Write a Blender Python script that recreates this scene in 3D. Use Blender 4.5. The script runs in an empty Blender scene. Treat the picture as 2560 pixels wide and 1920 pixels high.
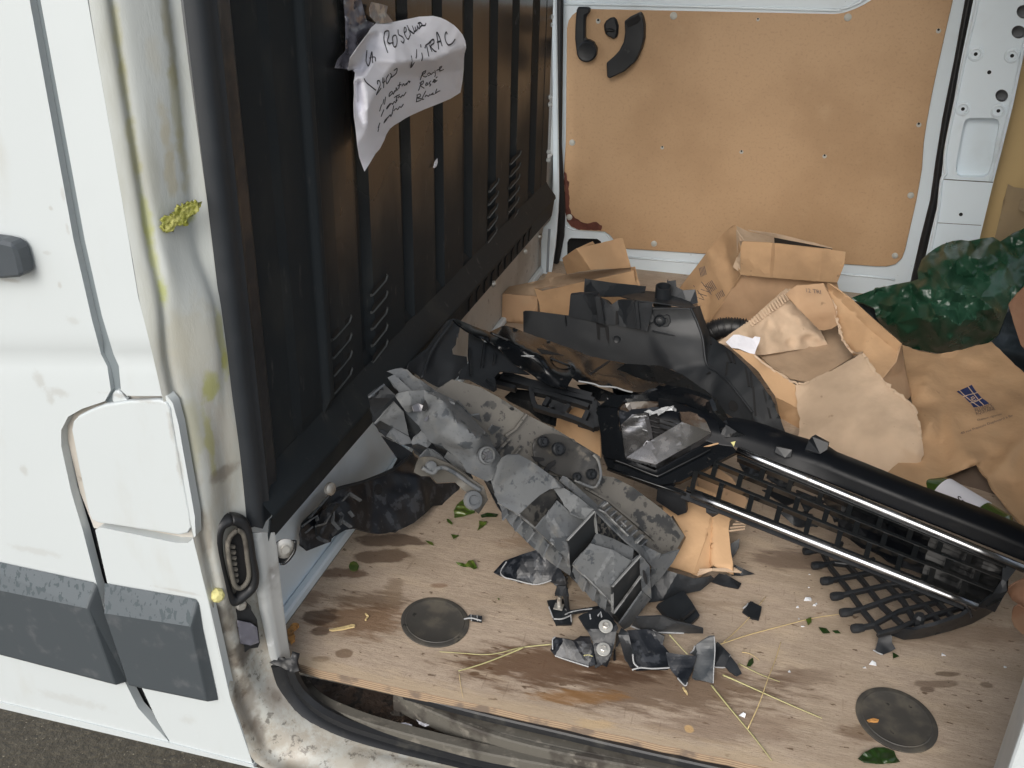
import bpy, bmesh, math, random
from mathutils import Vector, Matrix, noise, geometry
random.seed(7)
sc = bpy.context.scene
COL = sc.collection
rad = math.radians

# ---------------- camera, sky, sun, exposure ----------------
CAM = Vector((0.51136014, -0.88063998, 0.9020644))
RM = ((0.96494783, 0.26154411, 0.02168806),
      (0.13389003, -0.41952792, -0.89781389),
      (-0.22571919, 0.86924738, -0.4398407))
F = 2418.195
cd = bpy.data.cameras.new('camera'); cam = bpy.data.objects.new('camera', cd); COL.objects.link(cam)
_m = Matrix(((RM[0][0], -RM[1][0], -RM[2][0], CAM.x),
             (RM[0][1], -RM[1][1], -RM[2][1], CAM.y),
             (RM[0][2], -RM[1][2], -RM[2][2], CAM.z), (0, 0, 0, 1)))
cam.matrix_world = _m
cd.sensor_fit = 'HORIZONTAL'; cd.sensor_width = 36; cd.lens = F / 2560 * 36
cd.clip_start = 0.02; cd.clip_end = 500
sc.camera = cam

w = bpy.data.worlds.new('World'); sc.world = w; w.use_nodes = True
nt = w.node_tree; nt.nodes.clear()
sky = nt.nodes.new('ShaderNodeTexSky'); sky.sky_type = 'NISHITA'; sky.sun_disc = False
sky.sun_elevation = rad(34); sky.sun_rotation = rad(185); sky.air_density = 1.0; sky.dust_density = 3.0
hs = nt.nodes.new('ShaderNodeHueSaturation'); hs.inputs['Saturation'].default_value = 0.42
bg = nt.nodes.new('ShaderNodeBackground'); bg.inputs['Strength'].default_value = 0.135
wo = nt.nodes.new('ShaderNodeOutputWorld')
nt.links.new(sky.outputs[0], hs.inputs['Color']); nt.links.new(hs.outputs[0], bg.inputs[0]); nt.links.new(bg.outputs[0], wo.inputs[0])
sd = bpy.data.lights.new('sun', 'SUN'); sd.energy = .9; sd.angle = rad(40); sd.color = (1.0, 0.96, 0.9)
sun = bpy.data.objects.new('sun', sd); COL.objects.link(sun)
# direction to the sun: behind and above the photographer
_sd = Vector((math.sin(rad(185)) * math.cos(rad(34)), math.cos(rad(185)) * math.cos(rad(34)), math.sin(rad(34))))
sun.rotation_euler = _sd.to_track_quat('Z', 'Y').to_euler()
sc.view_settings.view_transform = 'Standard'; sc.view_settings.look = 'None'
sc.view_settings.exposure = 0.58; sc.view_settings.gamma = 1; sc.view_settings.use_curve_mapping = False

# ---------------- helpers ----------------
def rayd(u, v):
    a, b = (u - 1280) / F, (v - 960) / F
    return Vector([RM[0][i] * a + RM[1][i] * b + RM[2][i] for i in range(3)])
def on(u, v, x=None, y=None, z=None):
    r = rayd(u, v)
    i, c = (0, x) if x is not None else (1, y) if y is not None else (2, z)
    return CAM + r * ((c - CAM[i]) / r[i])
VW = dict(V1=(0, 0, .36166), V2=(0, 600, .36166), V3=(0, 1320, .36166), V4=(700, 0, .36166), V5=(1360, 0, .5425),
          V6=(1200, 540, .36166), V7=(1760, 540, .36166), V8=(700, 750, .36166), V9=(1100, 1050, .36166),
          V10=(1760, 1050, .36166), V11=(600, 1320, .36166), V12=(1300, 1320, .5696), V13=(1900, 0, .422),
          V14=(450, 1250, .18083), V15=(2160, 500, .2411), V16=(1360, 1250, .30134), V17=(450, 1500, .2532),
          V18=(1000, 1600, .27125), V19=(860, 20, .14467), V20=(860, 180, .14467), V21=(1480, 960, .18083),
          V22=(2320, 920, .1085), V23=(1120, 760, .23508), V24=(740, 960, .26519), V25=(1130, 480, .19284), N=(0, 0, 1))
def px(k, x, y):
    o = VW[k]; return (o[0] + x * o[2], o[1] + y * o[2])

class Surf:
    """a real plane in the van; called with an image ray it returns the point h above that plane"""
    def __init__(s, p, n):
        s.p, s.n = p, n.normalized()
        if (CAM - p).dot(s.n) < 0: s.n = -s.n
    def __call__(s, u, v, h=0.0):
        r = rayd(u, v); q = s.p + s.n * h
        return CAM + r * ((q - CAM).dot(s.n) / r.dot(s.n))
def S3(k, a, b, c):
    P = [on(*px(k if isinstance(k, str) else k[i], q[0], q[1]), z=q[2]) for i, q in enumerate((a, b, c))]
    return Surf(P[0], (P[1] - P[0]).cross(P[2] - P[0]))
FL = Surf(Vector((0, 0, 0)), Vector((0, 0, 1)))
FW = Surf(Vector((0, 1.72, 0)), Vector((0, -1, 0)))
BH = Surf(Vector((-.03, 0, 0)), Vector((1, 0, 0)))
SK = Surf(Vector((0, -.11, 0)), Vector((0, -1, 0)))
def YP(y, lean=0.0, turn=0.0):
    return Surf(Vector((0.5, y, 0)), Vector((turn, -1, lean)))

ROOT = {}
def root(name, label, cat, loc, group=None):
    o = bpy.data.objects.new(name, None); COL.objects.link(o); o.location = loc
    o.empty_display_size = .05
    o['label'] = label; o['category'] = cat
    if group: o['group'] = group
    ROOT[o] = Vector(loc); return o
def tag(o, label, cat, group=None, kind=None):
    o['label'] = label; o['category'] = cat
    if group: o['group'] = group
    if kind: o['kind'] = kind
    return o
def rloc(p):
    while p is not None:
        if p in ROOT: return ROOT[p]
        p = p.parent
    return None
def mk(name, verts, faces, mat, parent=None, smooth=False, thick=0, bevel=0, off=-1, seg=1, ang=None):
    verts = [Vector(q) for q in verts]
    org = rloc(parent)
    solo = org is None
    if solo:
        if verts:
            xs = [q.x for q in verts]; ys = [q.y for q in verts]; zs = [q.z for q in verts]
            org = Vector(((min(xs) + max(xs)) / 2, (min(ys) + max(ys)) / 2, min(zs)))
        else: org = Vector((0, 0, 0))
    me = bpy.data.meshes.new(name); me.from_pydata([q - org for q in verts], [], faces)
    me.validate(); me.update()
    me.materials.append(mat)
    o = bpy.data.objects.new(name, me); COL.objects.link(o)
    if solo: o.location = org; ROOT[o] = org
    else: o.parent = parent
    if smooth:
        me.polygons.foreach_set('use_smooth', [True] * len(me.polygons))
        if ang: me.set_sharp_from_angle(angle=rad(ang))
    if thick and smooth:
        cnt = {}
        for pl in me.polygons:
            for ek in pl.edge_keys: cnt[ek] = cnt.get(ek, 0) + 1
        at = me.attributes.get('sharp_edge') or me.attributes.new('sharp_edge', 'BOOLEAN', 'EDGE')
        for e in me.edges:
            if cnt.get(tuple(sorted(e.vertices)), 0) < 2: at.data[e.index].value = True
    if thick:
        m = o.modifiers.new('thickness', 'SOLIDIFY'); m.thickness = thick; m.offset = off
    if bevel:
        m = o.modifiers.new('bevel', 'BEVEL'); m.width = bevel; m.segments = seg; m.limit_method = 'ANGLE'; m.angle_limit = rad(40)
    return o

def inside(p, poly):
    x, y = p; c = False; j = len(poly) - 1
    for i in range(len(poly)):
        a, b = poly[i], poly[j]
        if (a[1] > y) != (b[1] > y) and x < (b[0] - a[0]) * (y - a[1]) / (b[1] - a[1]) + a[0]: c = not c
        j = i
    return c
class TIN:
    """piecewise linear height over image points"""
    def __init__(s, pts):
        s.pts = pts
        s.flat = all(abs(q[2] - pts[0][2]) < 1e-9 for q in pts)
        if not s.flat:
            r = geometry.delaunay_2d_cdt([Vector((q[0], q[1])) for q in pts], [], [], 0, 1e-5)
            hh = [pts[o[0]][2] if o else 0 for o in r[3]]
            s.t = []
            for f in r[2]:
                a, b, c = [(r[0][i].x, r[0][i].y, hh[i]) for i in f[:3]]
                d = (b[1] - c[1]) * (a[0] - c[0]) + (c[0] - b[0]) * (a[1] - c[1])
                if abs(d) > 1e-9: s.t.append((a, b, c, d))
    def __call__(s, x, y):
        if s.flat: return s.pts[0][2]
        best = None
        for a, b, c, d in s.t:
            l1 = ((b[1] - c[1]) * (x - c[0]) + (c[0] - b[0]) * (y - c[1])) / d
            l2 = ((c[1] - a[1]) * (x - c[0]) + (a[0] - c[0]) * (y - c[1])) / d
            l3 = 1 - l1 - l2; m = min(l1, l2, l3)
            if m >= -1e-6: return l1 * a[2] + l2 * b[2] + l3 * c[2]
            if best is None or m > best[0]: best = (m, l1 * a[2] + l2 * b[2] + l3 * c[2])
        if best[0] > -.3: return best[1]
        q = min(s.pts, key=lambda q: (q[0] - x) ** 2 + (q[1] - y) ** 2); return q[2]
def crumple(amp, scale, seed=0.0, ridge=True):
    def f(P):
        q = P * scale + Vector((seed, seed * 1.7, seed * .3))
        if ridge:
            return amp * (1 - 2.2 * abs(noise.noise(q)) - .8 * abs(noise.noise(q * 2.3)) * .6)
        return amp * (noise.noise(q) + .4 * noise.noise(q * 2.7))
    return f
def tessel(pts, hs, surf, spacing, ctrl=(), nz=None, holes=(), torn=0.0, soft=0):
    """pts native px outline; returns verts3, faces and the position function"""
    n = len(pts)
    tin = TIN([(p[0], p[1], h) for p, h in zip(pts, hs)] + list(ctrl))
    tin0 = tin
    if soft:
        def tin(x, y):
            a = 0
            for dx, dy in ((0, 0), (1, 0), (-1, 0), (0, 1), (0, -1), (.7, .7), (-.7, .7), (.7, -.7), (-.7, -.7)): a += tin0(x + dx * soft, y + dy * soft)
            return a / 9
    def pos(u, v, e=0.0):
        P = surf(u, v, tin(u, v))
        d = nz(P) if nz else 0.0
        return surf(u, v, tin(u, v) + d + e)
    def dens(loop, t):
        out = []
        for i in range(len(loop)):
            a, b = loop[i], loop[(i + 1) % len(loop)]
            L = math.hypot(b[0] - a[0], b[1] - a[1])
            k = max(1, int(L / spacing)) if spacing else 1
            for j in range(k):
                f = j / k; x = a[0] + (b[0] - a[0]) * f; y = a[1] + (b[1] - a[1]) * f
                if t and j:
                    s = random.uniform(-t, t); nx, ny = -(b[1] - a[1]) / L, (b[0] - a[0]) / L
                    x += nx * s; y += ny * s
                out.append((x, y))
        return out
    loops = [dens(pts, torn)] + [dens(h, 0) for h in holes]
    V = []; E = []
    for lp in loops:
        b = len(V); V += lp; E += [(b + i, b + (i + 1) % len(lp)) for i in range(len(lp))]
    if spacing:
        xs = [p[0] for p in pts]; ys = [p[1] for p in pts]
        y = min(ys) + spacing * .5; r = 0
        while y < max(ys):
            x = min(xs) + spacing * (.5 if r % 2 else .2)
            while x < max(xs):
                if inside((x, y), loops[0]) and not any(inside((x, y), h) for h in loops[1:]): V.append((x, y))
                x += spacing
            y += spacing * .87; r += 1
    for c in ctrl:
        if inside((c[0], c[1]), loops[0]): V.append((c[0], c[1]))
    R = geometry.delaunay_2d_cdt([Vector(p) for p in V], E, [], 0, 1e-4)
    fs = []
    for f in R[2]:
        cx = sum(R[0][i].x for i in f) / len(f); cy = sum(R[0][i].y for i in f) / len(f)
        if inside((cx, cy), loops[0]) and not any(inside((cx, cy), h) for h in loops[1:]): fs.append(tuple(f))
    P3 = [pos(p.x, p.y) for p in R[0]]
    if fs:
        a, b, c = [P3[i] for i in fs[0][:3]]
        if (b - a).cross(c - a).dot(CAM - a) < 0: fs = [t[::-1] for t in fs]
    return P3, fs, pos
def sheet(name, k, pts, surf, mat, parent=None, h=0.0, spacing=None, ctrl=(), nz=None, holes=(), torn=0,
          thick=.003, smooth=False, bevel=0, off=-1, ang=None, soft=0):
    P = [px(k, q[0], q[1]) for q in pts]; H = [(q[2] if len(q) > 2 else 0) + h for q in pts]
    C = [(*px(k, c[0], c[1]), c[2] + h) for c in ctrl]
    HL = [[px(k, *q) for q in hl] for hl in holes]
    v, f, pos = tessel(P, H, surf, spacing, C, nz, HL, torn, soft)
    o = mk(name, v, f, mat, parent, smooth, thick, bevel, off, ang=ang)
    return o, pos
def facets(name, k, polys, surf, mat, parent=None, h=0.0, spacing=None, nz=None, thick=.0025, smooth=False, bevel=0, torn=0, off=-1):
    V = []; FF = []
    for poly in polys:
        kk = k
        if isinstance(poly[0], str): kk = poly[0]; poly = poly[1:]
        P = [px(kk, q[0], q[1]) for q in poly]; H = [(q[2] if len(q) > 2 else 0) + h for q in poly]
        v, f, _ = tessel(P, H, surf, spacing, (), nz, (), torn)
        b = len(V); V += v; FF += [tuple(i + b for i in t) for t in f]
    return mk(name, V, FF, mat, parent, smooth, thick, bevel, off)
def ell(cx, cy, rx, ry, rot=0, n=14):
    c, s = math.cos(rad(rot)), math.sin(rad(rot))
    return [(cx + rx * math.cos(t) * c - ry * math.sin(t) * s, cy + rx * math.cos(t) * s + ry * math.sin(t) * c) for t in [2 * math.pi * i / n for i in range(n)]]
def smooth_path(P, n=4):
    P = [Vector(q) for q in P]; out = []
    for i in range(len(P) - 1):
        p0 = P[max(0, i - 1)]; p1 = P[i]; p2 = P[i + 1]; p3 = P[min(len(P) - 1, i + 2)]
        for j in range(n):
            t = j / n
            out.append(.5 * ((2 * p1) + (-p0 + p2) * t + (2 * p0 - 5 * p1 + 4 * p2 - p3) * t * t + (-p0 + 3 * p1 - 3 * p2 + p3) * t ** 3))
    out.append(P[-1]); return out
def sweep_vf(P, prof, up=Vector((0, 0, 1)), cap=True, taper=None):
    V = []; n = len(prof); P = [Vector(p) for p in P]
    for i, p in enumerate(P):
        t = (P[min(i + 1, len(P) - 1)] - P[max(i - 1, 0)]).normalized()
        s = t.cross(up)
        s = s.normalized() if s.length > 1e-6 else Vector((1, 0, 0))
        u = s.cross(t).normalized(); k = taper(i / (len(P) - 1)) if taper else 1
        V += [p + s * a * k + u * b * k for a, b in prof]
    Fc = []
    for i in range(len(P) - 1):
        for j in range(n):
            a = i * n + j; b = i * n + (j + 1) % n
            Fc.append((a, b, b + n, a + n))
    if cap: Fc.append(tuple(range(n))[::-1]); Fc.append(tuple(range((len(P) - 1) * n, len(P) * n)))
    return V, Fc
def sweep(name, P, prof, mat, parent=None, up=Vector((0, 0, 1)), smooth=False, bevel=0, taper=None, ang=None):
    V, Fc = sweep_vf(P, prof, up, taper=taper)
    return mk(name, V, Fc, mat, parent, smooth, 0, bevel, ang=ang)
def rect(w, h, dy=0): return [(-w / 2, -h / 2 + dy), (w / 2, -h / 2 + dy), (w / 2, h / 2 + dy), (-w / 2, h / 2 + dy)]
def circ(r, n=8, ry=None): return [(r * math.cos(2 * math.pi * i / n), (ry or r) * math.sin(2 * math.pi * i / n)) for i in range(n)]
def bars(name, segs, prof, mat, parent, up):
    V = []; Fc = []
    for P in segs:
        v, f = sweep_vf(P, prof, up); b = len(V); V += v; Fc += [tuple(i + b for i in t) for t in f]
    return mk(name, V, Fc, mat, parent)
def box_vf(a, b):
    x0, y0, z0 = a; x1, y1, z1 = b
    V = [(x0, y0, z0), (x1, y0, z0), (x1, y1, z0), (x0, y1, z0), (x0, y0, z1), (x1, y0, z1), (x1, y1, z1), (x0, y1, z1)]
    return V, [(0, 3, 2, 1), (4, 5, 6, 7), (0, 1, 5, 4), (1, 2, 6, 5), (2, 3, 7, 6), (3, 0, 4, 7)]
def box(name, a, b, mat, parent=None, bevel=0):
    v, f = box_vf(a, b); return mk(name, v, f, mat, parent, bevel=bevel)
def lathe(name, p, axis, prof, mat, parent=None, n=20, smooth=True):
    axis = axis.normalized(); s = axis.orthogonal().normalized(); t = axis.cross(s)
    V = []; 
    for r, h in prof: V += [p + axis * h + (s * math.cos(2 * math.pi * i / n) + t * math.sin(2 * math.pi * i / n)) * r for i in range(n)]
    Fc = []
    for j in range(len(prof) - 1):
        for i in range(n):
            a = j * n + i; b = j * n + (i + 1) % n; Fc.append((a, b, b + n, a + n))
    Fc.append(tuple(range(n))[::-1]); Fc.append(tuple(range((len(prof) - 1) * n, len(prof) * n)))
    return mk(name, V, Fc, mat, parent, smooth, ang=35)
def text_mesh(name, s, fn, mat, parent, size=1.0):
    """flat printed lettering: font outlines mapped through fn(x, y) -> point"""
    c = bpy.data.curves.new('lettering', 'FONT'); c.body = s; c.size = size; c.resolution_u = 2
    o = bpy.data.objects.new('lettering', c); COL.objects.link(o)
    bpy.context.view_layer.update()
    me = bpy.data.meshes.new_from_object(o.evaluated_get(bpy.context.evaluated_depsgraph_get()))
    V = [fn(v.co.x, v.co.y) for v in me.vertices]; Fc = [tuple(p.vertices) for p in me.polygons]
    bpy.data.objects.remove(o); bpy.data.curves.remove(c); bpy.data.meshes.remove(me)
    return mk(name, V, Fc, mat, parent)

# ---------------- materials ----------------
def nodes(name):
    m = bpy.data.materials.new(name); m.use_nodes = True; t = m.node_tree; b = t.nodes['Principled BSDF']
    return m, t, b
def N(t, ty, **kw):
    n = t.nodes.new(ty)
    for k, v in kw.items():
        if hasattr(n, k) and k not in n.inputs: setattr(n, k, v)
        else: n.inputs[k].default_value = v
    return n
def L(t, a, b): t.links.new(a, b)
def rgb(c): return (c[0], c[1], c[2], 1)
def g(v, warm=0): return (v * (1 + warm), v, v * (1 - warm))
def coord(t, mode, scale=(1, 1, 1)):
    src = N(t, 'ShaderNodeNewGeometry').outputs['Position'] if mode == 'pos' else N(t, 'ShaderNodeTexCoord').outputs['Object']
    if scale == (1, 1, 1): return src
    mp = N(t, 'ShaderNodeMapping'); mp.inputs['Scale'].default_value = scale; L(t, src, mp.inputs[0]); return mp.outputs[0]
def noisef(t, vec, scale, detail=4, rough=.55, lo=.4, hi=.6, dist=0):
    n = N(t, 'ShaderNodeTexNoise'); n.inputs['Scale'].default_value = scale; n.inputs['Detail'].default_value = detail
    n.inputs['Roughness'].default_value = rough; n.inputs['Distortion'].default_value = dist; L(t, vec, n.inputs['Vector'])
    if lo is None: return n.outputs[0]
    r = N(t, 'ShaderNodeMapRange'); r.inputs['From Min'].default_value = lo; r.inputs['From Max'].default_value = hi
    r.interpolation_type = 'SMOOTHSTEP'; L(t, n.outputs[0], r.inputs[0]); return r.outputs[0]
def mixc(t, fac, a, b):
    m = N(t, 'ShaderNodeMix', data_type='RGBA')
    for s, v in ((0, fac), (6, a), (7, b)):
        if isinstance(v, (int, float)): m.inputs[s].default_value = v
        elif isinstance(v, tuple): m.inputs[s].default_value = rgb(v)
        else: L(t, v, m.inputs[s])
    return m.outputs[2]
def mth(t, op, a, b=0.0, clamp=False):
    m = N(t, 'ShaderNodeMath', operation=op, use_clamp=clamp)
    for i, v in enumerate((a, b)):
        if isinstance(v, (int, float)): m.inputs[i].default_value = v
        else: L(t, v, m.inputs[i])
    return m.outputs[0]
def blob(t, c, r, rot=0.0, nz=None, soft=.25, axis='z', amp=.7):
    """mask of an ellipse (in world metres) with a ragged edge"""
    mp = N(t, 'ShaderNodeMapping', vector_type='TEXTURE')
    L(t, N(t, 'ShaderNodeNewGeometry').outputs['Position'], mp.inputs[0])
    mp.inputs['Location'].default_value = c
    mp.inputs['Rotation'].default_value = (0, 0, rot)
    mp.inputs['Scale'].default_value = r
    ln = N(t, 'ShaderNodeVectorMath', operation='LENGTH'); L(t, mp.outputs[0], ln.inputs[0])
    d = ln.outputs['Value']
    if nz is not None: d = mth(t, 'ADD', d, mth(t, 'MULTIPLY', mth(t, 'SUBTRACT', nz, .5), amp * 2))
    mr = N(t, 'ShaderNodeMapRange', interpolation_type='SMOOTHSTEP')
    mr.inputs['From Min'].default_value = 1.05; mr.inputs['From Max'].default_value = 1.05 - soft
    L(t, d, mr.inputs[0]); return mr.outputs[0]
def pm(name, col, rough=.5, metal=0.0, var=(), rvar=None, bump=None, coat=0.0, mode='pos', spec=.5, bump2=None):
    """var: list of (col2, scale, lo, hi[, xyz-scale, strength])"""
    m, t, b = nodes(name)
    c = rgb(col); cs = None; rf = rough
    for q in var:
        vec = coord(t, mode, q[4] if len(q) > 4 else (1, 1, 1))
        f = noisef(t, vec, q[1], lo=q[2], hi=q[3])
        if len(q) > 5: f = mth(t, 'MULTIPLY', f, q[5])
        cs = mixc(t, f, cs if cs is not None else tuple(col), tuple(q[0]))
    if cs is not None: L(t, cs, b.inputs['Base Color'])
    else: b.inputs['Base Color'].default_value = c
    b.inputs['Roughness'].default_value = rough; b.inputs['Metallic'].default_value = metal
    b.inputs['Coat Weight'].default_value = coat; b.inputs['Specular IOR Level'].default_value = spec
    b.inputs['Coat Roughness'].default_value = .08
    if rvar:
        f = noisef(t, coord(t, mode, rvar[4] if len(rvar) > 4 else (1, 1, 1)), rvar[1], lo=rvar[2], hi=rvar[3])
        mr = N(t, 'ShaderNodeMapRange'); mr.inputs['To Min'].default_value = rough; mr.inputs['To Max'].default_value = rvar[0]
        L(t, f, mr.inputs[0]); L(t, mr.outputs[0], b.inputs['Roughness'])
    prev = None
    for bq in (bump, bump2):
        if not bq: continue
        vec = coord(t, mode, bq[3] if len(bq) > 3 else (1, 1, 1))
        bn = N(t, 'ShaderNodeBump'); bn.inputs['Strength'].default_value = bq[1]; bn.inputs['Distance'].default_value = bq[2]
        L(t, noisef(t, vec, bq[0], lo=None), bn.inputs['Height'])
        if prev: L(t, prev, bn.inputs['Normal'])
        prev = bn.outputs[0]
    if prev: L(t, prev, b.inputs['Normal'])
    return m
M = {}
M['paint'] = pm('white_paint', (.51, .55, .56), .32, coat=.3, var=[((.42, .42, .38), 14, .56, .8, (1, 1, .45), .45), ((.3, .28, .25), 90, .73, .8, (1, 1, 1), .5)], rvar=(.5, 14, .4, .7), bump=(600, .03, .001))
M['paint_in'] = pm('interior_white_paint', (.72, .81, .87), .38, coat=.2, var=[((.5, .52, .52), 6, .55, .8, (1, 1, 1), .5), ((.2, .2, .2), 60, .72, .76, (1, 1, 1), .6)], bump=(500, .05, .001))
M['paint_dusty'] = pm('dusty_white_paint', (.52, .5, .46), .6, var=[((.3, .26, .21), 7, .45, .7, (1, 1, 1), .6), ((.14, .11, .09), 50, .62, .7, (1, 1, 1), .5)])
def panel_mat():
    m, t, b = nodes('black_steel_panel')
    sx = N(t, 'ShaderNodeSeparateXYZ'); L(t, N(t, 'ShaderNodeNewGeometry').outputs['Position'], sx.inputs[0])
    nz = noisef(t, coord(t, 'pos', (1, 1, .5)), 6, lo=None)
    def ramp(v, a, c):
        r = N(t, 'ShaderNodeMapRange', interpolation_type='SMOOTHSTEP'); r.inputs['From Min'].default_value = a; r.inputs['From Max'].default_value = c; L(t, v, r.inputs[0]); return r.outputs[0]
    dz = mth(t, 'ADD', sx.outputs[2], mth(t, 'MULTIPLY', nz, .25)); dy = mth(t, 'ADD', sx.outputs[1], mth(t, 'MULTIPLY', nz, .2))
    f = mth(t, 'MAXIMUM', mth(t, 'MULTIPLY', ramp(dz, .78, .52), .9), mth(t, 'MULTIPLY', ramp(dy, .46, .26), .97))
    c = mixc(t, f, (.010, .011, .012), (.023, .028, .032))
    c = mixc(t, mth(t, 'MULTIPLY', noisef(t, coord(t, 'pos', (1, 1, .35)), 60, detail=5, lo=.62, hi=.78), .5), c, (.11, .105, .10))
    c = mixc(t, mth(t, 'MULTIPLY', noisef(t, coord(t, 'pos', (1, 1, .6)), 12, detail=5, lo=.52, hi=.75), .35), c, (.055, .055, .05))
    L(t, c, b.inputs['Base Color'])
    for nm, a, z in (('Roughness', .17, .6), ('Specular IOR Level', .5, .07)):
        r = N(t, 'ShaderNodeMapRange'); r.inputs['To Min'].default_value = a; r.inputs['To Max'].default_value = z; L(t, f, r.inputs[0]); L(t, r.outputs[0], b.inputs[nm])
    bn = N(t, 'ShaderNodeBump'); bn.inputs['Strength'].default_value = .05; bn.inputs['Distance'].default_value = .01
    L(t, noisef(t, coord(t, 'pos'), 8, lo=None), bn.inputs['Height']); L(t, bn.outputs[0], b.inputs['Normal'])
    return m
M['black_panel'] = panel_mat()
M['rubber'] = pm('black_rubber', (.012, .013, .015), .45, var=[((.06, .058, .05), 40, .55, .75, (1, 1, 1), .5)], bump=(300, .1, .001))
M['trim'] = pm('dark_grey_trim', (.055, .065, .075), .5, rvar=(.4, 30, .4, .6), bump=(900, .12, .0006))
M['hardboard'] = pm('hardboard', (.53, .345, .195), .5, var=[((.45, .285, .155), 3.5, .4, .65), ((.58, .40, .24), 7, .6, .75, (1, 1, 1), .4), ((.24, .14, .075), 160, .5, .8, (1, 1, 1), .35)], bump=(400, .08, .001))
M['hardboard2'] = pm('pale_hardboard', (.50, .36, .17), .55, var=[((.42, .3, .15), 3, .4, .65), ((.2, .14, .08), 40, .72, .78, (1, 1, 1), .6)])
KR = (.49, .32, .195)
def card(name, col, dusty=.0, seed=1):
    return pm(name, col, .8, var=[(tuple(x * .78 for x in col), 5 + seed, .42, .68), ((.45, .34, .22), 9, .55, .75, (1, 1, 1), .35 + dusty), ((.16, .1, .06), 45, .68, .76, (1, 1, 1), .5)],
              bump=(45, .28, .0035), bump2=(9, .5, .014), spec=.25)
M['card'] = card('brown_cardboard', KR)
M['card_b'] = card('orange_brown_cardboard', (.56, .36, .205), seed=2)
M['card_pale'] = card('pale_kraft_cardboard', (.60, .45, .32), seed=3)
M['card_in'] = card('inner_kraft_cardboard', (.45, .325, .22), seed=4)
M['card_red'] = card('reddish_cardboard', (.30, .17, .11), seed=5)
M['plastic'] = pm('black_plastic', (.009, .011, .014), .42, var=[((.035, .038, .042), 8, .5, .75, (1, 1, 1), .5), ((.11, .11, .105), 48, .64, .78, (1, 1, 1), .35)], rvar=(.65, 12, .4, .7), bump=(60, .06, .002))
M['liner'] = pm('charcoal_plastic_liner', (.013, .0158, .0195), .46, var=[((.027, .031, .037), 6, .42, .7, (1, 1, 1), .7), ((.13, .12, .11), 30, .68, .8, (1, 1, 1), .4)], rvar=(.7, 9, .4, .7), bump=(500, .15, .0008))
M['dusty'] = pm('dust_covered_plastic', (.118, .124, .128), .7, var=[((.095, .102, .11), 16, .42, .6), ((.035, .042, .05), 34, .575, .61, (1, 1, 1), .75), ((.21, .195, .165), 22, .55, .75, (1, 1, 1), .6), ((.05, .052, .055), 150, .56, .7, (1, 1, 1), .5)], bump=(160, .3, .0012), spec=.35)
M['dusty2'] = pm('brown_dust_on_plastic', (.118, .112, .102), .8, var=[((.022, .025, .029), 24, .53, .57, (1, 1, 1), .85), ((.165, .155, .135), 14, .5, .7, (1, 1, 1), .6), ((.03, .03, .03), 90, .6, .66, (1, 1, 1), .7)], bump=(150, .3, .0015), spec=.3)
M['lip'] = pm('pale_plastic_edge', (.22, .225, .225), .6, var=[((.1, .1, .1), 60, .5, .65)])  # paler plastic for the thin lines along cell edges
M['recess'] = pm('shade_dark_cell_inside', (.022, .026, .03), .6, var=[((.07, .07, .068), 24, .5, .7, (1, 1, 1), .6)])  # shade of the open cells put into a darker plastic colour
M['patchy'] = pm('patchy_dusty_black_plastic', (.006, .008, .012), .36, var=[((.034, .038, .046), 44, .55, .6), ((.08, .08, .08), 110, .62, .72, (1, 1, 1), .5)], bump=(100, .1, .001))
M['satin'] = pm('satin_black_plastic', (.0045, .0055, .007), .2, var=[((.05, .048, .045), 90, .64, .72, (1, 1, 1), .5)], rvar=(.45, 18, .5, .75), spec=.28)
M['beam'] = pm('dull_gloss_black_beam', (.005, .006, .008), .33, var=[((.03, .028, .026), 40, .55, .75, (.4, 1, 1), .6)], rvar=(.5, 18, .5, .75), spec=.16)
M['gloss'] = pm('gloss_black_plastic', (.006, .007, .008), .13, var=[((.10, .095, .085), 60, .66, .75, (1, 1, 1), .3), ((.02, .019, .018), 8, .5, .7, (1, 1, 1), .5)], rvar=(.4, 14, .5, .75), bump=(30, .04, .002), spec=.5)
M['chrome'] = pm('chrome', (.38, .39, .41), .22, metal=1, rvar=(.4, 20, .45, .65), var=[((.2, .18, .15), 60, .6, .72, (1, 1, 1), .7), ((.1, .09, .08), 7, .5, .7, (1, 1, 1), .6)])
M['chrome_dirty'] = pm('dirty_chrome', (.17, .165, .17), .28, metal=.85, rvar=(.55, 20, .45, .6), var=[((.03, .028, .025), 16, .5, .6, (1, 1, 1), .8), ((.3, .32, .36), 30, .56, .62, (1, 1, 1), .8)], bump=(40, .2, .002))
M['torn'] = pm('torn_plastic_edge', (.34, .35, .36), .7)
M['steel'] = pm('zinc_steel', (.5, .49, .46), .42, metal=.7, var=[((.25, .22, .18), 60, .5, .7)])
M['washer'] = pm('grey_washer_metal', (.42, .42, .4), .5, metal=.5)
M['paper'] = pm('white_paper', (.80, .80, .86), .7, bump=(25, .1, .003))
M['ink'] = pm('black_ink', (.012, .012, .02), .5)
M['print'] = pm('grey_print', (.13, .10, .09), .8)
M['blue_print'] = pm('blue_print', (.02, .035, .13), .7)
M['tape'] = pm('grey_tape', (.20, .20, .21), .25, var=[((.36, .34, .31), 60, .45, .6)], coat=.5)
M['tape_dark'] = pm('clear_tape_on_black', (.11, .11, .135), .2, var=[((.16, .16, .19), 25, .5, .65, (1, 1, .3))], coat=.5)
M['bag'] = pm('dark_green_bag', (.012, .052, .027), .27, var=[((.028, .09, .055), 9, .45, .7)], rvar=(.4, 12, .4, .7), bump=(30, .12, .006), spec=.55)
M['dark_cloth'] = pm('dark_plastic_sack', (.012, .02, .026), .4, bump=(20, .5, .01))
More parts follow.
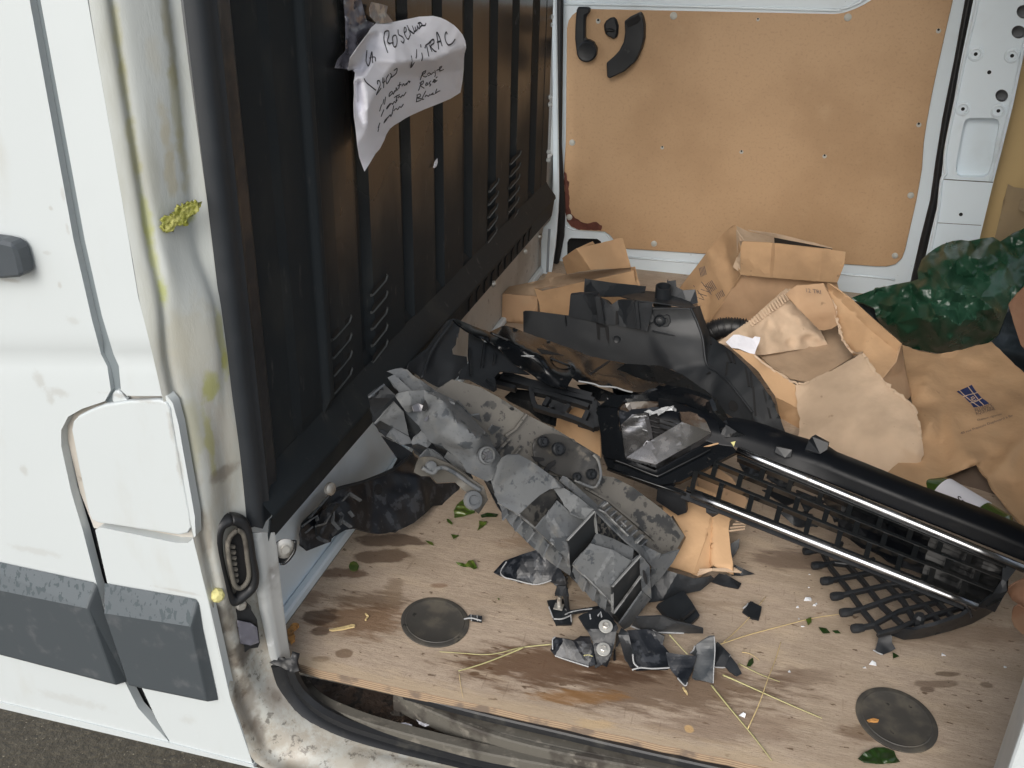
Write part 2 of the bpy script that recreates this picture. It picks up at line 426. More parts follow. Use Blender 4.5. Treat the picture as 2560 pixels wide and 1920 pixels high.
M['disc'] = pm('worn_metal_floor_disc', (.07, .066, .06), .55, metal=.2, var=[((.125, .112, .092), 25, .45, .65), ((.02, .02, .02), 50, .64, .7)], bump=(80, .3, .001))
M['leafg'] = pm('green_leaf', (.05, .09, .012), .35, var=[((.09, .12, .02), 60, .45, .6)], spec=.6)
M['leafd'] = pm('dark_green_leaf', (.016, .04, .008), .3)
M['leafb'] = pm('dry_brown_leaf', (.13, .08, .05), .8, var=[((.28, .2, .14), 60, .45, .65)], bump=(80, .5, .003))
M['grass'] = pm('yellow_grass', (.42, .39, .19), .6)
M['straw'] = pm('pale_straw', (.62, .48, .24), .6)
M['splinter'] = pm('fresh_wood_splinter', (.55, .27, .08), .7, var=[((.3, .15, .05), 80, .5, .6)])
M['rust'] = pm('red_brown_stain', (.085, .022, .014), .5, var=[((.14, .045, .03), 30, .4, .6)])
M['void'] = pm('dark_opening', (.006, .006, .007), .8)
M['grime'] = pm('grime_and_mud', (.045, .03, .022), .7, var=[((.12, .085, .06), 35, .5, .65), ((.015, .012, .01), 70, .5, .6)], bump=(60, .9, .006))
M['mastic'] = pm('dirty_grey_sill_mastic', (.10, .093, .078), .75, var=[((.05, .043, .036), 25, .5, .65), ((.17, .155, .13), 60, .55, .7)], bump=(90, .4, .002))
M['yellow'] = pm('yellow_paint_plug', (.62, .58, .25), .6, bump=(90, .4, .002))
M['glass'] = pm('glass_crumb', (.6, .62, .65), .1, spec=.9)
M['cap'] = pm('pale_grey_cap', (.50, .50, .46), .55)
M['brown_flange'] = pm('dusty_brown_black_steel', (.008, .0078, .0075), .5, var=[((.05, .04, .03), 26, .55, .75, (1, 1, 1), .35)], rvar=(.75, 14, .4, .7), spec=.2)
M['galv'] = pm('scuffed_grey_white_flange', (.46, .48, .48), .35, var=[((.22, .21, .2), 14, .5, .7), ((.7, .72, .74), 30, .6, .75)], metal=.15)

def add_smudges():
    m = M['paint']; t = m.node_tree; b = t.nodes['Principled BSDF']
    c = b.inputs['Base Color'].links[0].from_socket
    rg = noisef(t, coord(t, 'pos'), 70, detail=5, rough=.7, lo=None)
    for k, x, y, rx, ry, s in (('V2', 255, 970, 45, 70, .5), ('V2', 400, 1060, 110, 40, .5), ('V2', 345, 1110, 35, 50, .5), ('V2', 505, 560, 60, 40, .35), ('V2', 415, 315, 14, 30, .6), ('V2', 160, 1590, 35, 40, .5), ('V1', 350, 1440, 18, 18, .6), ('V1', 435, 1350, 18, 60, .4), ('V1', 465, 1580, 16, 50, .5), ('V1', 60, 1640, 90, 8, .5),
                               ('V2', 60, 275, 90, 14, .7), ('V2', 320, 90, 40, 12, .4), ('V3', 250, 160, 240, 30, .35), ('V3', 1060, 1000, 20, 20, .3), ('V3', 500, 1190, 300, 40, .3), ('V3', 1300, 1330, 60, 40, .3), ('V2', 1185, 1300, 22, 120, .6), ('V2', 1240, 1560, 22, 150, .6), ('V2', 900, 1095, 260, 10, .6), ('V3', 1250, 440, 200, 12, .5), ('V3', 360, 335, 340, 10, .5)):
        c0 = on(*px(k, x, y), y=-.11); rx_ = (on(*px(k, x + rx, y), y=-.11) - c0).length; ry_ = (on(*px(k, x, y + ry), y=-.11) - c0).length
        msk = blob(t, tuple(c0), (max(rx_, .003), .05, max(ry_, .003)), 0, rg, .8, amp=1.0)
        c = mixc(t, mth(t, 'MULTIPLY', msk, s * .55), c, (.27, .235, .19))
    L(t, c, b.inputs['Base Color'])
add_smudges()
def moulding_mat():
    m, t, b = nodes('spotted_grey_moulding')
    base = mixc(t, noisef(t, coord(t, 'pos'), 40, lo=.55, hi=.75), (.05, .06, .068), (.085, .092, .1))
    wet = noisef(t, coord(t, 'pos', (1.4, 1, .8)), 120, detail=2, lo=.55, hi=.585)
    sx = N(t, 'ShaderNodeSeparateXYZ'); L(t, N(t, 'ShaderNodeNewGeometry').outputs['True Normal'], sx.inputs[0])
    mr = N(t, 'ShaderNodeMapRange'); mr.inputs['From Min'].default_value = .2; mr.inputs['From Max'].default_value = .45; L(t, sx.outputs[2], mr.inputs[0])
    wet = mth(t, 'MULTIPLY', wet, mr.outputs[0])
    dusty = mixc(t, mr.outputs[0], base, (.085, .102, .115))
    L(t, mixc(t, wet, dusty, (.035, .052, .06)), b.inputs['Base Color']); b.inputs['Roughness'].default_value = .5
    bn = N(t, 'ShaderNodeBump'); bn.inputs['Strength'].default_value = .15; bn.inputs['Distance'].default_value = .0006
    L(t, noisef(t, coord(t, 'pos'), 700, lo=None), bn.inputs['Height']); L(t, bn.outputs[0], b.inputs['Normal'])
    return m
M['moulding'] = moulding_mat()

def wood_mat():
    m, t, b = nodes('stained_plywood')
    vec = coord(t, 'pos')
    gr = noisef(t, coord(t, 'pos', (1, 4.5, 1)), 34, detail=8, rough=.78, lo=.36, hi=.66)
    c = mixc(t, gr, (.50, .40, .31), (.40, .315, .24))
    c = mixc(t, mth(t, 'MULTIPLY', noisef(t, coord(t, 'pos', (1, 2.2, 1)), 5, lo=.42, hi=.7), .7), c, (.34, .265, .19))
    c = mixc(t, mth(t, 'MULTIPLY', noisef(t, coord(t, 'pos', (1, 3, 1)), 9, lo=.5, hi=.72), .5), c, (.58, .46, .33))
    c = mixc(t, mth(t, 'MULTIPLY', noisef(t, coord(t, 'pos', (1, 2, 1)), 48, lo=.64, hi=.69), .8), c, (.09, .05, .025))
    c = mixc(t, mth(t, 'MULTIPLY', noisef(t, coord(t, 'pos', (1, 2.5, 1)), 260, detail=3, lo=.56, hi=.7), .55), c, (.2, .14, .095))
    c = mixc(t, mth(t, 'MULTIPLY', noisef(t, coord(t, 'pos', (.35, 6, 1)), 90, detail=3, lo=.64, hi=.7), .5), c, (.62, .52, .42))
    c = mixc(t, mth(t, 'MULTIPLY', noisef(t, coord(t, 'pos', (5, .5, 1)), 26, detail=3, lo=.66, hi=.7), .35), c, (.22, .16, .12))
    rag = noisef(t, coord(t, 'pos', (1, 5, 1)), 20, detail=5, rough=.65, lo=None)
    rag2 = noisef(t, coord(t, 'pos', (1, 1.6, 1)), 22, detail=4, lo=None)
    ro = None
    ST = [  # view, x, y, rx, ry, colour, strength, ragged
        ('V11', 1000, 190, 200, 60, (.10, .058, .033), .85, 1), ('V11', 1050, 85, 270, 50, (.085, .05, .032), .9, 1),
        ('V11', 720, 315, 200, 42, (.11, .06, .035), .85, 1), ('V11', 840, 630, 370, 150, (.16, .085, .04), .85, 0),
        ('V11', 560, 615, 140, 62, (.05, .026, .014), .85, 1), ('V11', 900, 500, 330, 75, (.12, .075, .045), .8, 0),
        ('V11', 560, 712, 75, 32, (.09, .05, .03), .85, 1), ('V11', 1060, 430, 80, 110, (.25, .18, .12), .8, 0),
        ('V11', 715, 870, 60, 32, (.15, .09, .05), .8, 1), ('V11', 560, 905, 75, 22, (.16, .1, .06), .8, 1),
        ('V11', 1370, 400, 75, 20, (.26, .16, .1), .8, 1), ('V11', 480, 480, 140, 60, (.17, .1, .06), .7, 0),
        ('V12', 140, 600, 520, 120, (.11, .055, .028), .95, 0), ('V12', 640, 700, 640, 140, (.15, .095, .06), .9, 0),
        ('V12', 250, 740, 230, 40, (.28, .13, .03), .65, 0), ('V12', 460, 640, 240, 60, (.07, .036, .02), .75, 0),
        ('V12', 900, 870, 420, 90, (.22, .15, .105), .6, 0), ('V12', 1500, 905, 120, 45, (.14, .085, .05), .75, 0),
        ('V12', 1230, 660, 170, 55, (.17, .115, .08), .65, 0), ('V12', 340, 865, 110, 30, (.62, .42, .2), .8, 0),
        ('V12', 740, 880, 22, 20, (.62, .40, .18), .9, 1), ('V12', 1210, 140, 260, 55, (.14, .095, .07), .8, 0),
        ('V12', 1820, 685, 120, 16, (.13, .085, .055), .7, 1), ('V12', 1790, 710, 45, 14, (.1, .06, .04), .8, 1),
        ('V12', 2050, 690, 40, 16, (.12, .08, .05), .7, 1), ('V12', 1950, 470, 420, 60, (.2, .14, .1), .5, 0),
        ('V9', 640, 840, 300, 60, (.28, .18, .11), .5, 0), ('V18', 640, 165, 28, 16, (.11, .06, .04), .9, 1), ('V18', 685, 310, 55, 24, (.12, .07, .04), .9, 1),
        ('V12', 600, 320, 420, 60, (.30, .22, .15), .6, 0), ('V12', 1870, 640, 60, 10, (.12, .08, .05), .8, 1), ('V12', 1750, 930, 140, 40, (.2, .14, .1), .5, 0)]
    rs = None
    for k, x, y, rx, ry, col, st, r1 in ST:
        c0 = on(*px(k, x, y), z=0); cx = on(*px(k, x + rx, y), z=0); cy = on(*px(k, x, y + ry), z=0)
        ax = cx - c0; msk = blob(t, (c0.x, c0.y, 0), (ax.length, (cy - c0).length, 1), math.atan2(ax.y, ax.x), rag if not r1 else rag2, .35 if r1 else .6, amp=.9 if r1 else 1.1)
        msk = mth(t, 'MULTIPLY', msk, st * .88)
        c = mixc(t, msk, c, col)
        if sum(col) < .4: rs = msk if rs is None else mth(t, 'MAXIMUM', rs, msk)
    # pale worn band and dark edge along the front
    sx = N(t, 'ShaderNodeSeparateXYZ'); L(t, vec, sx.inputs[0])
    yy = mth(t, 'ADD', sx.outputs[1], mth(t, 'MULTIPLY', mth(t, 'SUBTRACT', rag, .5), .05))
    mr = N(t, 'ShaderNodeMapRange', interpolation_type='SMOOTHSTEP'); mr.inputs['From Min'].default_value = .03; mr.inputs['From Max'].default_value = .008
    L(t, yy, mr.inputs[0]); c = mixc(t, mth(t, 'MULTIPLY', mr.outputs[0], .6), c, (.52, .40, .27))
    L(t, c, b.inputs['Base Color'])
    rr = N(t, 'ShaderNodeMapRange'); rr.inputs['To Min'].default_value = .7; rr.inputs['To Max'].default_value = .42; L(t, rs, rr.inputs[0]); L(t, rr.outputs[0], b.inputs['Roughness'])
    bn = N(t, 'ShaderNodeBump'); bn.inputs['Strength'].default_value = .3; bn.inputs['Distance'].default_value = .0012
    L(t, gr, bn.inputs['Height']); L(t, bn.outputs[0], b.inputs['Normal'])
    b.inputs['Specular IOR Level'].default_value = .35
    return m
M['wood'] = wood_mat()
def edge_mat():
    m, t, b = nodes('plywood_edge_layers')
    sx = N(t, 'ShaderNodeSeparateXYZ'); L(t, N(t, 'ShaderNodeNewGeometry').outputs['Position'], sx.inputs[0])
    wv = mth(t, 'SINE', mth(t, 'ADD', mth(t, 'MULTIPLY', sx.outputs[2], 1900), mth(t, 'MULTIPLY', noisef(t, coord(t, 'pos'), 9, lo=None), 5)))
    c = mixc(t, mth(t, 'MULTIPLY', mth(t, 'ADD', wv, 1), .5), (.38, .28, .185), (.2, .135, .085))
    c = mixc(t, noisef(t, coord(t, 'pos'), 22, lo=.5, hi=.62), c, (.16, .12, .09))
    L(t, c, b.inputs['Base Color']); b.inputs['Roughness'].default_value = .8; return m
M['wood_edge'] = edge_mat()

def jamb_mat():
    m, t, b = nodes('dirty_algae_stained_paint')
    vec = coord(t, 'pos')
    c = mixc(t, noisef(t, coord(t, 'pos', (1, 1, .25)), 22, lo=.42, hi=.72), (.47, .50, .49), (.38, .39, .35))
    sx = N(t, 'ShaderNodeSeparateXYZ'); L(t, vec, sx.inputs[0])
    # general soiling of the lower pillar (splash height)
    low = N(t, 'ShaderNodeMapRange', interpolation_type='SMOOTHSTEP'); low.inputs['From Min'].default_value = .56; low.inputs['From Max'].default_value = .36; L(t, sx.outputs[2], low.inputs[0])
    d1 = noisef(t, coord(t, 'pos', (1, 1, .35)), 34, detail=6, rough=.7, lo=.40, hi=.62)
    c = mixc(t, mth(t, 'MULTIPLY', mth(t, 'MULTIPLY', mth(t, 'ADD', d1, .35), low.outputs[0]), .5), c, (.38, .35, .29))
    low2 = N(t, 'ShaderNodeMapRange', interpolation_type='SMOOTHSTEP'); low2.inputs['From Min'].default_value = .25; low2.inputs['From Max'].default_value = .08; L(t, sx.outputs[2], low2.inputs[0])
    d2 = noisef(t, vec, 30, detail=6, rough=.7, lo=.40, hi=.60)
    c = mixc(t, mth(t, 'MULTIPLY', mth(t, 'MULTIPLY', mth(t, 'ADD', mth(t, 'MULTIPLY', d2, .7), .3), low2.outputs[0]), .7), c, (.27, .235, .185))
    d3 = noisef(t, vec, 75, detail=6, rough=.7, lo=.56, hi=.64)
    c = mixc(t, mth(t, 'MULTIPLY', mth(t, 'MULTIPLY', d3, low2.outputs[0]), .7), c, (.06, .05, .04))
    rg = noisef(t, vec, 45, detail=4, lo=None)
    JR = [(-700, 120, 372), (0, 219, 450), (600, 322, 531), (900, 385, 573), (1080, 428, 596), (1200, 455, 611), (1360, 485, 626), (1500, 521, 640), (1650, 549, 686), (1743, 575, 712), (1850, 607, 772), (1920, 633, 890)]
    def J(u, v):
        v_ = max(-700, min(1919, v))
        for (v0, a0, i0), (v1, a1, i1) in zip(JR, JR[1:]):
            if v0 <= v_ <= v1:
                f = (v_ - v0) / (v1 - v0); a = a0 + (a1 - a0) * f; i = i0 + (i1 - i0) * f
                return on(u, v, y=-.11 + .073 * max(0, min(1, (u - a) / (i - a))))
    ST = [('V1', 790, 200, 28, 330, (.36, .34, .15), .75), ('V1', 845, 600, 28, 300, (.33, .31, .12), .7), ('V1', 905, 1050, 26, 330, (.33, .31, .12), .75), ('V1', 990, 1500, 34, 330, (.36, .38, .1), .8),
          ('V1', 1165, 250, 32, 420, (.27, .24, .13), .8), ('V1', 1225, 750, 34, 400, (.35, .33, .18), .7), ('V1', 1290, 1150, 34, 380, (.36, .33, .2), .75),
          ('V1', 1120, 900, 30, 300, (.42, .38, .26), .8), ('V1', 1170, 1200, 28, 220, (.42, .38, .26), .8), ('V1', 1040, 400, 60, 240, (.46, .44, .36), .5),
          ('V1', 1350, 1420, 50, 130, (.28, .30, .05), .9), ('V1', 1250, 1500, 130, 70, (.26, .3, .03), .85), ('V1', 1150, 1560, 60, 60, (.26, .3, .03), .9),
          ('V2', 1040, 120, 36, 260, (.42, .44, .14), .8), ('V2', 1130, 330, 40, 170, (.36, .40, .06), .9), ('V2', 1530, 700, 35, 260, (.34, .34, .1), .8),
          ('V2', 1560, 850, 50, 120, (.34, .34, .06), .85), ('V2', 1450, 1010, 70, 130, (.31, .32, .04), .9), ('V2', 1320, 700, 190, 330, (.42, .40, .32), .6),
          ('V2', 1290, 1350, 110, 330, (.38, .37, .23), .65), ('V2', 1440, 1400, 30, 300, (.36, .35, .1), .8), ('V2', 1560, 1350, 70, 330, (.42, .39, .34), .6),
          ('V3', 1520, 620, 90, 150, (.03, .024, .018), .85), ('V3', 1700, 1250, 90, 250, (.13, .1, .075), .8), ('V3', 1600, 900, 90, 120, (.16, .13, .1), .7), ('V3', 1900, 1150, 120, 200, (.2, .15, .11), .6),
          ('V3', 1690, 850, 110, 140, (.06, .05, .04), .8), ('V17', 380, 130, 55, 140, (.04, .032, .025), .85), ('V17', 470, 420, 60, 240, (.05, .04, .03), .8), ('V17', 640, 560, 130, 90, (.07, .05, .035), .85), ('V17', 600, 880, 90, 130, (.1, .08, .06), .8), ('V17', 780, 1300, 60, 330, (.09, .07, .055), .75), ('V17', 930, 980, 50, 130, (.13, .1, .075), .75), ('V14', 690, 1250, 90, 250, (.08, .065, .05), .8), ('V2', 1540, 1620, 100, 70, (.14, .11, .08), .8), ('V14', 330, 450, 40, 500, (.2, .17, .13), .7)]
    for k, x, y, rx, ry, col, st in ST:
        c0 = J(*px(k, x, y)); cy = J(*px(k, x, y + ry)); cx = J(*px(k, x + rx, y))
        r = max(.004, math.hypot(cx.x - c0.x, cx.y - c0.y))
        msk = blob(t, tuple(c0), (max(r * 1.3, .009), max(r * 1.3, .009), (cy - c0).length), 0, rg, .6, amp=.8)
        c = mixc(t, mth(t, 'MULTIPLY', msk, st * .72), c, col)
    L(t, c, b.inputs['Base Color']); b.inputs['Roughness'].default_value = .5; b.inputs['Coat Weight'].default_value = .15
    bn = N(t, 'ShaderNodeBump'); bn.inputs['Strength'].default_value = .18; bn.inputs['Distance'].default_value = .001
    L(t, d1, bn.inputs['Height']); L(t, bn.outputs[0], b.inputs['Normal'])
    return m
M['jamb'] = jamb_mat()
def wet_ground():
    m, t, b = nodes('wet_asphalt')
    c = mixc(t, noisef(t, coord(t, 'pos'), 60, detail=6, rough=.75, lo=.35, hi=.7), (.06, .05, .033), (.115, .1, .07))
    c = mixc(t, noisef(t, coord(t, 'pos'), 160, detail=2, lo=.68, hi=.72), c, (.3, .27, .2))
    L(t, c, b.inputs['Base Color']); b.inputs['Roughness'].default_value = .45
    bn = N(t, 'ShaderNodeBump'); bn.inputs['Strength'].default_value = .8; bn.inputs['Distance'].default_value = .006
    L(t, noisef(t, coord(t, 'pos'), 120, lo=None), bn.inputs['Height']); L(t, bn.outputs[0], b.inputs['Normal'])
    return m
M['ground'] = wet_ground()
# ---------------- ground ----------------
gv = []; gf = []
gm = bpy.data.meshes.new('ground')
def gplane():
    s = 120.0
    return [(-s, -s, -.62), (s, -s, -.62), (s, s, -.62), (-s, s, -.62)], [(0, 1, 2, 3)]
o = mk('ground', *gplane(), M['ground']); o['kind'] = 'structure'

# ---------------- the van ----------------
van = root('cargo_van', 'white cargo van seen through its open side loading door', 'van', (0.4, 0.8, -0.62))
P = M['paint']
cz0 = on(0, 897, y=-.11); cz1 = on(383, 897, y=-.11)
bz0 = on(0, 1741, y=-.11)
def skin_profile(Q):
    zc = cz0.z + (cz1.z - cz0.z) * (Q.x - cz0.x) / (cz1.x - cz0.x)
    d = Q.z - zc
    h = -.0050 * math.exp(-(d / .011) ** 2)
    if d < 0: h -= .0035 * min(1, -d / .02) * math.exp(d / .12)
    e = Q.z - bz0.z
    return h
door = [(-900, -700), (-60, -700), (74, 0), (184, 600), (230, 800), (253, 886), (268, 915), (277, 975), (262, 1003), (205, 1022), (170, 1042), (153, 1075), (153, 1115), (178, 1230), (208, 1330), (240, 1454), (264, 1530), (310, 1700), (345, 1770), (383, 1812), (421, 1852), (414, 1858), (0, 1762), (-900, 1560)]
fd, _ = sheet('front_door', 'N', door, SK, P, van, spacing=26, nz=skin_profile, thick=.012, smooth=True, ang=30)
side = [(-20, -700), (120, -700), (219, 0), (322, 600), (345, 740), (385, 900), (405, 985), (432, 1010), (446, 1060), (487, 1292), (491, 1330), (480, 1356), (452, 1362), (420, 1356), (258, 1322), (240, 1325), (268, 1456), (290, 1530), (345, 1700), (357, 1725), (392, 1800), (423, 1852), (420, 1862), (0, 1768), (-900, 1566), (-900, 1590), (0, 1790), (637, 1925), (633, 1913), (575, 1743), (525, 1500), (506, 1490), (485, 1356)]
side = [(-20, -700), (120, -700), (219, 0), (322, 600), (345, 740), (385, 900), (405, 990), (455, 1200), (485, 1356), (506, 1440), (521, 1500), (575, 1743), (633, 1913), (420, 1866), (424, 1853), (392, 1800), (357, 1725), (345, 1700), (290, 1530), (268, 1456), (238, 1325), (250, 1318), (440, 1357), (470, 1357), (489, 1340), (487, 1292), (446, 1060), (432, 1008), (418, 990), (318, 990), (302, 975), (297, 915), (284, 886), (255, 790), (212, 600), (101, 0)]
sp, _ = sheet('side_panel', 'N', side, SK, P, van, spacing=24, nz=skin_profile, thick=.012, smooth=True, ang=30)
# rocker under the door, dark sheet standing in for shade in all seams
sheet('rocker_lip', 'N', [(-900, 1558), (0, 1756), (420, 1857), (633, 1913), (637, 1921), (0, 1771), (-900, 1571)], SK, P, van, h=.002, spacing=40, thick=.02, bevel=.003)
sheet('seam_shade_backing', 'N', [(-60, -700), (150, -700), (260, 0), (345, 600), (420, 1000), (520, 1500), (630, 1905), (0, 1750), (0, 1200), (130, 1000), (40, 0)], SK, M['rubber'], van, h=-.016, thick=.004)
gk, _ = sheet('seam_shade_strip', 'N', [(-30, -700), (96, -700), (100, 0), (212, 600), (284, 886), (297, 915), (302, 990), (270, 1010), (262, 1000), (277, 975), (266, 915), (250, 886), (180, 600), (82, 0)], SK, pm('seam_shade_grey', (.17, .2, .215), .5), van, h=-.0085, thick=.002)  # grey strip standing in for the shaded gap of the door seam
# fuel flap in its recess
flap = [(178, 1075), (182, 1055), (196, 1040), (225, 1025), (260, 1012), (320, 1003), (395, 1000), (414, 1006), (424, 1022), (430, 1060), (474, 1290), (477, 1318), (468, 1334), (448, 1338), (425, 1335), (245, 1308), (228, 1300), (220, 1280), (195, 1165)]
ff, _ = sheet('fuel_flap', 'N', flap, SK, P, sp, h=.0005, thick=.008, bevel=.004)
ff.modifiers['bevel'].segments = 3
lip, _ = sheet('flap_hinge', 'N', [(278, 1003), (280, 985), (288, 976), (300, 980), (310, 996), (318, 1004), (285, 1009)], SK, P, sp, h=-.002, thick=.008, bevel=.002)
sheet('flap_recess', 'N', [(160, 1060), (200, 1020), (280, 985), (420, 985), (440, 1010), (492, 1330), (470, 1358), (235, 1320), (200, 1230)], SK, M['paint_dusty'], sp, h=-.0125, thick=.002)
def flare(name, top, ridge, low, cap, parent):
    """plastic rubbing strip: sloped top, flat face, sloped end"""
    V = [SK(*px('V3', *q), 0.001) for q in top] + [SK(*px('V3', *q), .015) for q in ridge] + [SK(*px('V3', *q), .015) for q in low] + [SK(*px('V3', *q), 0) for q in low]
    Fc = [(0, 1, 3, 2), (2, 3, 5, 4), (4, 5, 7, 6)]
    n = len(V)
    c = [SK(*px('V3', *q), h) for q, h in cap]
    V += c; Fc += [(3, n, n + 1), (1, n, 3), (3, n + 1, n + 2, 5)]
    b = len(V); V += [V[0] + Vector((0, .02, 0)), V[1] + Vector((0, .02, 0))]
    o = mk(name, V, Fc, M['moulding'], parent, bevel=.0025, seg=2)
    bm = bmesh.new(); bm.from_mesh(o.data); bmesh.ops.remove_doubles(bm, verts=bm.verts, dist=1e-5); bmesh.ops.recalc_face_normals(bm, faces=bm.faces); bm.to_mesh(o.data); bm.free()
    return o
flare('rubbing_strip', [(-400, 150), (645, 377)], [(-400, 350), (600, 560)], [(-400, 772), (790, 1082)], [((668, 392), .001), ((716, 560), .001), ((876, 1062), .001)], fd)
flare('rubbing_strip', [(722, 381), (1345, 490)], [(722, 590), (1315, 690)], [(890, 1088), (1425, 1198)], [((1372, 515), .001), ((1402, 700), .001), ((1508, 1188), .001)], sp)
# cab door handle
sheet('door_handle', 'N', [(-160, 580), (0, 602), (22, 608), (36, 620), (46, 650), (53, 682), (50, 694), (0, 698), (-160, 690)], SK, M['trim'], fd, h=.022, thick=.02, bevel=.006)

# door pillar (jamb) lofted from the corner of the skin to the edge of the bulkhead, running down into the sill
YC = [-.11, -.1035, -.091, -.0935, -.074, -.054, -.045, -.039, -.034]
rows = [(-700, [120, 175, 185, 200, 262, 325, 336, 350, 372]), (0, [219, 268, 277, 291, 350, 410, 420, 431, 450]), (300, [271, 316, 324, 340, 395, 445, 455, 468, 490]), (600, [322, 363, 370, 392, 430, 470, 483, 505, 531]), (660, [334, 372, 384, 414, 445, 490, 500, 519, 538]),
        (740, [345, 394, 402, 424, 470, 522, 532, 543, 553]), (820, [365, 402, 408, 420, 480, 535, 544, 554, 562]), (900, [385, 405, 415, 430, 490, 545, 555, 565, 573]), (990, [405, 428, 437, 452, 498, 545, 558, 573, 583]),
        (1080, [428, 446, 455, 482, 520, 550, 572, 587, 596]), (1200, [455, 470, 478, 500, 541, 562, 585, 598, 611]), (1360, [485, 500, 508, 527, 556, 583, 602, 614, 626]), (1500, [521, 533, 546, 562, 585, 603, 617, 628, 640]), (1650, [549, 560, 575, 592, 612, 632, 650, 668, 686])]
G = []
for v, us in rows: G.append([on(u, v, y=YC[i]) for i, u in enumerate(us)])
fr = [0, .08, .2, .3, .5, .68, .82, .92, 1]
for (a, i, yi) in (((575, 1743), (712, 1738), -.040), ((607, 1850), (772, 1810), -.045), ((633, 1913), (880, 1855), -.045)):
    row = []
    for j, f in enumerate(fr):
        y = -.11 + (yi + .11) * f + (.006 if j in (2, 3) else 0)
        row.append(on(a[0] + (i[0] - a[0]) * f, a[1] + (i[1] - a[1]) * f, y=y))
    G.append(row)
for X0, X1 in ((.02, .16), (.10, .25), (.30, .36), (.60, .60), (.85, .85)):
    G.append([Vector((X0 + (X1 - X0) * f, -.11 + .065 * f, -.072 + .006 * f + (-.006 if j in (2, 3) else .003 if j in (5, 6) else 0))) for j, f in enumerate(fr)])
V = [q for r in G for q in r]; n = 9
Fc = [(r * n + c, r * n + c + 1, (r + 1) * n + c + 1, (r + 1) * n + c) for r in range(len(G) - 1) for c in range(n - 1)]
pil = mk('door_pillar', V, Fc, M['jamb'], van, smooth=True)
m_ = pil.modifiers.new('sub', 'SUBSURF'); m_.levels = 2; m_.render_levels = 2; m_.subdivision_type = 'CATMULL_CLARK'
# outer face of the sill under the opening
mk('sill', [(-.013, -.111, -.071), (1.0, -.111, -.071), (1.0, -.105, -.16), (.0, -.1, -.16)], [(0, 1, 2, 3)], P, van)
# pale seam ridges running down the pillar
def pilp(k, q, lift=.0):
    u, v = px(k, q[0], q[1]); return on(u, v, y=q[2] - lift)
# algae clump
ac, _ = sheet('moss_clump', 'V1', [(1120, 1530), (1150, 1500), (1200, 1490), (1215, 1435), (1260, 1430), (1300, 1400), (1370, 1400), (1390, 1430), (1360, 1470), (1310, 1500), (1280, 1540), (1220, 1560), (1190, 1600), (1150, 1610), (1125, 1575)], Surf(on(440, 545, y=-.075), Vector((.75, -.66, .1))), pm('moss', (.19, .20, .03), .5, var=[((.3, .3, .08), 90, .45, .6)], bump=(200, .8, .003)), pil, h=.004, spacing=4, nz=crumple(.003, 260), torn=3, thick=.004, smooth=True)
# cable grommet (oval rubber ring with a toothed opening)
GS = Surf(on(540, 1400, y=-.07), Vector((.80, -.6, .05)))
ro = []
ringc = [(690, 260), (560, 330), (500, 480), (500, 700), (545, 950), (620, 1220), (680, 1350), (770, 1370), (880, 1290), (985, 1180), (1000, 1010), (960, 800), (925, 560), (880, 350), (790, 270)]
sweep('cable_grommet', smooth_path([GS(*px('V14', *q), .012) for q in ringc + ringc[:1]], 3), circ(.0075, 10, .010), M['rubber'], pil, up=GS.n, smooth=True)
ri = [(790, 420), (700, 500), (660, 620), (680, 830), (720, 1040), (760, 1180), (830, 1220), (910, 1160), (955, 1040), (930, 800), (900, 560), (860, 450)]
sweep('grommet_lip', smooth_path([GS(*px('V14', *q), .020) for q in ri + ri[:1]], 3), circ(.0030, 8), M['mastic'], pil, up=GS.n, smooth=True)
sheet('grommet_opening', 'V14', ri, GS, M['void'], pil, h=.014, thick=.002)
bars('grommet_teeth', [[GS(*px('V14', 680 + i * 9, 640 + i * 78), .017), GS(*px('V14', 750 + i * 8, 650 + i * 78), .017)] for i in range(7)], circ(.0028, 6), M['mastic'], pil, GS.n)
lathe('yellow_plug', GS(*px('V14', 485, 1280), .020), GS.n, [(.007, 0), (.0088, .006), (.0075, .011), (.004, .013)], M['yellow'], pil, n=8, smooth=False)
# latch pocket with black tape under it
sheet('latch_plate', 'V17', [(480, 40), (560, 0), (650, 20), (700, 90), (760, 190), (790, 420), (770, 470), (690, 480), (590, 560), (550, 590), (520, 380), (490, 180)], GS, M['rubber'], pil, h=.013, spacing=12, nz=crumple(.003, 90), thick=.006, smooth=True, ang=40)
lathe('latch_bolt', GS(*px('V17', 598, 45), .014), GS.n, [(.0065, 0), (.0065, .003), (.0045, .004), (.0045, .006)], M['steel'], pil, n=12)
sheet('tape_patch', 'V17', [(560, 200), (700, 230), (760, 270), (780, 420), (700, 450), (600, 430)], GS, M['tape_dark'], pil, h=.019, spacing=9, nz=crumple(.002, 150), thick=.001, smooth=True)
# scuffed flange continuing the pillar edge below the bulkhead
G = []
for v, a, c in ((1330, 618, 684), (1372, 630, 690), (1450, 640, 698), (1520, 650, 706), (1600, 668, 716), (1662, 681, 726), (1700, 690, 734)):
    G.append([on(a, v, y=-.036), on(a + (c - a) * .3, v, y=-.036), on(a + (c - a) * .55, v, y=-.024), on(a + (c - a) * .9, v, y=-.014), on(c, v, y=-.010)])
mk('pillar_flange', [q for r in G for q in r], [(r * 5 + c, r * 5 + c + 1, (r + 1) * 5 + c + 1, (r + 1) * 5 + c) for r in range(6) for c in range(4)], M['galv'], pil, smooth=True, thick=.002)
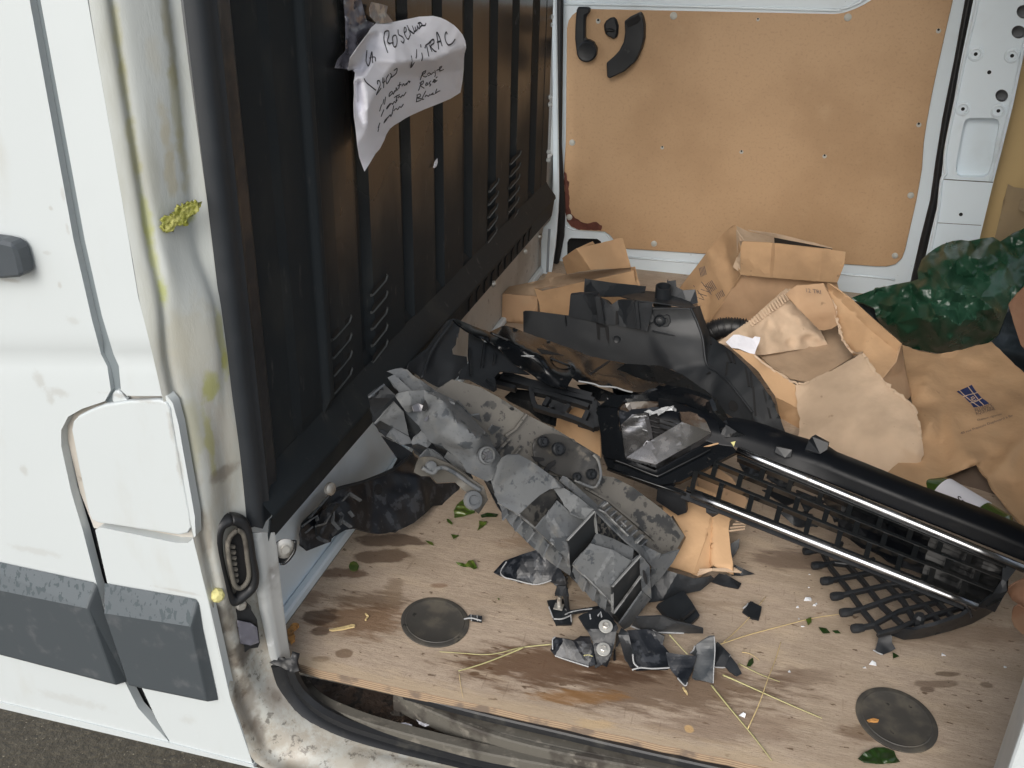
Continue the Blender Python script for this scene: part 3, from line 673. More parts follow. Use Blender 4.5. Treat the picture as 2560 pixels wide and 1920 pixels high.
# floor step, seal and rails along the opening
SEAL = [(-.014, .046), (.0, .046)]
sp3 = [on(u, v, y=-.033) for u, v in ((708, 1657), (722, 1706), (748, 1750), (795, 1792), (858, 1825), (935, 1851), (1015, 1874))]
sp3 += [Vector((x, -.033, sp3[-1].z - .003)) for x in (.26, .40, .60, .85)]
sweep('lower_door_seal', smooth_path(sp3, 5), [(-.017, -.002), (-.015, .005), (-.008, .009), (-.002, .004), (.003, .008), (.012, .009), (.017, .003), (.016, -.004)], M['rubber'], van, up=Vector((0, -.7, .7)), smooth=True, ang=40)
sheet('seal_torn_end', 'V17', [(880, 620), (950, 575), (1010, 565), (1090, 580), (1110, 520), (1160, 540), (1155, 640), (1175, 700), (1100, 720), (1000, 660), (930, 640)], Surf(on(705, 1660, y=-.03), Vector((0, -1, 1))), M['rubber'], van, h=.012, spacing=9, nz=crumple(.004, 120), torn=2, thick=.004, smooth=True)
box('step_well', (-.06, -.05, -.09), (1.0, .06, -.078), M['grime'], van)
mp = [on(u, v, z=-.052) for u, v in ((748, 1700), (800, 1752), (900, 1796), (1010, 1829), (1200, 1876), (1350, 1905), (1600, 1950))]
sweep('step_edge_strip', smooth_path(mp), rect(.017, .02, -.004), M['mastic'], van, bevel=.002)
sweep('step_edge_strip', smooth_path([on(u, v, z=-.036) for u, v in ((985, 1735), (1095, 1786), (1244, 1843), (1407, 1884), (1600, 1920), (1750, 1950), (2000, 2000))]), rect(.009, .03, -.01), M['mastic'], van, bevel=.002)
sweep('step_edge_strip', smooth_path([on(u, v, z=-.03) for u, v in ((1020, 1738), (1190, 1800), (1300, 1830), (1450, 1863), (1600, 1893), (1900, 1955))]), rect(.017, .02, -.012), M['mastic'], van, bevel=.002)
sweep('track_rail', smooth_path([on(u, v, z=-.014) for u, v in ((1010, 1728), (1190, 1776), (1407, 1827), (1600, 1872), (1850, 1927), (2100, 1985))]), rect(.014, .012, -.003), M['rubber'], van, bevel=.002)

# plywood cargo floor
fr_pts = [Vector((-.05 + .013, .035 - .0, 0))]
fr_pts = [on(724, 1655, z=0)]
x = fr_pts[0].x + .02
while x < 1.5:
    fr_pts.append(Vector((x, random.uniform(-.0012, .0012) + (.0 if x > .02 else .002), 0))); x += random.uniform(.02, .05)
outl = fr_pts + [Vector((2.4, 0, 0)), Vector((2.4, 1.76, 0)), Vector((-.052, 1.76, 0)), Vector((-.052, .05, 0))]
nb = len(outl)
V = outl + [q + Vector((0, 0, -.014)) for q in outl]
fl = mk('plywood_floor', V, [tuple(range(nb))], M['wood'], van)
mk('board_edge', V, [(i + nb, i, (i + 1) % nb, (i + 1) % nb + nb)[::-1] for i in range(nb)] , M['wood_edge'], fl)
sheet('split_edge', 'V17', [(1060, 290), (1120, 225), (1175, 235), (1120, 320), (1135, 370), (1100, 440), (1075, 400)], FL, M['splinter'], fl, h=.004, spacing=6, nz=crumple(.002, 200), torn=2, thick=.003)
def disc(k, x, y, rx, ry, rot):
    O_ = [FL(*px(k, *q)) for q in ell(x, y, rx, ry, rot, 56)]
    c = sum(O_, Vector()) / len(O_); V = []; n = 56
    for s, h in ((1, -.001), (1, .0022), (.94, .0030), (.87, .0026), (.85, .0034), (.81, .0026), (.3, .0026)): V += [Vector((c.x + (q.x - c.x) * s, c.y + (q.y - c.y) * s, h)) for q in O_]
    Fc = [(j * n + i, j * n + (i + 1) % n, (j + 1) * n + (i + 1) % n, (j + 1) * n + i) for j in range(6) for i in range(n)] + [tuple(range(6 * n, 7 * n))]
    return mk('floor_disc', V, Fc, M['disc'], fl, smooth=True, ang=30)
disc('V11', 1348, 658, 236, 170, 4)
disc('V12', 1653, 847, 196, 122, 29)
# step panel under the bulkhead
box('step_panel', (-.08, -.03, -.02), (-.066, .62, .30), M['paint_in'], van)
box('step_panel', (-.08, .622, -.02), (-.066, 1.74, .30), M['paint_dusty'], van)
box('panel_foot', (-.066, .0, 0), (-.052, 1.74, .016), M['paint_in'], van, bevel=.003)

# bulkhead: ribbed black steel
bh_x = -.03
ribs = [(863, 902), (989, 1018), (1080, 1105), (1157, 1183), (1224, 1246), (1282, 1300), (1333, 1351)]
prof = [(-.02, 0)]
def yb(u): return on(u, 0, x=bh_x).y
prof += [(yb(640), 0), (yb(660), .003), (yb(730), .002), (yb(738), .010), (yb(752), .010), (yb(762), 0), (yb(800), .002), (yb(858), 0)]
for a, b in ribs:
    ya, ybv = yb(a), yb(b); wv = (ybv - ya)
    prof += [(ya, 0), (ya + wv * .12, -.011), (ybv - wv * .3, -.011), (ybv, 0)]
prof += [(yb(1369), 0), (1.50, 0)]
zs = [.275, .30, .36, .45, .60, .80, 1.1, 1.80]
V = []; Fc = []
for z in zs:
    k = 0.0 if z < .29 else 1.0
    for y, d in prof: V.append((bh_x + d * k, y, z))
n = len(prof)
for r in range(len(zs) - 1):
    for c in range(n - 1): Fc.append((r * n + c, r * n + c + 1, (r + 1) * n + c + 1, (r + 1) * n + c)[::-1])
bh = mk('bulkhead', V, Fc, M['black_panel'], van, bevel=.0025, seg=2)
bm = bmesh.new(); bm.from_mesh(bh.data); bmesh.ops.recalc_face_normals(bm, faces=bm.faces)
bm.to_mesh(bh.data); bm.free()
# edge trim (rubber profile over the free edge)
tz = [.235, .3, .45, .6, .8, 1.1, 1.80]
tp = [(-.036, -.030), (-.034, -.020), (-.026, -.014), (-.016, -.015), (-.008, -.012), (.0, -.017), (.012, -.020), (.024, -.019), (.036, -.024), (.044, -.030)]
V = [(x, y, z + (.004 * math.sin(i * 2.1) if z < .24 else 0)) for z in tz for i, (y, x) in enumerate(tp)]; n = len(tp)
mk('edge_trim', V, [(r * n + c, r * n + c + 1, (r + 1) * n + c + 1, (r + 1) * n + c) for r in range(len(tz) - 1) for c in range(n - 1)], M['trim'] if False else pm('soft_black_trim', (.02, .024, .029), .38, rvar=(.55, 20, .4, .6), bump=(300, .1, .001)), bh, smooth=True, ang=50)
# lower flange and slotted underside
V = []; Fc = []; fpf = [(-.030, .285), (-.022, .270), (-.004, .250), (-.002, .243), (-.006, .238)]
ys = [-.02 + i * .076 for i in range(21)]
for y in ys:
    for X, z in fpf: V.append((X + random.uniform(-.001, .001), y, z + random.uniform(-.0012, .0012)))
n = len(fpf)
mk('lower_flange', V, [(r * n + c, r * n + c + 1, (r + 1) * n + c + 1, (r + 1) * n + c) for r in range(len(ys) - 1) for c in range(n - 1)], M['black_panel'], bh, smooth=True)
mk('slotted_skirt', [(-.008, -.02, .242), (-.008, 1.5, .242), (-.014, 1.5, .195), (-.014, .35, .205), (-.014, -.02, .207)], [(0, 1, 2, 3, 4)], M['black_panel'], bh, thick=.002)
bars('skirt_slots', [[Vector((-.006, y, .236)), Vector((-.0105, y + .012, .208))] for y in [.78 + i * .052 for i in range(10)]], rect(.022, .003), M['void'], bh, Vector((1, 0, 0)))
# louvres
def louvre_mesh(Lw):
    """pressed slot: dark lens shaped opening, raised rim along its lower lip"""
    sl = [(0, -.003), (Lw * .02, .002), (Lw * .18, .0066), (Lw * .86, .0082), (Lw, .0062), (Lw * .9, .0012), (Lw * .15, -.0032)]
    V = [(.0012, a, b) for a, b in sl]; n = len(sl); Fc = [tuple(range(n))]
    rim = [(-.003, -.001), (-.0015, -.0062), (Lw * .15, -.0064), (Lw * .93, -.0014), (Lw + .0035, .005), (Lw + .002, .009)]
    inn = [(-.0005, -.001), (.0005, -.0038), (Lw * .15, -.0038), (Lw * .9, .0008), (Lw + .0005, .006), (Lw, .0085)]
    for (a, b), (c, d) in zip(rim, inn): V += [(0, a, b), (.0032, (a + c) / 2, (b + d) / 2), (.001, c, d)]
    for i in range(len(rim) - 1):
        k = n + i * 3; Fc += [(k, k + 3, k + 4, k + 1), (k + 1, k + 4, k + 5, k + 2)]
    me = bpy.data.meshes.new('vent_louvre'); me.from_pydata(V, [], Fc); me.materials.append(M['rim']); me.materials.append(M['void'])
    me.polygons[0].material_index = 1
    return me
M['rim'] = pm('lighter_black_rim', (.06, .066, .068), .35)  # louvre rims set lighter than the bulkhead panel
for y0, Lw, z0, cnt in ((.2215, .062, .377, 5), (.361, .060, .391, 6), (.976, .068, .392, 7), (1.138, .086, .412, 7)):
    lm = louvre_mesh(Lw)
    for i in range(cnt):
        if z0 - i * .0262 < .245: continue
        o = bpy.data.objects.new('vent_louvre', lm); COL.objects.link(o); o.parent = bh
        o.location = Vector((bh_x + .0004, y0 - i * .0022, z0 - i * .0262)) - ROOT[van]
for u, v in ((1233, 710), (1312, 629), (1349, 592)):
    lathe('bulkhead_bolt', on(*(u, v), x=-.006), Vector((1, 0, 0)), [(.007, -.001), (.007, .003), (.004, .006)], M['steel'], bh, n=12)
lathe('bulkhead_bolt', on(826, 1222, x=.0), Vector((1, -.3, .2)), [(.009, -.003), (.009, .002), (.006, .004)], M['steel'], bh, n=14)
for u, v in ((1378, 42), (1376, 62), (1375, 243), (1374, 262), (1372, 380), (1371, 400)):
    lathe('edge_screw', on(u, v, y=1.49), Vector((.3, -1, .1)), [(.006, 0), (.006, .002), (.003, .004)], M['galv'], bh, n=10)
mk('cab_end_post', *box_vf((-.06, 1.44, .26), (-.029, 1.5, 1.80)), M['black_panel'], bh)
# small bracket with bolt at the bottom corner of the bulkhead
BKS = Surf(on(700, 1380, y=.0), Vector((.6, -.7, .2)))
sheet('corner_bracket', 'V14', [(1320, 600), (1400, 560), (1600, 560), (1590, 700), (1530, 810), (1460, 880), (1400, 885), (1345, 865), (1330, 740)], BKS, M['plastic'], bh, h=-.004, thick=.004, bevel=.001)
sweep('bracket_loop', smooth_path([BKS(*px('V14', *q), .006) for q in [(1590, 560), (1585, 690), (1520, 800), (1450, 870), (1390, 875)]]), circ(.0022, 8), M['gloss'], bh, up=BKS.n, smooth=True)
lathe('bracket_bolt', BKS(*px('V14', 1445, 665), .0), BKS.n, [(.0128, 0), (.013, .002), (.009, .004), (.005, .004), (.005, .007)], M['steel'], bh, n=16)

# far side: sliding door seen from inside
Wm = M['paint_in']
hole = [(602, 470), (602, 185), (612, 162), (630, 152), (810, 158), (835, 175), (842, 200), (842, 470)]
fdo = [(1384, -500), (2520, -500), (2424, 0), (2370, 230), (2342, 400), (2330, 500), (2300, 640), (2270, 760), (2230, 900), (1380, 900), (1380, 640), (1386, 500), (1384, 300)]
fdoor, _ = sheet('far_sliding_door', 'N', fdo, FW, Wm, van, holes=[[px('V6', *q) for q in hole]], thick=.004)
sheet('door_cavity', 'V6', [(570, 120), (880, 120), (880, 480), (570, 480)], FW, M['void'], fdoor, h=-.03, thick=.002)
hb = [(130, 70), (160, 47), (210, 42), (1340, 65), (1380, 60), (1430, 43), (1475, 22), (1510, 0), (1600, -420), (2010, -420), (1885, 0), (1850, 150), (1810, 330), (1787, 440), (1765, 560), (1750, 660), (1742, 780), (1730, 850), (1715, 930), (1690, 1040), (1665, 1150), (1650, 1190), (1620, 1218), (1580, 1228), (1530, 1228), (740, 1170), (370, 1146), (335, 1125), (305, 1085), (280, 1068), (160, 1060), (125, 1045), (105, 1020), (95, 950), (92, 780), (100, 650), (105, 130), (113, 95)]
hbo, _ = sheet('hardboard_panel', 'V5', hb, FW, M['hardboard'], fdoor, h=.008, thick=.005, bevel=.0012)
sheet('red_brown_stain', 'V5', [(93, 790), (104, 800), (106, 830), (117, 838), (112, 870), (118, 905), (115, 950), (125, 985), (143, 1005), (170, 1022), (200, 1030), (240, 1022), (268, 1040), (262, 1062), (160, 1059), (127, 1044), (106, 1020), (96, 950)], FW, M['rust'], fdoor, h=.0087, spacing=6, torn=1.5, thick=.0003)
sweep('pressed_line', smooth_path([FW(*px('V5', *q), .001) for q in [(60, 16), (700, 30), (1300, 47), (1370, 42), (1440, 18), (1500, -20)]]), circ(.004, 8, .003), Wm, fdoor, smooth=True, up=FW.n)
sweep('pressed_line', [FW(*px('V6', *q), .001) for q in [(1010, 285), (1300, 308), (1520, 325)]], circ(.003, 6), Wm, fdoor, smooth=True, up=FW.n)
sweep('pressed_line', smooth_path([FW(*px('V6', *q), .001) for q in [(590, 60), (640, 92), (830, 105), (880, 130), (905, 170)]]), circ(.003, 6), Wm, fdoor, smooth=True, up=FW.n)
sweep('pressed_line', [FW(*px('V7', *q), .001) for q in [(930, 400), (1150, 420), (1320, 440)]], circ(.003, 6), Wm, fdoor, smooth=True, up=FW.n)
def far_r(k, x, y, r):
    a = FW(*px(k, x, y)); b = FW(*px(k, x + r, y)); return (a - b).length
for x, y, r in ((597, 73, 17), (1400, 80, 18), (130, 657, 14), (117, 1000, 14), (507, 1123, 14), (1690, 900, 16), (1617, 1178, 15)):
    R_ = far_r('V5', x, y, r)
    lathe('fixing_cap', FW(*px('V5', x, y), .008), FW.n, [(R_, 0), (R_ * .95, .0025), (R_ * .6, .004), (.001, .0045)], M['cap'], fdoor, n=16)
for x, y, r in ((250, 97, 11), (986, 90, 8), (1818, 142, 12), (1727, 575, 12), (545, 680, 8), (910, 700, 9), (1293, 720, 10)):
    R_ = far_r('V5', x, y, r)
    o = lathe('fixing_hole', FW(*px('V5', x, y), .0079), FW.n, [(R_, 0), (R_, .0012), (R_ * .7, .0016), (.001, .001)], M['cap'], fdoor, n=12)
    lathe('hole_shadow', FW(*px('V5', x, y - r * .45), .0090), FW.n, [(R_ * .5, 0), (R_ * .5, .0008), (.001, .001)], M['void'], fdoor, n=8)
sheet('latch_lever', 'V5', [(150, 38), (156, 33), (204, 33), (208, 40), (206, 65), (190, 72), (188, 100), (188, 182), (205, 184), (228, 196), (242, 225), (238, 255), (222, 277), (196, 285), (168, 276), (150, 250), (146, 215), (142, 180), (143, 120)], FW, M['plastic'], fdoor, h=.032, thick=.024, bevel=.005)
lathe('lever_boss', FW(*px('V5', 197, 238), .030), FW.n, [(.026, -.01), (.026, .002), (.022, .005), (.012, .003), (.001, .003)], M['plastic'], fdoor, n=24)
sheet('latch_knob', 'V5', [(275, 115), (285, 96), (312, 78), (330, 84), (342, 120), (340, 155), (332, 178), (318, 180), (284, 163), (277, 140)], FW, M['plastic'], fdoor, h=.024, thick=.016, bevel=.005)
sheet('knob_ridge', 'V5', [(282, 135), (300, 130), (326, 138), (322, 148), (300, 146), (284, 148)], FW, M['plastic'], fdoor, h=.030, thick=.008, bevel=.003)
gh, _ = sheet('grab_handle', 'V5', [(370, 98), (395, 78), (440, 57), (453, 80), (461, 120), (460, 180), (447, 230), (420, 285), (370, 330), (300, 363), (290, 355), (287, 290), (320, 262), (345, 235), (366, 195), (373, 150)], FW, M['plastic'], fdoor, h=.045, thick=.038, bevel=.009)
gh.modifiers['bevel'].segments = 3
sheet('handle_end', 'V5', [(375, 100), (398, 84), (438, 66), (448, 90), (430, 108), (385, 128)], FW, M['void'], fdoor, h=.0462, thick=.003, bevel=.001)
# black seals left and right of that door
def vseal(pts_l, pts_r, hgt):
    V = []
    for a, b in zip(pts_l, pts_r):
        m1 = (a[0] * .7 + b[0] * .3, a[1] * .7 + b[1] * .3); m2 = (a[0] * .3 + b[0] * .7, a[1] * .3 + b[1] * .7)
        V += [FW(*a, hgt - .012), FW(*m1, hgt), FW(*m2, hgt), FW(*b, hgt - .012)]
    Fc = [(r * 4 + c, r * 4 + c + 1, (r + 1) * 4 + c + 1, (r + 1) * 4 + c) for r in range(len(pts_l) - 1) for c in range(3)]
    return mk('door_seal', V, Fc, M['rubber'], van, smooth=True)
vseal([(1388, -400), (1390, 0), (1387, 360), (1389, 450), (1391, 520), (1389, 590), (1379, 680), (1377, 760)], [(1407, -400), (1409, 0), (1405, 360), (1410, 450), (1414, 520), (1411, 590), (1393, 680), (1391, 760)], .03)
q13 = lambda L_: [px('V13', *q) for q in L_]
vseal(q13([(1330, -700), (1214, 0), (1150, 350), (1080, 700), (1040, 950), (1008, 1180), (948, 1420), (893, 1659), (860, 1800)]), q13([(1380, -700), (1264, 0), (1192, 350), (1130, 700), (1086, 950), (1060, 1180), (1003, 1420), (950, 1659), (920, 1800)]), .03)
# body posts beside that door
sheet('far_front_post', 'V25', [(1290, -3400), (1340, -3400), (1385, 0), (1375, 250), (1340, 700), (1290, 1040), (1270, 1200), (1150, 1200), (1150, 650), (1180, 460), (1270, 370), (1305, 230), (1310, 0)], YP(1.60), Wm, van, thick=.01, bevel=.003)
sweep('post_groove', [YP(1.6)(*px('V25', *q), .001) for q in [(1262, 480), (1250, 700), (1235, 1040)]], circ(.0035, 6), pm('shadow_grey_groove', (.25, .28, .31), .5), van, up=Vector((0, -1, 0)))
PS = YP(1.70, 0, -.12)
post = [(1264, 0), (1380, -700), (1900, -700), (1640, 0), (1564, 320), (1500, 620), (1430, 900), (1380, 1090), (1300, 1420), (1240, 1700), (940, 1700), (1003, 1420), (1060, 1180), (1086, 950), (1130, 700), (1192, 350)]
slot = [(1160, 990), (1165, 950), (1205, 740), (1218, 712), (1245, 698), (1390, 700), (1412, 712), (1418, 740), (1375, 980), (1355, 1035), (1325, 1052), (1190, 1050), (1166, 1035)]
big = [ell(1560, 70, 40, 40, 0, 18), ell(1532, 190, 42, 39, 0, 18), ell(1432, 567, 38, 37, 0, 18)]
po, _ = sheet('far_rear_post', 'V13', post, PS, Wm, van, holes=[slot] + big, thick=.003)
for bq in big:
    hq = [PS(*px('V13', *q), -.004) for q in bq]; h2 = [q - PS.n * .03 for q in hq]; n = len(hq)
    mk('round_hole', hq + h2, [(i, (i + 1) % n, (i + 1) % n + n, i + n) for i in range(n)] + [tuple(range(n, 2 * n))], pm('hole_inside_grey', (.13, .14, .15), .5), po, smooth=False)
hq = [PS(*px('V13', *q), -.003) for q in slot]; h2 = [q - PS.n * .025 for q in hq]; n = len(hq)
mk('slot_recess', hq + h2, [(i, (i + 1) % n, (i + 1) % n + n, i + n) for i in range(n)] + [tuple(range(n, 2 * n))], Wm, po)
for x, y in ((1278, 320), (1493, 330), (1202, 645), (1412, 656)):
    p0 = PS(*px('V13', x, y), 0)
    lathe('raised_ring', p0, PS.n, [(.017, -.001), (.015, .0035), (.011, .004), (.009, .0015), (.001, .0015)], Wm, po, n=20)
    lathe('rivet_hole', p0 + PS.n * .0014, PS.n, [(.0042, 0), (.0042, .0008), (.001, .0008)], M['void'], po, n=10)
for x, y in ((1358, 428), (1190, 1270)):
    lathe('rivet_hole', PS(*px('V13', x, y), 0), PS.n, [(.0045, 0), (.0045, .0008), (.001, .0008)], M['void'], po, n=10)
sweep('post_ridge', smooth_path([PS(*px('V13', *q), .002) for q in [(1390, -600), (1290, 0), (1215, 330), (1150, 640), (1105, 860), (1095, 960), (1100, 1030), (1075, 1070), (1055, 1250), (1010, 1480), (970, 1660)]]), circ(.004, 8), Wm, po, smooth=True, up=PS.n)
sweep('post_ridge', smooth_path([PS(*px('V13', *q), .002) for q in [(1800, -600), (1620, 0), (1548, 340), (1470, 680), (1400, 960), (1365, 1075)]]), circ(.0035, 8), Wm, po, smooth=True, up=PS.n)
sweep('post_joint', [PS(*px('V13', *q), .0005) for q in [(1050, 1320), (1310, 1335)]], circ(.0008, 5), M['mastic'], po, up=PS.n)
sweep('post_joint', [PS(*px('V13', *q), .0005) for q in [(1085, 1062), (1380, 1080)]], circ(.0012, 5), M['mastic'], po, up=PS.n)
# pale wall lining further back, rear doors, roof, near side behind the opening
box('wall_lining', (1.00, 1.722, -.02), (2.4, 1.735, 1.80), M['hardboard2'], van)
box('body_wall', (-.08, 1.76, -.5), (2.5, 1.79, 1.84), M['paint'], van)
mk('roof', *box_vf((-1.0, -.10, 1.80), (2.5, 1.79, 1.84)), M['paint_in'], van)
jp = on(2497, 1875, y=0); jq = on(2520, 1920, y=-.11)
V = [(jp.x, 0, -.16), (jq.x, -.11, -.16), (2.5, -.11, -.16), (2.5, 0, -.16)]
V = [Vector(q) for q in V] + [Vector(q) + Vector((0, 0, 1.98)) for q in V]
mk('rear_body_side', V, [(0, 1, 5, 4), (1, 2, 6, 5), (2, 3, 7, 6), (3, 0, 4, 7), (0, 3, 2, 1), (4, 5, 6, 7)], P, van, bevel=.006, seg=3)
# ---------------- handwritten note taped to the bulkhead ----------------
note = root('handwritten_note', 'wavy white sheet of paper with handwriting taped to the black ribbed bulkhead', 'paper note', on(980, 250, x=-.01))
po_ = [(665, 160, .012), (780, 152, .012), (900, 128, .018), (960, 115, .022), (1060, 110, .035), (1110, 122, .04), (1150, 140, .045), (1200, 172, .05), (1230, 200, .055), (1262, 240, .058), (1280, 280, .06), (1287, 330, .06), (1276, 370, .055), (1272, 400, .05), (1270, 480, .042), (1262, 560, .036), (1247, 640, .03), (1180, 682, .028), (1100, 716, .024), (1000, 755, .022), (900, 800, .02), (860, 822, .02), (830, 842, .018), (790, 865, .018), (760, 890, .02), (735, 930, .02), (720, 970, .022), (690, 1030, .025), (660, 1062, .028), (620, 1130, .03), (585, 1185, .035), (565, 1130, .03), (550, 1090, .03), (535, 1000, .03), (525, 900, .028), (513, 810, .03), (510, 720, .028), (514, 640, .03), (512, 560, .028), (518, 500, .02), (500, 482, .01), (470, 488, .012), (476, 440, .03), (485, 400, .04), (540, 320, .045), (600, 240, .04), (630, 190, .025)]
def v4(k, q): a = px(k, q[0], q[1]); return ((a[0] - 700) / .36166, a[1] / .36166, q[2])
nctrl = [v4('V19', q) for q in [(600, 400, .028), (420, 600, .018), (400, 750, .02), (300, 1050, .018), (500, 900, .035), (880, 700, .042), (870, 930, .05), (1100, 915, .052), (1550, 880, .056), (1800, 780, .056), (1300, 500, .035), (800, 1050, .045), (700, 1150, .04), (1300, 1200, .028), (1700, 1100, .036), (330, 1200, .034), (230, 1300, .018)]] + [v4('V20', q) for q in [(400, 650, .038), (380, 1000, .034), (600, 700, .028), (900, 600, .024), (260, 700, .026), (450, 1200, .03), (230, 500, .02)]]
nt_, npos = sheet('paper_sheet', 'V4', po_, BH, M['paper'], note, spacing=7, ctrl=nctrl, nz=crumple(.0012, 30, ridge=False), thick=.0004, smooth=True)
HW1 = [[(395, 730), (385, 860), (385, 930), (420, 1000), (450, 930), (460, 850), (485, 760), (495, 945)], [(440, 870), (535, 850), (545, 915)],
 [(755, 770), (715, 650), (690, 540), (700, 430), (740, 395), (775, 405), (775, 480), (750, 570), (785, 610), (850, 600)], [(850, 600), (838, 520), (860, 480), (900, 480), (918, 560), (905, 650), (870, 675), (845, 630), (850, 600)],
 [(935, 380), (945, 460), (1010, 500), (1040, 550), (1020, 605), (985, 570)], [(1040, 430), (1075, 400), (1070, 350), (1045, 340), (1040, 420), (1070, 500), (1110, 540), (1140, 480)],
 [(1090, 300), (1130, 380), (1150, 470)], [(1110, 370), (1150, 400), (1200, 440), (1212, 400), (1180, 310)], [(1210, 400), (1240, 400), (1230, 330)], [(1230, 400), (1270, 370), (1265, 310), (1290, 350), (1310, 340), (1300, 270)],
 [(1310, 340), (1350, 290), (1320, 255), (1280, 265)], [(1330, 300), (1400, 300), (1415, 265)],
 [(1165, 830), (1175, 930), (1155, 1030), (1205, 960), (1250, 850), (1255, 720)], [(1345, 780), (1357, 850), (1342, 910)], [(1325, 635), (1330, 675)],
 [(1400, 690), (1420, 640), (1500, 590)], [(1430, 660), (1450, 750), (1465, 830)], [(1480, 640), (1500, 700), (1520, 750)], [(1470, 600), (1540, 540), (1555, 600), (1500, 660), (1560, 740), (1595, 750)],
 [(1635, 710), (1625, 600), (1600, 420), (1650, 500), (1697, 660)], [(1610, 590), (1675, 570)], [(1785, 450), (1765, 415), (1745, 470), (1755, 560), (1800, 635), (1870, 610), (1920, 540)],
 [(580, 1320), (578, 1262), (612, 1258), (628, 1320), (600, 1400), (560, 1500), (640, 1385)], [(675, 1200), (668, 1290), (712, 1262)], [(692, 1220), (685, 1380)], [(770, 1150), (730, 1230), (742, 1310), (790, 1240)], [(790, 1235), (822, 1160), (798, 1130)], [(820, 1200), (900, 1130), (917, 1045), (862, 1080)],
 [(830, 1440), (790, 1470), (780, 1530), (830, 1480)], [(840, 1450), (850, 1490), (880, 1430), (892, 1440)], [(905, 1430), (900, 1380), (930, 1420)], [(970, 1280), (945, 1400)], [(930, 1340), (990, 1320)], [(1000, 1350), (1030, 1310), (1050, 1340), (1080, 1300)], [(1080, 1330), (1120, 1260), (1130, 1290), (1143, 1260)],
 [(1370, 1100), (1350, 1150), (1320, 1240)], [(1345, 1130), (1410, 1080), (1400, 1120), (1350, 1160), (1400, 1190), (1430, 1180)], [(1440, 1150), (1470, 1120), (1490, 1150), (1450, 1170)], [(1500, 1130), (1510, 1150), (1540, 1110), (1560, 1120)], [(1570, 1080), (1582, 1130), (1570, 1190)], [(1600, 1080), (1640, 1060), (1660, 1100)], [(1650, 1060), (1692, 1010), (1650, 1030), (1670, 1080), (1722, 1060)],
 [(1340, 1270), (1300, 1400), (1285, 1420)], [(1310, 1300), (1372, 1260), (1362, 1310), (1322, 1340), (1385, 1385)], [(1410, 1325), (1432, 1290), (1452, 1320), (1412, 1340)], [(1502, 1260), (1470, 1300), (1502, 1320), (1480, 1350)], [(1530, 1280), (1582, 1250), (1552, 1240), (1560, 1290), (1610, 1250)], [(1590, 1210), (1612, 1190)], [(350, 1220), (390, 1290), (550, 1420)]]
HW2 = [[(1270, 390), (1250, 510)], [(1260, 400), (1310, 380), (1320, 420), (1270, 450), (1332, 460), (1320, 490), (1250, 515)], [(1412, 330), (1350, 460), (1380, 470)], [(1400, 430), (1422, 400), (1450, 420)], [(1460, 420), (1482, 390), (1500, 400)], [(1540, 360), (1510, 390), (1562, 380)], [(1605, 290), (1580, 370), (1622, 340), (1660, 325)],
 [(800, 540), (750, 600), (740, 640), (790, 570)], [(790, 570), (830, 540), (840, 560), (870, 510), (890, 530), (920, 480)], [(870, 440), (960, 390)], [(915, 400), (900, 500)], [(930, 450), (960, 420), (980, 440), (1010, 400), (1030, 410), (1070, 350)],
 [(760, 780), (710, 830), (690, 880), (740, 820)], [(750, 800), (800, 740), (810, 770), (840, 700)], [(860, 580), (830, 720)], [(860, 670), (900, 630), (930, 650), (960, 600), (990, 610), (1025, 555)],
 [(720, 430), (700, 560)], [(650, 560), (615, 680)], [(690, 650), (640, 770)], [(620, 880), (590, 965), (605, 950)], [(600, 980), (585, 1030)], [(690, 470), (670, 560)]]
V = []; Fc = []
for k, LS in (('V19', HW1), ('V20', HW2)):
    for st in LS:
        path = [npos(*px(k, *q), .0006) for q in st]
        path = smooth_path(path, 4)
        v, f = sweep_vf(path, circ(.0012 if k == 'V19' and st[0][1] < 1050 else .0008, 5, .0006), BH.n); b = len(V); V += v; Fc += [tuple(i + b for i in t) for t in f]
mk('handwriting', V, Fc, M['ink'], note)
sheet('tape', 'V4', [(618, 60), (632, 14), (700, 28), (746, 42), (735, 90), (785, 152), (700, 165), (662, 158), (622, 112)], BH, M['tape'], note, h=.014, spacing=8, nz=crumple(.002, 60), thick=.0004, smooth=True)
sheet('tape', 'V4', [(440, 0), (545, -60), (600, 140), (650, 160), (600, 250), (540, 330), (478, 420), (470, 480), (378, 470), (400, 410), (455, 350), (450, 150)], BH, M['tape_dark'], note, h=.006, spacing=9, nz=crumple(.004, 45), thick=.0004, smooth=True)
o, _ = sheet('paper_scrap', 'V4', [(1058, 1160), (1066, 1130), (1074, 1110), (1088, 1093), (1090, 1125), (1082, 1150), (1068, 1162)], BH, M['paper'], None, h=.004, spacing=5, nz=crumple(.002, 100), thick=.0004)
tag(o, 'tiny torn scrap of white paper stuck in a rib of the black bulkhead', 'paper scrap')

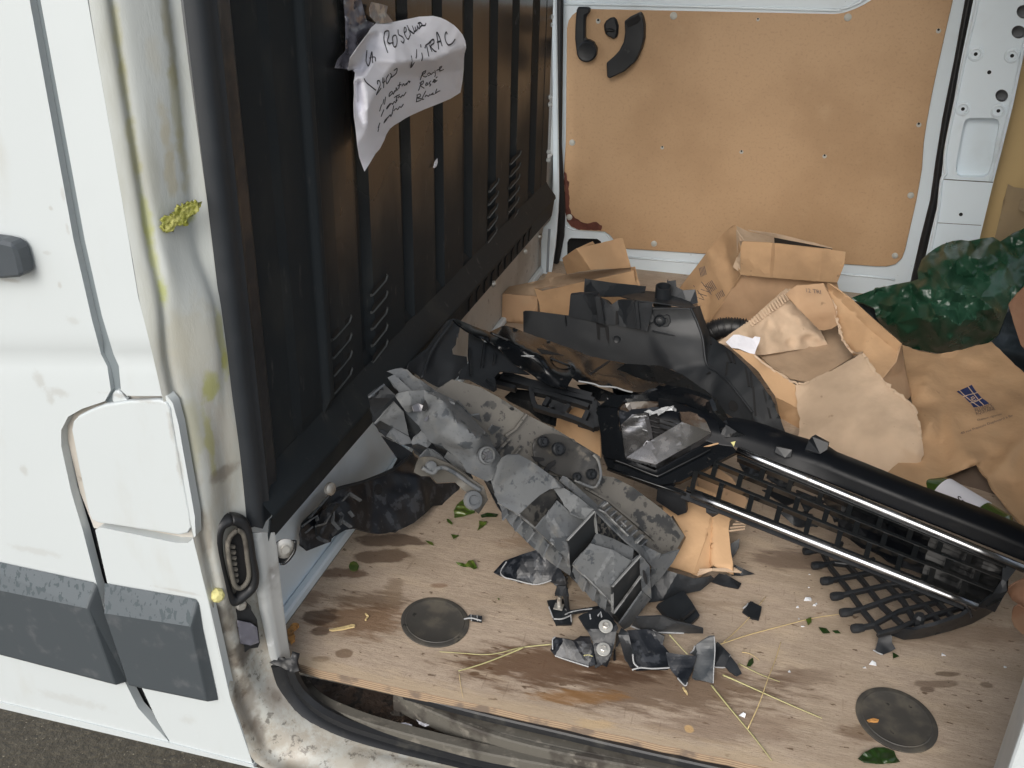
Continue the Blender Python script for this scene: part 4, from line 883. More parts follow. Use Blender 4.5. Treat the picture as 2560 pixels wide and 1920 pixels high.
# ---------------- cardboard ----------------
cn = lambda s, a=.004, sc_=9: crumple(a, sc_, s, ridge=False)
A = root('cardboard_box', 'flattened dusty cardboard box with a raised flap by the left end of the far door', 'cardboard box', (.05, 1.25, 0))
SA = YP(1.22)
facets('side_panel', 'V6', [[(155, 538, 0), (395, 558, 0), (402, 735, 0), (150, 728, 0)], [(165, 728, -.01), (310, 735, -.01), (300, 800, -.01), (170, 790, -.01)]], SA, M['card'], A, spacing=14, nz=cn(1), smooth=True)
facets('top_panel', 'V6', [[(155, 538, 0), (200, 488, -.06), (600, 405, -.10), (1045, 350, -.10), (1066, 360, -.06), (1062, 392, 0), (720, 455, 0), (385, 502, 0), (395, 558, 0)], [(440, 440, -.09), (470, 385, -.12), (600, 402, -.10)]], SA, M['card_in'], A, spacing=14, nz=cn(2), smooth=True)
facets('front_panel', 'V6', [[(375, 498, .012), (430, 520, .012), (1060, 380, .012), (1072, 450, .012), (1112, 500, 0), (1112, 620, -.01), (700, 760, -.01), (430, 760, -.005), (408, 600, .008)]], SA, M['card_b'], A, spacing=14, nz=cn(3), smooth=True)
facets('raised_flap', 'V6', [[(568, 292, .0), (665, 226, .05), (768, 372, .04), (600, 402, -.02)], [(667, 226, .05), (985, 150, -.08), (1042, 355, -.06), (768, 372, .04)], [(665, 226, .05), (780, 174, -.03), (792, 192, -.02)], [(1040, 355, -.05), (1066, 350, -.03), (1112, 490, .0), (1075, 460, .0)]], SA, M['card_b'], A, spacing=14, nz=cn(4, .002), torn=1)

B = root('cardboard_box', 'open crushed cardboard box with printed side leaning against the middle of the far door', 'cardboard box', (.45, 1.35, 0))
SB = YP(1.36)
o, bp1 = sheet('printed_side', 'V5', [(620, 1335, -.14), (660, 1280, -.12), (700, 1230, -.10), (760, 1150, -.08), (828, 1072, -.05), (880, 1037, -.02), (893, 1090, 0), (905, 1150, .012), (882, 1205, -.005), (905, 1262, .02), (870, 1330, .0), (840, 1370, .0), (752, 1492, 0), (720, 1440, -.03), (700, 1380, -.06)], SB, M['card_b'], B, spacing=10, ctrl=[(840, 1150, -.05), (800, 1280, -.03), (860, 1230, -.035), (760, 1380, -.05), (730, 1290, -.07)], nz=crumple(.006, 14, 3), smooth=True)
facets('front_flap', 'V5', [[(915, 1113, .05), (1050, 1119, .052), (1040, 1280, .045), (905, 1266, .03), (905, 1165, .045)], [(1050, 1119, .052), (1066, 1121, .044), (1056, 1281, .04), (1040, 1280, .045)], [(1066, 1121, .044), (1285, 1146, .05), (1270, 1297, .04), (1056, 1281, .04)], [(1285, 1146, .05), (1390, 1160, .02), (1382, 1225, .03), (1352, 1302, .025), (1270, 1297, .04)]], SB, M['card_b'], B, spacing=14, nz=cn(5, .003))
facets('lower_side', 'V5', [[(905, 1266, .0), (1350, 1300, 0), (1380, 1420, 0), (1120, 1600, 0), (1000, 1600, -.02), (870, 1560, -.04), (750, 1494, -.01), (840, 1370, 0)]], SB, M['card'], B, spacing=16, nz=crumple(.005, 10, 2), smooth=True)  # shaded side in the darker card, its shade put into the colour
facets('inner_flap', 'V5', [[(880, 1037, -.02), (940, 1066, -.05), (1060, 1092, -.10), (1062, 1122, -.02), (915, 1114, .04), (903, 1110, .02)], [(885, 1060, -.0), (925, 1113, .03), (925, 1275, .02), (870, 1230, -.0), (890, 1180, -.0)], [(940, 1060, -.10), (1100, 1083, -.12), (1330, 1143, -.12), (1326, 1152, -.12), (1060, 1097, -.12)]], SB, M['card_pale'], B, spacing=16, nz=cn(7, .002))
facets('inside_shade', 'V5', [[(1058, 1094, -.11), (1330, 1146, -.11), (1300, 1170, -.05), (1062, 1130, -.05)]], SB, M['void'], B)  # dark sheet standing in for the shade inside the open box
V = []; Fc = []
def dashes(k, a, b, n, ln, pos, w=.0009):
    """n short parallel printed strokes starting between a and b"""
    out = []
    for i in range(n):
        f = i / (n - 1); x = a[0] + (b[0] - a[0]) * f; y = a[1] + (b[1] - a[1]) * f
        out.append([pos(*px(k, x, y), .0008), pos(*px(k, x + ln[0] / 2, y + ln[1] / 2), .0008), pos(*px(k, x + ln[0], y + ln[1]), .0008)])
    return out
seg = dashes('V6', (1515, 360), (1550, 345), 5, (14, 60), bp1) + dashes('V6', (1475, 480), (1530, 455), 2, (70, 90), bp1) + dashes('V6', (1490, 560), (1545, 480), 4, (60, 20), bp1) + dashes('V6', (1560, 470), (1600, 445), 5, (35, 60), bp1) + dashes('V6', (1630, 540), (1670, 510), 5, (22, 40), bp1)
bars('printed_marks', seg, rect(.0016, .0004), M['print'], B, SB.n)

C = root('cardboard_box', 'torn open kraft cardboard box with a ragged front flap in the middle of the pile', 'cardboard box', (.65, .85, 0))
SC = YP(.86, .55)
_c1, _c2 = crumple(.011, 13, 5), crumple(.006, 38, 7)
SCn = lambda Q: _c1(Q) + _c2(Q)
facets('back_panel', 'V7', [[(100, 872, -.03), (200, 800, -.05), (320, 722, -.07), (450, 600, -.10), (570, 500, -.12), (640, 560, -.12), (720, 650, -.12), (800, 780, -.13), (860, 900, -.14), (600, 930, -.10), (400, 962, -.06), (345, 957, -.04), (240, 912, -.02)]], SC, M['card_pale'], C, spacing=6, nz=SCn, smooth=True)
facets('box_floor', 'V7', [[(385, 968, -.075), (560, 850, -.13), (820, 780, -.18), (930, 760, -.17), (1040, 965, -.10), (900, 1052, -.05), (720, 1145, -.02), (600, 1122, -.03), (470, 1045, -.05)]], SC, M['card_in'], C, spacing=12, nz=cn(9), smooth=True)
facets('top_flap', 'V7', [[(565, 540, -.05), (600, 508, -.055), (640, 480, -.06), (825, 464, -.04), (865, 540, -.03), (890, 600, -.03), (908, 660, -.03), (920, 755, -.04), (880, 780, -.05), (830, 790, -.07), (795, 786, -.08), (700, 690, -.06), (640, 630, -.055)]], SC, M['card'], C, spacing=12, nz=cn(10, .003), torn=1.0, smooth=True)
facets('right_side', 'V7', [[(850, 466, -.035), (872, 474, -.03), (1010, 570, -.02), (1200, 740, -.005), (1365, 885, .01), (1340, 940, .0), (1150, 790, -.02), (860, 512, -.05)], [(856, 505, -.05), (1150, 790, -.02), (1340, 940, .0), (1330, 1010, .01), (1230, 1132, .03), (1100, 955, .0), (1030, 965, -.05), (950, 830, -.06), (915, 690, -.05), (880, 580, -.045)]], SC, M['card_b'], C, spacing=12, nz=cn(11, .003), smooth=True)
facets('right_side', 'V7', [[(1365, 885, .01), (1374, 960, -.04), (1400, 1100, -.06), (1436, 1240, -.06), (1395, 1280, -.01), (1230, 1132, .03), (1330, 1010, .01)]], SC, M['card'], C, spacing=12, nz=cn(12, .003), smooth=True)
o, cpos = sheet('ragged_front_flap', 'V7', [(630, 1168, .0), (730, 1140, .0), (900, 1058, .0), (1000, 1000, .005), (1100, 950, .01), (1160, 1060, .025), (1250, 1150, .045), (1330, 1232, .06), (1440, 1305, .075), (1475, 1420, .09), (1500, 1530, .10), (1520, 1650, .10), (1470, 1760, .095), (1400, 1960, .09), (1200, 1930, .10), (1000, 1850, .09), (870, 1760, .08), (650, 1600, .06), (665, 1400, 0.025), (645, 1340, 0.015), (640, 1260, 0.005)], SC, M['card_pale'], C, spacing=9, ctrl=[(1000, 1250, .045), (1200, 1400, .08), (900, 1400, .055), (1380, 1600, .115), (1480, 1640, .11)], nz=crumple(.005, 13, 8), torn=2.2, smooth=True)
facets('left_side', 'V7', [[(188, 912, .0), (345, 957, .0), (440, 1030, .0), (520, 1092, .005), (630, 1168, .005), (640, 1260, .0), (655, 1330, 0), (500, 1255, -.0), (380, 1080, -.01)], [(490, 1250, .0), (655, 1330, .0), (668, 1400, .0), (645, 1496, -.03), (530, 1402, -.05)]], SC, M['card_b'], C, spacing=11, nz=cn(14, .003), torn=1.2, smooth=True)
# fluffy torn liner edges
V = []; Fc = []
for path in ([(868, 560), (905, 640), (915, 700), (940, 790), (965, 870), (1030, 940), (1095, 950)], [(345, 960), (440, 1040), (540, 1100), (640, 1160), (720, 1150)], [(1100, 955), (1170, 1060), (1260, 1160), (1340, 1235), (1440, 1305), (1478, 1430), (1500, 1540)]):
    P_ = smooth_path([cpos(*px('V7', *q), .004) if q[1] > 940 and q[0] > 600 else SC(*px('V7', *q), -.035 if q[0] > 800 else .004) for q in path], 5)
    P_ = [q + Vector([random.uniform(-.0018, .0018) for _ in range(3)]) for q in P_]
    v, f = sweep_vf(P_, [(-.0045, 0), (-.001, .0012), (.0035, .0006), (.001, -.001)], SC.n, taper=lambda t: .5 + .5 * abs(noise.noise(Vector((t * 40, 1, 2)))) * 2); b = len(V); V += v; Fc += [tuple(i + b for i in t) for t in f]
mk('torn_paper_edge', V, Fc, M['card_pale'], C)
bars('corrugation', [[SC(*px('V7', 590 - i * 17.5, 505 + i * 13.6), -.104 + i * .0028), SC(*px('V7', 618 - i * 17.5, 560 + i * 12.6), -.100 + i * .0028)] for i in range(24)], rect(.0028, .003), M['card_pale'], C, SC.n)
o, _ = sheet('shipping_label', 'V7', [(150, 872, -.02), (172, 850, -.02), (205, 820, -.025), (240, 820, -.025), (280, 830, -.03), (335, 846, -.03), (352, 832, -.03), (390, 838, -.03), (385, 865, -.025), (365, 910, -.022), (347, 962, -.018), (240, 917, -.01), (190, 910, -.008)], SC, M['paper'], C, h=.014, spacing=9, nz=crumple(.001, 30), thick=.0004)
tm = text_mesh('flap_print', '12 TRI', lambda x, y: SC(*px('V7', 700 + x * 46 - y * 8, 525 + x * 6 - y * 44), -.036), M['print'], C, .9)

D = root('cardboard_box', 'flattened brown cardboard box printed with a blue square emblem at the right', 'cardboard box', (.95, .75, 0))
SD = S3('V7', (1370, 890, .10), (1990, 870, .12), (1500, 1600, .035))
o, dpos = sheet('printed_panel', 'V7', [(1370, 890), (1480, 930), (1600, 955), (1780, 925), (1880, 895), (1990, 870), (2070, 950), (2150, 1030), (2260, 1120), (2260, 2170), (2180, 2110), (2100, 2015), (2060, 1960), (1998, 1885), (1960, 1810), (1882, 1722), (1800, 1750), (1700, 1780), (1600, 1815), (1560, 1875), (1480, 1930), (1300, 1860), (1250, 1790), (1460, 1600), (1440, 1300), (1400, 1100)], SD, M['card_b'], D, spacing=13,
               ctrl=[(1700, 980, -.012), (1520, 1180, .018), (1560, 1440, .020), (1640, 1560, -.010), (1760, 1620, .010), (1880, 1700, .022), (2000, 1660, -.008), (2110, 1650, .012), (2140, 1860, -.012), (1660, 1300, -.004), (2230, 1500, .004), (2100, 1150, -.008)], nz=crumple(.004, 16, 21), torn=1.0, smooth=True, thick=.004)
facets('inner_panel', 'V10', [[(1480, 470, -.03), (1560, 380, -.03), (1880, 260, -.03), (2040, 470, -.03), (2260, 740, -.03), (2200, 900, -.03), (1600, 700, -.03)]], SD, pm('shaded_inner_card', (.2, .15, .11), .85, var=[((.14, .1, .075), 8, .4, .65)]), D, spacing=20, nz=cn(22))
# blue emblem: waisted square cut by pale lines
EM = [(662, 540), (740, 510), (830, 470), (920, 430), (1010, 385), (1060, 470), (1120, 550), (1180, 620), (1240, 690), (1330, 750), (1415, 815), (1340, 840), (1270, 865), (1180, 890), (1050, 910), (1010, 850), (960, 800), (880, 720), (830, 660), (740, 600)]
sheet('blue_emblem', 'V22', EM, SD, M['blue_print'], D, h=.0, spacing=3, nz=None, thick=.0003)
bpy.data.objects.remove(bpy.data.objects['blue_emblem'])
pv, pf, _ = tessel([px('V22', *q) for q in EM], [0] * len(EM), SD, 3.0)
bv = []
for q in pv:
    r = (q - CAM); cc = (r.dot(Vector((RM[0])))/r.dot(Vector(RM[2])), r.dot(Vector(RM[1]))/r.dot(Vector(RM[2])))
    bv.append(dpos(1280 + F * cc[0], 960 + F * cc[1], .0012))
mk('blue_emblem', bv, pf, M['blue_print'], D)
em_l = [[(722, 510), (860, 650), (1050, 800), (1180, 890)], [(925, 430), (1050, 590), (1170, 740), (1290, 860)], [(810, 660), (930, 620), (1050, 590), (1140, 565)], [(960, 808), (1050, 790), (1160, 740), (1235, 695)]]
bars('emblem_lines', [[dpos(*px('V22', *q), .0022) for q in smooth_path([(a[0], a[1], 0) for a in l], 4) for q in [(q[0], q[1])]] for l in em_l], rect(.0018, .0004), M['card_pale'], D, SD.n)
bars('emblem_centre', [[dpos(*px('V22', *q), .0022) for q in l] for l in ([(990, 680), (1030, 720), (1075, 690), (1040, 655), (990, 690)], [(1000, 720), (1050, 760), (1110, 730)])], rect(.002, .0004), M['card_pale'], D, SD.n)
def prt(s, x0, y0, dx, dy, upx, upy, size, nm='box_lettering'):
    text_mesh(nm, s, lambda x, y: dpos(*px('V22', x0 + x * dx + y * upx, y0 + x * dy + y * upy), .0016), M['print'], D, size)
prt('ALLIANCE', 1085, 1010, 92, -25, -55, -115, 1.0)
prt('AQUITAINE', 1110, 1085, 90, -25, -55, -105, .95)
prt('Chateaux, vignerons', 1140, 1225, 68, -18, -25, -65, 1.0)
prt('40 rue Francois Duplouard a Bx', 760, 1530, 88, -31, -25, -65, 1.05)

E_ = root('cardboard_box', 'torn reddish brown cardboard panel at the right edge beside the green bag', 'cardboard box', (1.1, 1.0, 0))
facets('side_panel', 'V7', [[(2105, 612, 0), (2160, 540, .0), (2260, 440, .02), (2260, 960, 0), (2190, 890, 0), (2150, 770, 0)]], YP(1.06, .2), M['card_red'], E_, spacing=14, nz=cn(30), smooth=True)
o = facets('cardboard_piece', 'V10', [[(2095, 1175, .08), (2150, 1130, .09), (2260, 1070, .1), (2260, 1330, .06), (2200, 1300, .05), (2130, 1245, .05)], [(2125, 1375, .02), (2140, 1300, .05), (2175, 1280, .06), (2260, 1330, .05), (2260, 1520, .01), (2190, 1470, .01), (2145, 1430, .01)]], FL, M['card_red'], None, spacing=12, nz=cn(31), torn=1.5, smooth=True)
tag(o, 'reddish brown torn cardboard scrap on the floor at the right end of the grille', 'cardboard scrap')
o = facets('cardboard_piece', 'V13', [[(1385, 1430, 0), (1470, 1092, 0), (1505, 1110, 0), (1600, 1122, .02), (1640, 1500, 0)], [(1540, 1190, .03), (1640, 1130, .04), (1640, 1300, .03), (1530, 1240, .03)]], YP(1.62), pm('greyish_cardboard', (.30, .225, .13), .75, var=[((.25, .19, .12), 6, .4, .65)]), None, spacing=14, nz=cn(32, .002), smooth=True)
tag(o, 'pale greyish cardboard panel leaning on the wall lining above the green bag', 'cardboard scrap')
Fb = root('cardboard_box', 'small folded orange brown cardboard carton under the left end of the chrome grille', 'cardboard box', (.45, .4, 0))
SF = S3('V9', (1560, 1000, .02), (2030, 1060, .01), (1760, 560, .07))
facets('left_panel', 'V9', [[(1540, 590, 0), (1670, 500, .0), (1740, 440, .0), (1885, 500, .01), (1872, 668, .012), (1830, 840, .012), (1752, 1062, .012), (1650, 1030, .0), (1568, 1010, .0)]], SF, M['card_b'], Fb, spacing=10, nz=cn(33, .003), smooth=True)
facets('right_panel', 'V9', [[(1885, 500, .01), (1960, 560, .01), (2010, 640, .01), (1992, 760, .01), (2005, 900, .01), (2030, 1035, .015), (2030, 1060, .0), (1890, 1010, .012), (1870, 1030, .0)], [(1872, 668, .012), (1890, 560, .01), (1960, 620, -.0), (1900, 1000, -.0), (1880, 1010, .0), (1800, 1078, .012), (1752, 1062, .012)]], SF, M['card_b'], Fb, spacing=10, nz=cn(34, .003), smooth=True)
facets('rear_panel', 'V9', [[(1790, 470, -.03), (1780, 380, -.03), (1900, 320, -.03), (2020, 400, -.03), (2130, 560, -.03), (2100, 620, -.03), (2000, 700, -.03), (1880, 600, -.03)]], SF, M['card'], Fb, spacing=10, nz=crumple(.004, 16, 4), smooth=True)
for a, b, n_ in (((1990, 770), (2125, 700), 5), ((1810, 1075), (2080, 1040), 4)):
    segs = []
    for i in range(n_):
        if n_ == 5: segs.append([SF(*px('V9', a[0] + 20 * i - 5, a[1] - 24 * i), .008), SF(*px('V9', b[0] - 25 * (4 - i) * .2, b[1] + 18 * (3 - i)), .006)])
        else: segs.append([SF(*px('V9', 1775 + i * 6, 1078 - i * 14), .010), SF(*px('V9', 1880, 1030 - i * 2 + 8), .02), SF(*px('V9', 2080 - i * 14, 1052 - i * 9), .008)])
    bars('corrugated_edge', segs, rect(.0018, .003), M['card_pale'], Fb, SF.n)
text_mesh('crease_print', 'Tiroir Palette', lambda x, y: SF(*px('V9', 1868 + x * 6 + y * 28, 955 - x * 38 + y * 2), .0045), M['print'], Fb, .9)
o = facets('cardboard_piece', 'V9', [[(780, 20, 0), (800, -60, 0), (900, -70, 0), (1010, -130, 0), (1100, -60, .0), (1110, 260, 0), (1000, 210, 0), (880, 120, 0), (795, 60, 0)]], S3('V9', (800, 20, .10), (1100, 250, .08), (1010, -120, .16)), M['card_b'], None, spacing=12, nz=cn(36, .003), smooth=True)
tag(o, 'flat orange brown cardboard piece between the dusty bumper frame and the diamond badge', 'cardboard scrap')

# bottle in the torn hole of the printed box
bt = root('wine_bottle', 'green bottle with a white label showing through the hole in the emblem box', 'bottle', on(*px('V10', 1760, 560), z=.03))
b0 = SD(*px('V10', 1600, 490), -.012); b1 = SD(*px('V10', 1940, 700), -.012); ax = b1 - b0
lathe('bottle_glass', b0, ax, [(.012, -.05), (.013, -.02), (.030, .004), (.031, .02), (.031, ax.length + .03), (.025, ax.length + .035)], pm('green_bottle_glass', (.05, .09, .02), .08, spec=.8), bt, n=24)
lathe('bottle_label', b0 + ax.normalized() * .012, ax, [(.0313, 0), (.0322, 0.0003), (.0322, ax.length * .78), (.0313, ax.length * .78 + .0003)], M['paper'], bt, n=28)
SDl = Surf(SD.p + SD.n * .0212, SD.n)
text_mesh('label_lettering', 'Ste', lambda x, y: SDl(*px('V10', 1740 + x * 70 + y * 18, 560 + x * 38 - y * 60), .0), M['ink'], bt, 1.0)

# ---------------- green bag ----------------
bagpts = [(1010, 568, -.02), (1200, 500, 0), (1330, 470, 0), (1430, 452, 0), (1480, 436, 0), (1475, 380, 0), (1490, 340, -.02), (1505, 300, -.03), (1550, 258, -.04), (1600, 222, -.05), (1650, 195, -.05), (1720, 172, -.05), (1780, 165, -.05), (1830, 172, -.05), (1920, 155, -.05), (2000, 145, -.05), (2050, 175, -.02), (2090, 150, -.03), (2130, 120, -.05), (2190, 95, -.05), (2260, 60, -.05), (2260, 460, .0), (2170, 520, .03), (2110, 600, .02), (2090, 700, .0), (2080, 760, -.02), (2040, 830, -.03), (1960, 880, -.04), (1800, 932, -.04), (1710, 950, -.04), (1620, 950, -.04), (1500, 927, -.04), (1370, 890, -.03), (1300, 820, -.03), (1230, 760, -.03), (1190, 700, 0), (1180, 640, 0), (1100, 600, -.01), (1050, 590, -.02)]
bctrl = [(1600, 350, .05), (1750, 300, .04), (1900, 300, .05), (1500, 500, .06), (1700, 500, .11), (1900, 560, .09), (2050, 450, .06), (1600, 680, .12), (1800, 720, .12), (1480, 700, .07), (1700, 860, .06), (1950, 780, .05), (1350, 600, .03), (1330, 740, .04), (2180, 300, .02), (1740, 400, .03), (1560, 600, .07), (2000, 640, .10), (1770, 600, .05)]
BGS = YP(1.26, .35)
KN = BGS(*px('V7', 1745, 500), .08); K2 = BGS(*px('V7', 1600, 640), .08)
def tri(x): x = x % 1.0; return abs(x * 2 - 1)
def bagn(Q):
    """long folds running out from two gathered knots, plus finer creases"""
    h = 0
    for K_, n1, a_ in ((KN, 7, .012), (K2, 5, .008)):
        dx, dz = Q.x - K_.x, Q.z - K_.z; r = math.hypot(dx, dz); an = math.atan2(dz, dx) / (2 * math.pi)
        wv = n1 * an + .9 * noise.noise(Q * 6 + Vector((n1, 0, 0)))
        h += a_ * (tri(wv) - .5) * min(1, r / .06) * (1 if K_ is KN else .8) + a_ * .35 * (tri(wv * 2.3 + .3) - .5)
    return h + .006 * (.5 - abs(noise.noise(Q * 22)) * 2)
random.seed(23)
_bp = [(q[0], q[1]) for q in bagpts]; _tn = TIN(bagpts + bctrl); _new = []
for _i in range(600):
    _x, _y = random.uniform(1180, 2250), random.uniform(70, 940)
    if inside((_x, _y), _bp) and all((_x - a) ** 2 + (_y - b) ** 2 > 52 ** 2 for a, b, c in _new + bctrl): _new.append((_x, _y, _tn(_x, _y) + random.choice((-1, 1)) * random.uniform(.004, .019)))
bctrl += _new; random.seed(5)
bag, _ = sheet('plastic_bag', 'V7', bagpts, BGS, M['bag'], None, spacing=5.5, ctrl=bctrl, nz=bagn, thick=.006, smooth=True, ang=34, soft=1.5)
tag(bag, 'crumpled dark green plastic bag heaped on the boxes below the far rear post', 'plastic bag')
o = facets('plastic_sack', 'V7', [[(1985, 870, 0), (2040, 820, 0), (2090, 690, 0), (2110, 600, 0), (2160, 740, .0), (2200, 880, 0), (2260, 960, 0), (2260, 1140, -.02), (2080, 960, 0)]], YP(1.14, .3), M['dark_cloth'], None, spacing=10, nz=crumple(.01, 16, 4), smooth=True)
tag(o, 'dark blue black plastic sack wedged between the green bag and the right cardboard panel', 'plastic sack')
o = facets('plastic_sheet', 'V7', [[(1030, 588, 0), (1200, 610, 0), (1320, 700, 0), (1300, 830, 0), (1220, 780, 0), (1100, 670, 0)]], YP(1.34, .3), M['dark_cloth'], None, spacing=14, nz=crumple(.008, 16, 4), smooth=True)
tag(o, 'dark grey plastic sheet showing under the left end of the green bag', 'plastic sheet')
# ---------------- wheel arch liner ----------------
LN = root('wheel_arch_liner', 'charcoal plastic wheel arch liner standing across the pile behind the grille', 'car part', (.3, .95, 0))
SL = YP(.95, .18)
LM = M['liner']; ln = crumple(.0015, 20, 2, ridge=False)
facets('liner_face', 'V6', [[(298, 662, -.01), (312, 654, -.01), (345, 655, 0), (600, 688, 0), (635, 690, .0), (800, 730, .0), (1150, 790, 0), (1165, 760, 0), (1190, 635, .0), (1455, 635, .0), (1500, 720, 0), (1535, 840, 0.01), (1565, 1020, .02), (1640, 1080, .04), (1720, 1150, .065), (1800, 1250, .085), (1885, 1360, .10), (1895, 1425, .10), (1800, 1425, .09), (1700, 1365, .08), (1600, 1275, .06), (1480, 1168, .04), (1400, 1102, .025), (1330, 1062, .01), (1240, 1045, .0), (1100, 1035, 0), (900, 1000, 0), (600, 980, 0), (420, 900, 0), (300, 800, 0)]], SL, LM, LN, spacing=11, nz=ln, smooth=True)
_, apos = sheet('arch_rim', 'V6', [(1455, 635, .0), (1520, 620, -.05), (1560, 740, -.05), (1590, 830, -.045), (1665, 880, -.02), (1740, 935, .01), (1850, 1040, .05), (1940, 1150, .08), (2020, 1275, .10), (2080, 1420, .11), (2112, 1500, .11), (1950, 1450, .11), (1890, 1410, .11), (1885, 1360, .10), (1800, 1250, .085), (1720, 1150, .065), (1640, 1080, .04), (1565, 1020, .02), (1535, 840, .01), (1500, 720, 0)], SL, LM, LN, spacing=10, nz=ln, smooth=True)
facets('upper_box', 'V6', [[(625, 547, .015), (720, 537, .015), (800, 545, .03), (815, 560, .03), (850, 570, .012), (905, 615, .012), (955, 580, .012), (1050, 580, .03), (1090, 598, .03), (1195, 600, .02), (1192, 640, .02), (1155, 796, .02), (1000, 766, .02), (800, 736, .01), (612, 692, .005)]], SL, LM, LN, spacing=11, nz=ln, thick=.012, smooth=False, bevel=.001)
facets('back_wall', 'V6', [[(722, 545, -.07), (725, 430, -.07), (765, 442, -.07), (950, 470, -.08), (1148, 492, -.08), (1140, 530, -.06), (1000, 560, -.05), (820, 560, -.05)]], SL, LM, LN, spacing=14, nz=ln)
facets('top_deck', 'V6', [[(975, 562, -.02), (1150, 525, -.08), (1320, 540, -.08), (1450, 600, -.05), (1490, 640, -.01), (1460, 640, .0), (1195, 602, .02), (1080, 590, .03)]], SL, LM, LN, spacing=14, nz=ln)
facets('mounting_tab', 'V6', [[(1292, 560, -.06), (1292, 450, -.06), (1300, 434, -.06), (1302, 450, -.06), (1352, 444, -.06), (1358, 490, -.06), (1400, 512, -.06), (1490, 508, -.06), (1508, 600, -.06), (1440, 620, -.05), (1350, 560, -.06)]], SL, LM, LN, thick=.003)
p = SL(*px('V6', 1262, 585), -.03)
lathe('hose_spigot', p, Vector((0, -.15, 1)), [(.019, -.01), (.019, .004), (.0165, .006), (.0165, .034), (.0145, .034), (.0145, .01)], LM, LN, n=28)
for pth, w_ in ((((810, 552), (838, 735)), .010), (((826, 556), (858, 738)), .004), (((1062, 588), (1085, 770)), .004), (((1082, 590), (1100, 775)), .007), ((1190, 640), (1455, 640)) and (((1190, 638), (1455, 638)), .004), (((1190, 795), (1350, 825)), .0025), (((590, 690), (598, 760)), .002)):
    sweep('stiffening_rib', [SL(*px('V6', *pth[0]), .032 if pth[0][1] < 640 else .004), SL(*px('V6', *pth[1]), .022 if pth[0][1] < 640 else .002)], rect(w_, .012), LM, LN, up=SL.n, bevel=.001)
sweep('arch_crest', smooth_path([SL(*px('V6', *q), h) for q, h in (((1458, 638), .002), ((1500, 730), .002), ((1540, 850), .012), ((1566, 1022), .022), ((1640, 1080), .042), ((1720, 1150), .067), ((1800, 1250), .087), ((1886, 1362), .102))], 5), circ(.0028, 8), LM, LN, up=SL.n, smooth=True)
sheet('recess_slot', 'V6', [(938, 660), (948, 655), (957, 750), (936, 752)], SL, M['void'], LN, h=.026, thick=.002)
sheet('recess_slot', 'V6', [(802, 738), (888, 765), (892, 890), (876, 850), (862, 770), (826, 770), (830, 860), (812, 850)], SL, M['void'], LN, h=.0035, thick=.002)
sheet('recess_slot', 'V6', ell(1750, 1315, 30, 40, -30), SL, M['void'], LN, h=.088, thick=.002)
p = SL(*px('V6', 1243, 722), 0)
lathe('fixing_boss', p, SL.n, [(.0125, 0), (.012, .005), (.010, .007), (.008, .004), (.006, .004), (.006, .010), (.002, .011)], LM, LN, n=20)
sheet('boss_ear', 'V6', [(1260, 700), (1285, 680), (1308, 690), (1318, 730), (1300, 765), (1270, 768), (1255, 755), (1290, 735), (1295, 712)], SL, M['plastic'], LN, h=.004, thick=.004, bevel=.001)
lathe('fixing_boss', SL(*px('V6', 947, 852), 0), SL.n, [(.008, 0), (.007, .004), (.005, .003), (.002, .003)], LM, LN, n=14)
for a, b in (((1705, 935), (1738, 1015)), ((1745, 950), (1762, 1020)), ((1835, 1045), (1860, 1180)), ((1870, 1080), (1880, 1185)), ((1888, 1180), (1905, 1385)), ((1960, 1200), (2010, 1400)), ((1700, 1100), (1712, 1010)), ((1590, 840), (1598, 890)), ((1500, 1140), (1590, 1080))):
    sweep('arch_groove', [apos(*px('V6', *a), .001), apos(*px('V6', *b), .001)], rect(.004, .003), M['void'], LN, up=SL.n)
# rubber hose
hp = smooth_path([YP(1.10)(*px('V6', *q), 0) for q in [(1570, 830), (1620, 790), (1700, 770), (1800, 775), (1880, 800)]], 14)
hs_ = sweep('rubber_hose', hp, circ(.021, 14), M['rubber'], None, smooth=True, taper=lambda t: 1 + .13 * math.sin(t * 150))
tag(hs_, 'short black ribbed rubber hose behind the wheel arch liner', 'hose')

# ---------------- broken front grille with badge ----------------
GR = root('broken_front_grille', 'broken gloss black car grille with a diamond badge and two chrome strips across the pile', 'car grille', (.6, .4, 0))
GP = S3('N', (1729, 1234, .12), (2443, 1516, .07), (1843, 1122, .17))
TP = S3('V23', (90, 165, .30), (1700, 860, .20), (1730, 600, .215))
gl = M['gloss']; gn = crumple(.0025, 12, 3, ridge=False)
sheet('upper_cover', 'V23', [(55, 165, .0), (92, 160, -.0), (440, 298, -.0), (500, 268, -.03), (580, 232, -.05), (620, 228, -.05), (700, 252, -.05), (900, 330, -.05), (1240, 450, -.05), (1500, 550, -.05), (1730, 605, -.05), (2000, 690, -.05), (2212, 770, -.05), (2330, 840, -.04), (2290, 900, -.01), (2212, 915, .0), (2050, 940, .005), (1960, 935, .005), (1850, 905, .01), (1700, 875, .01), (1560, 850, .01), (1380, 820, .01), (1325, 775, .015), (1290, 840, .01), (1262, 890, .01), (1150, 880, .0), (1040, 850, -.01), (870, 740, -.02), (700, 640, -.02), (600, 530, -.02), (480, 430, -.01), (230, 300, -.0), (100, 215, -.0)], TP, M['satin'], GR, spacing=11,
      ctrl=[(460, 315, .012), (700, 410, .02), (1000, 540, .025), (1400, 700, .025), (1750, 860, .02), (900, 640, .008), (1100, 720, .01)], nz=gn, torn=.8, thick=.003, smooth=True, soft=12)
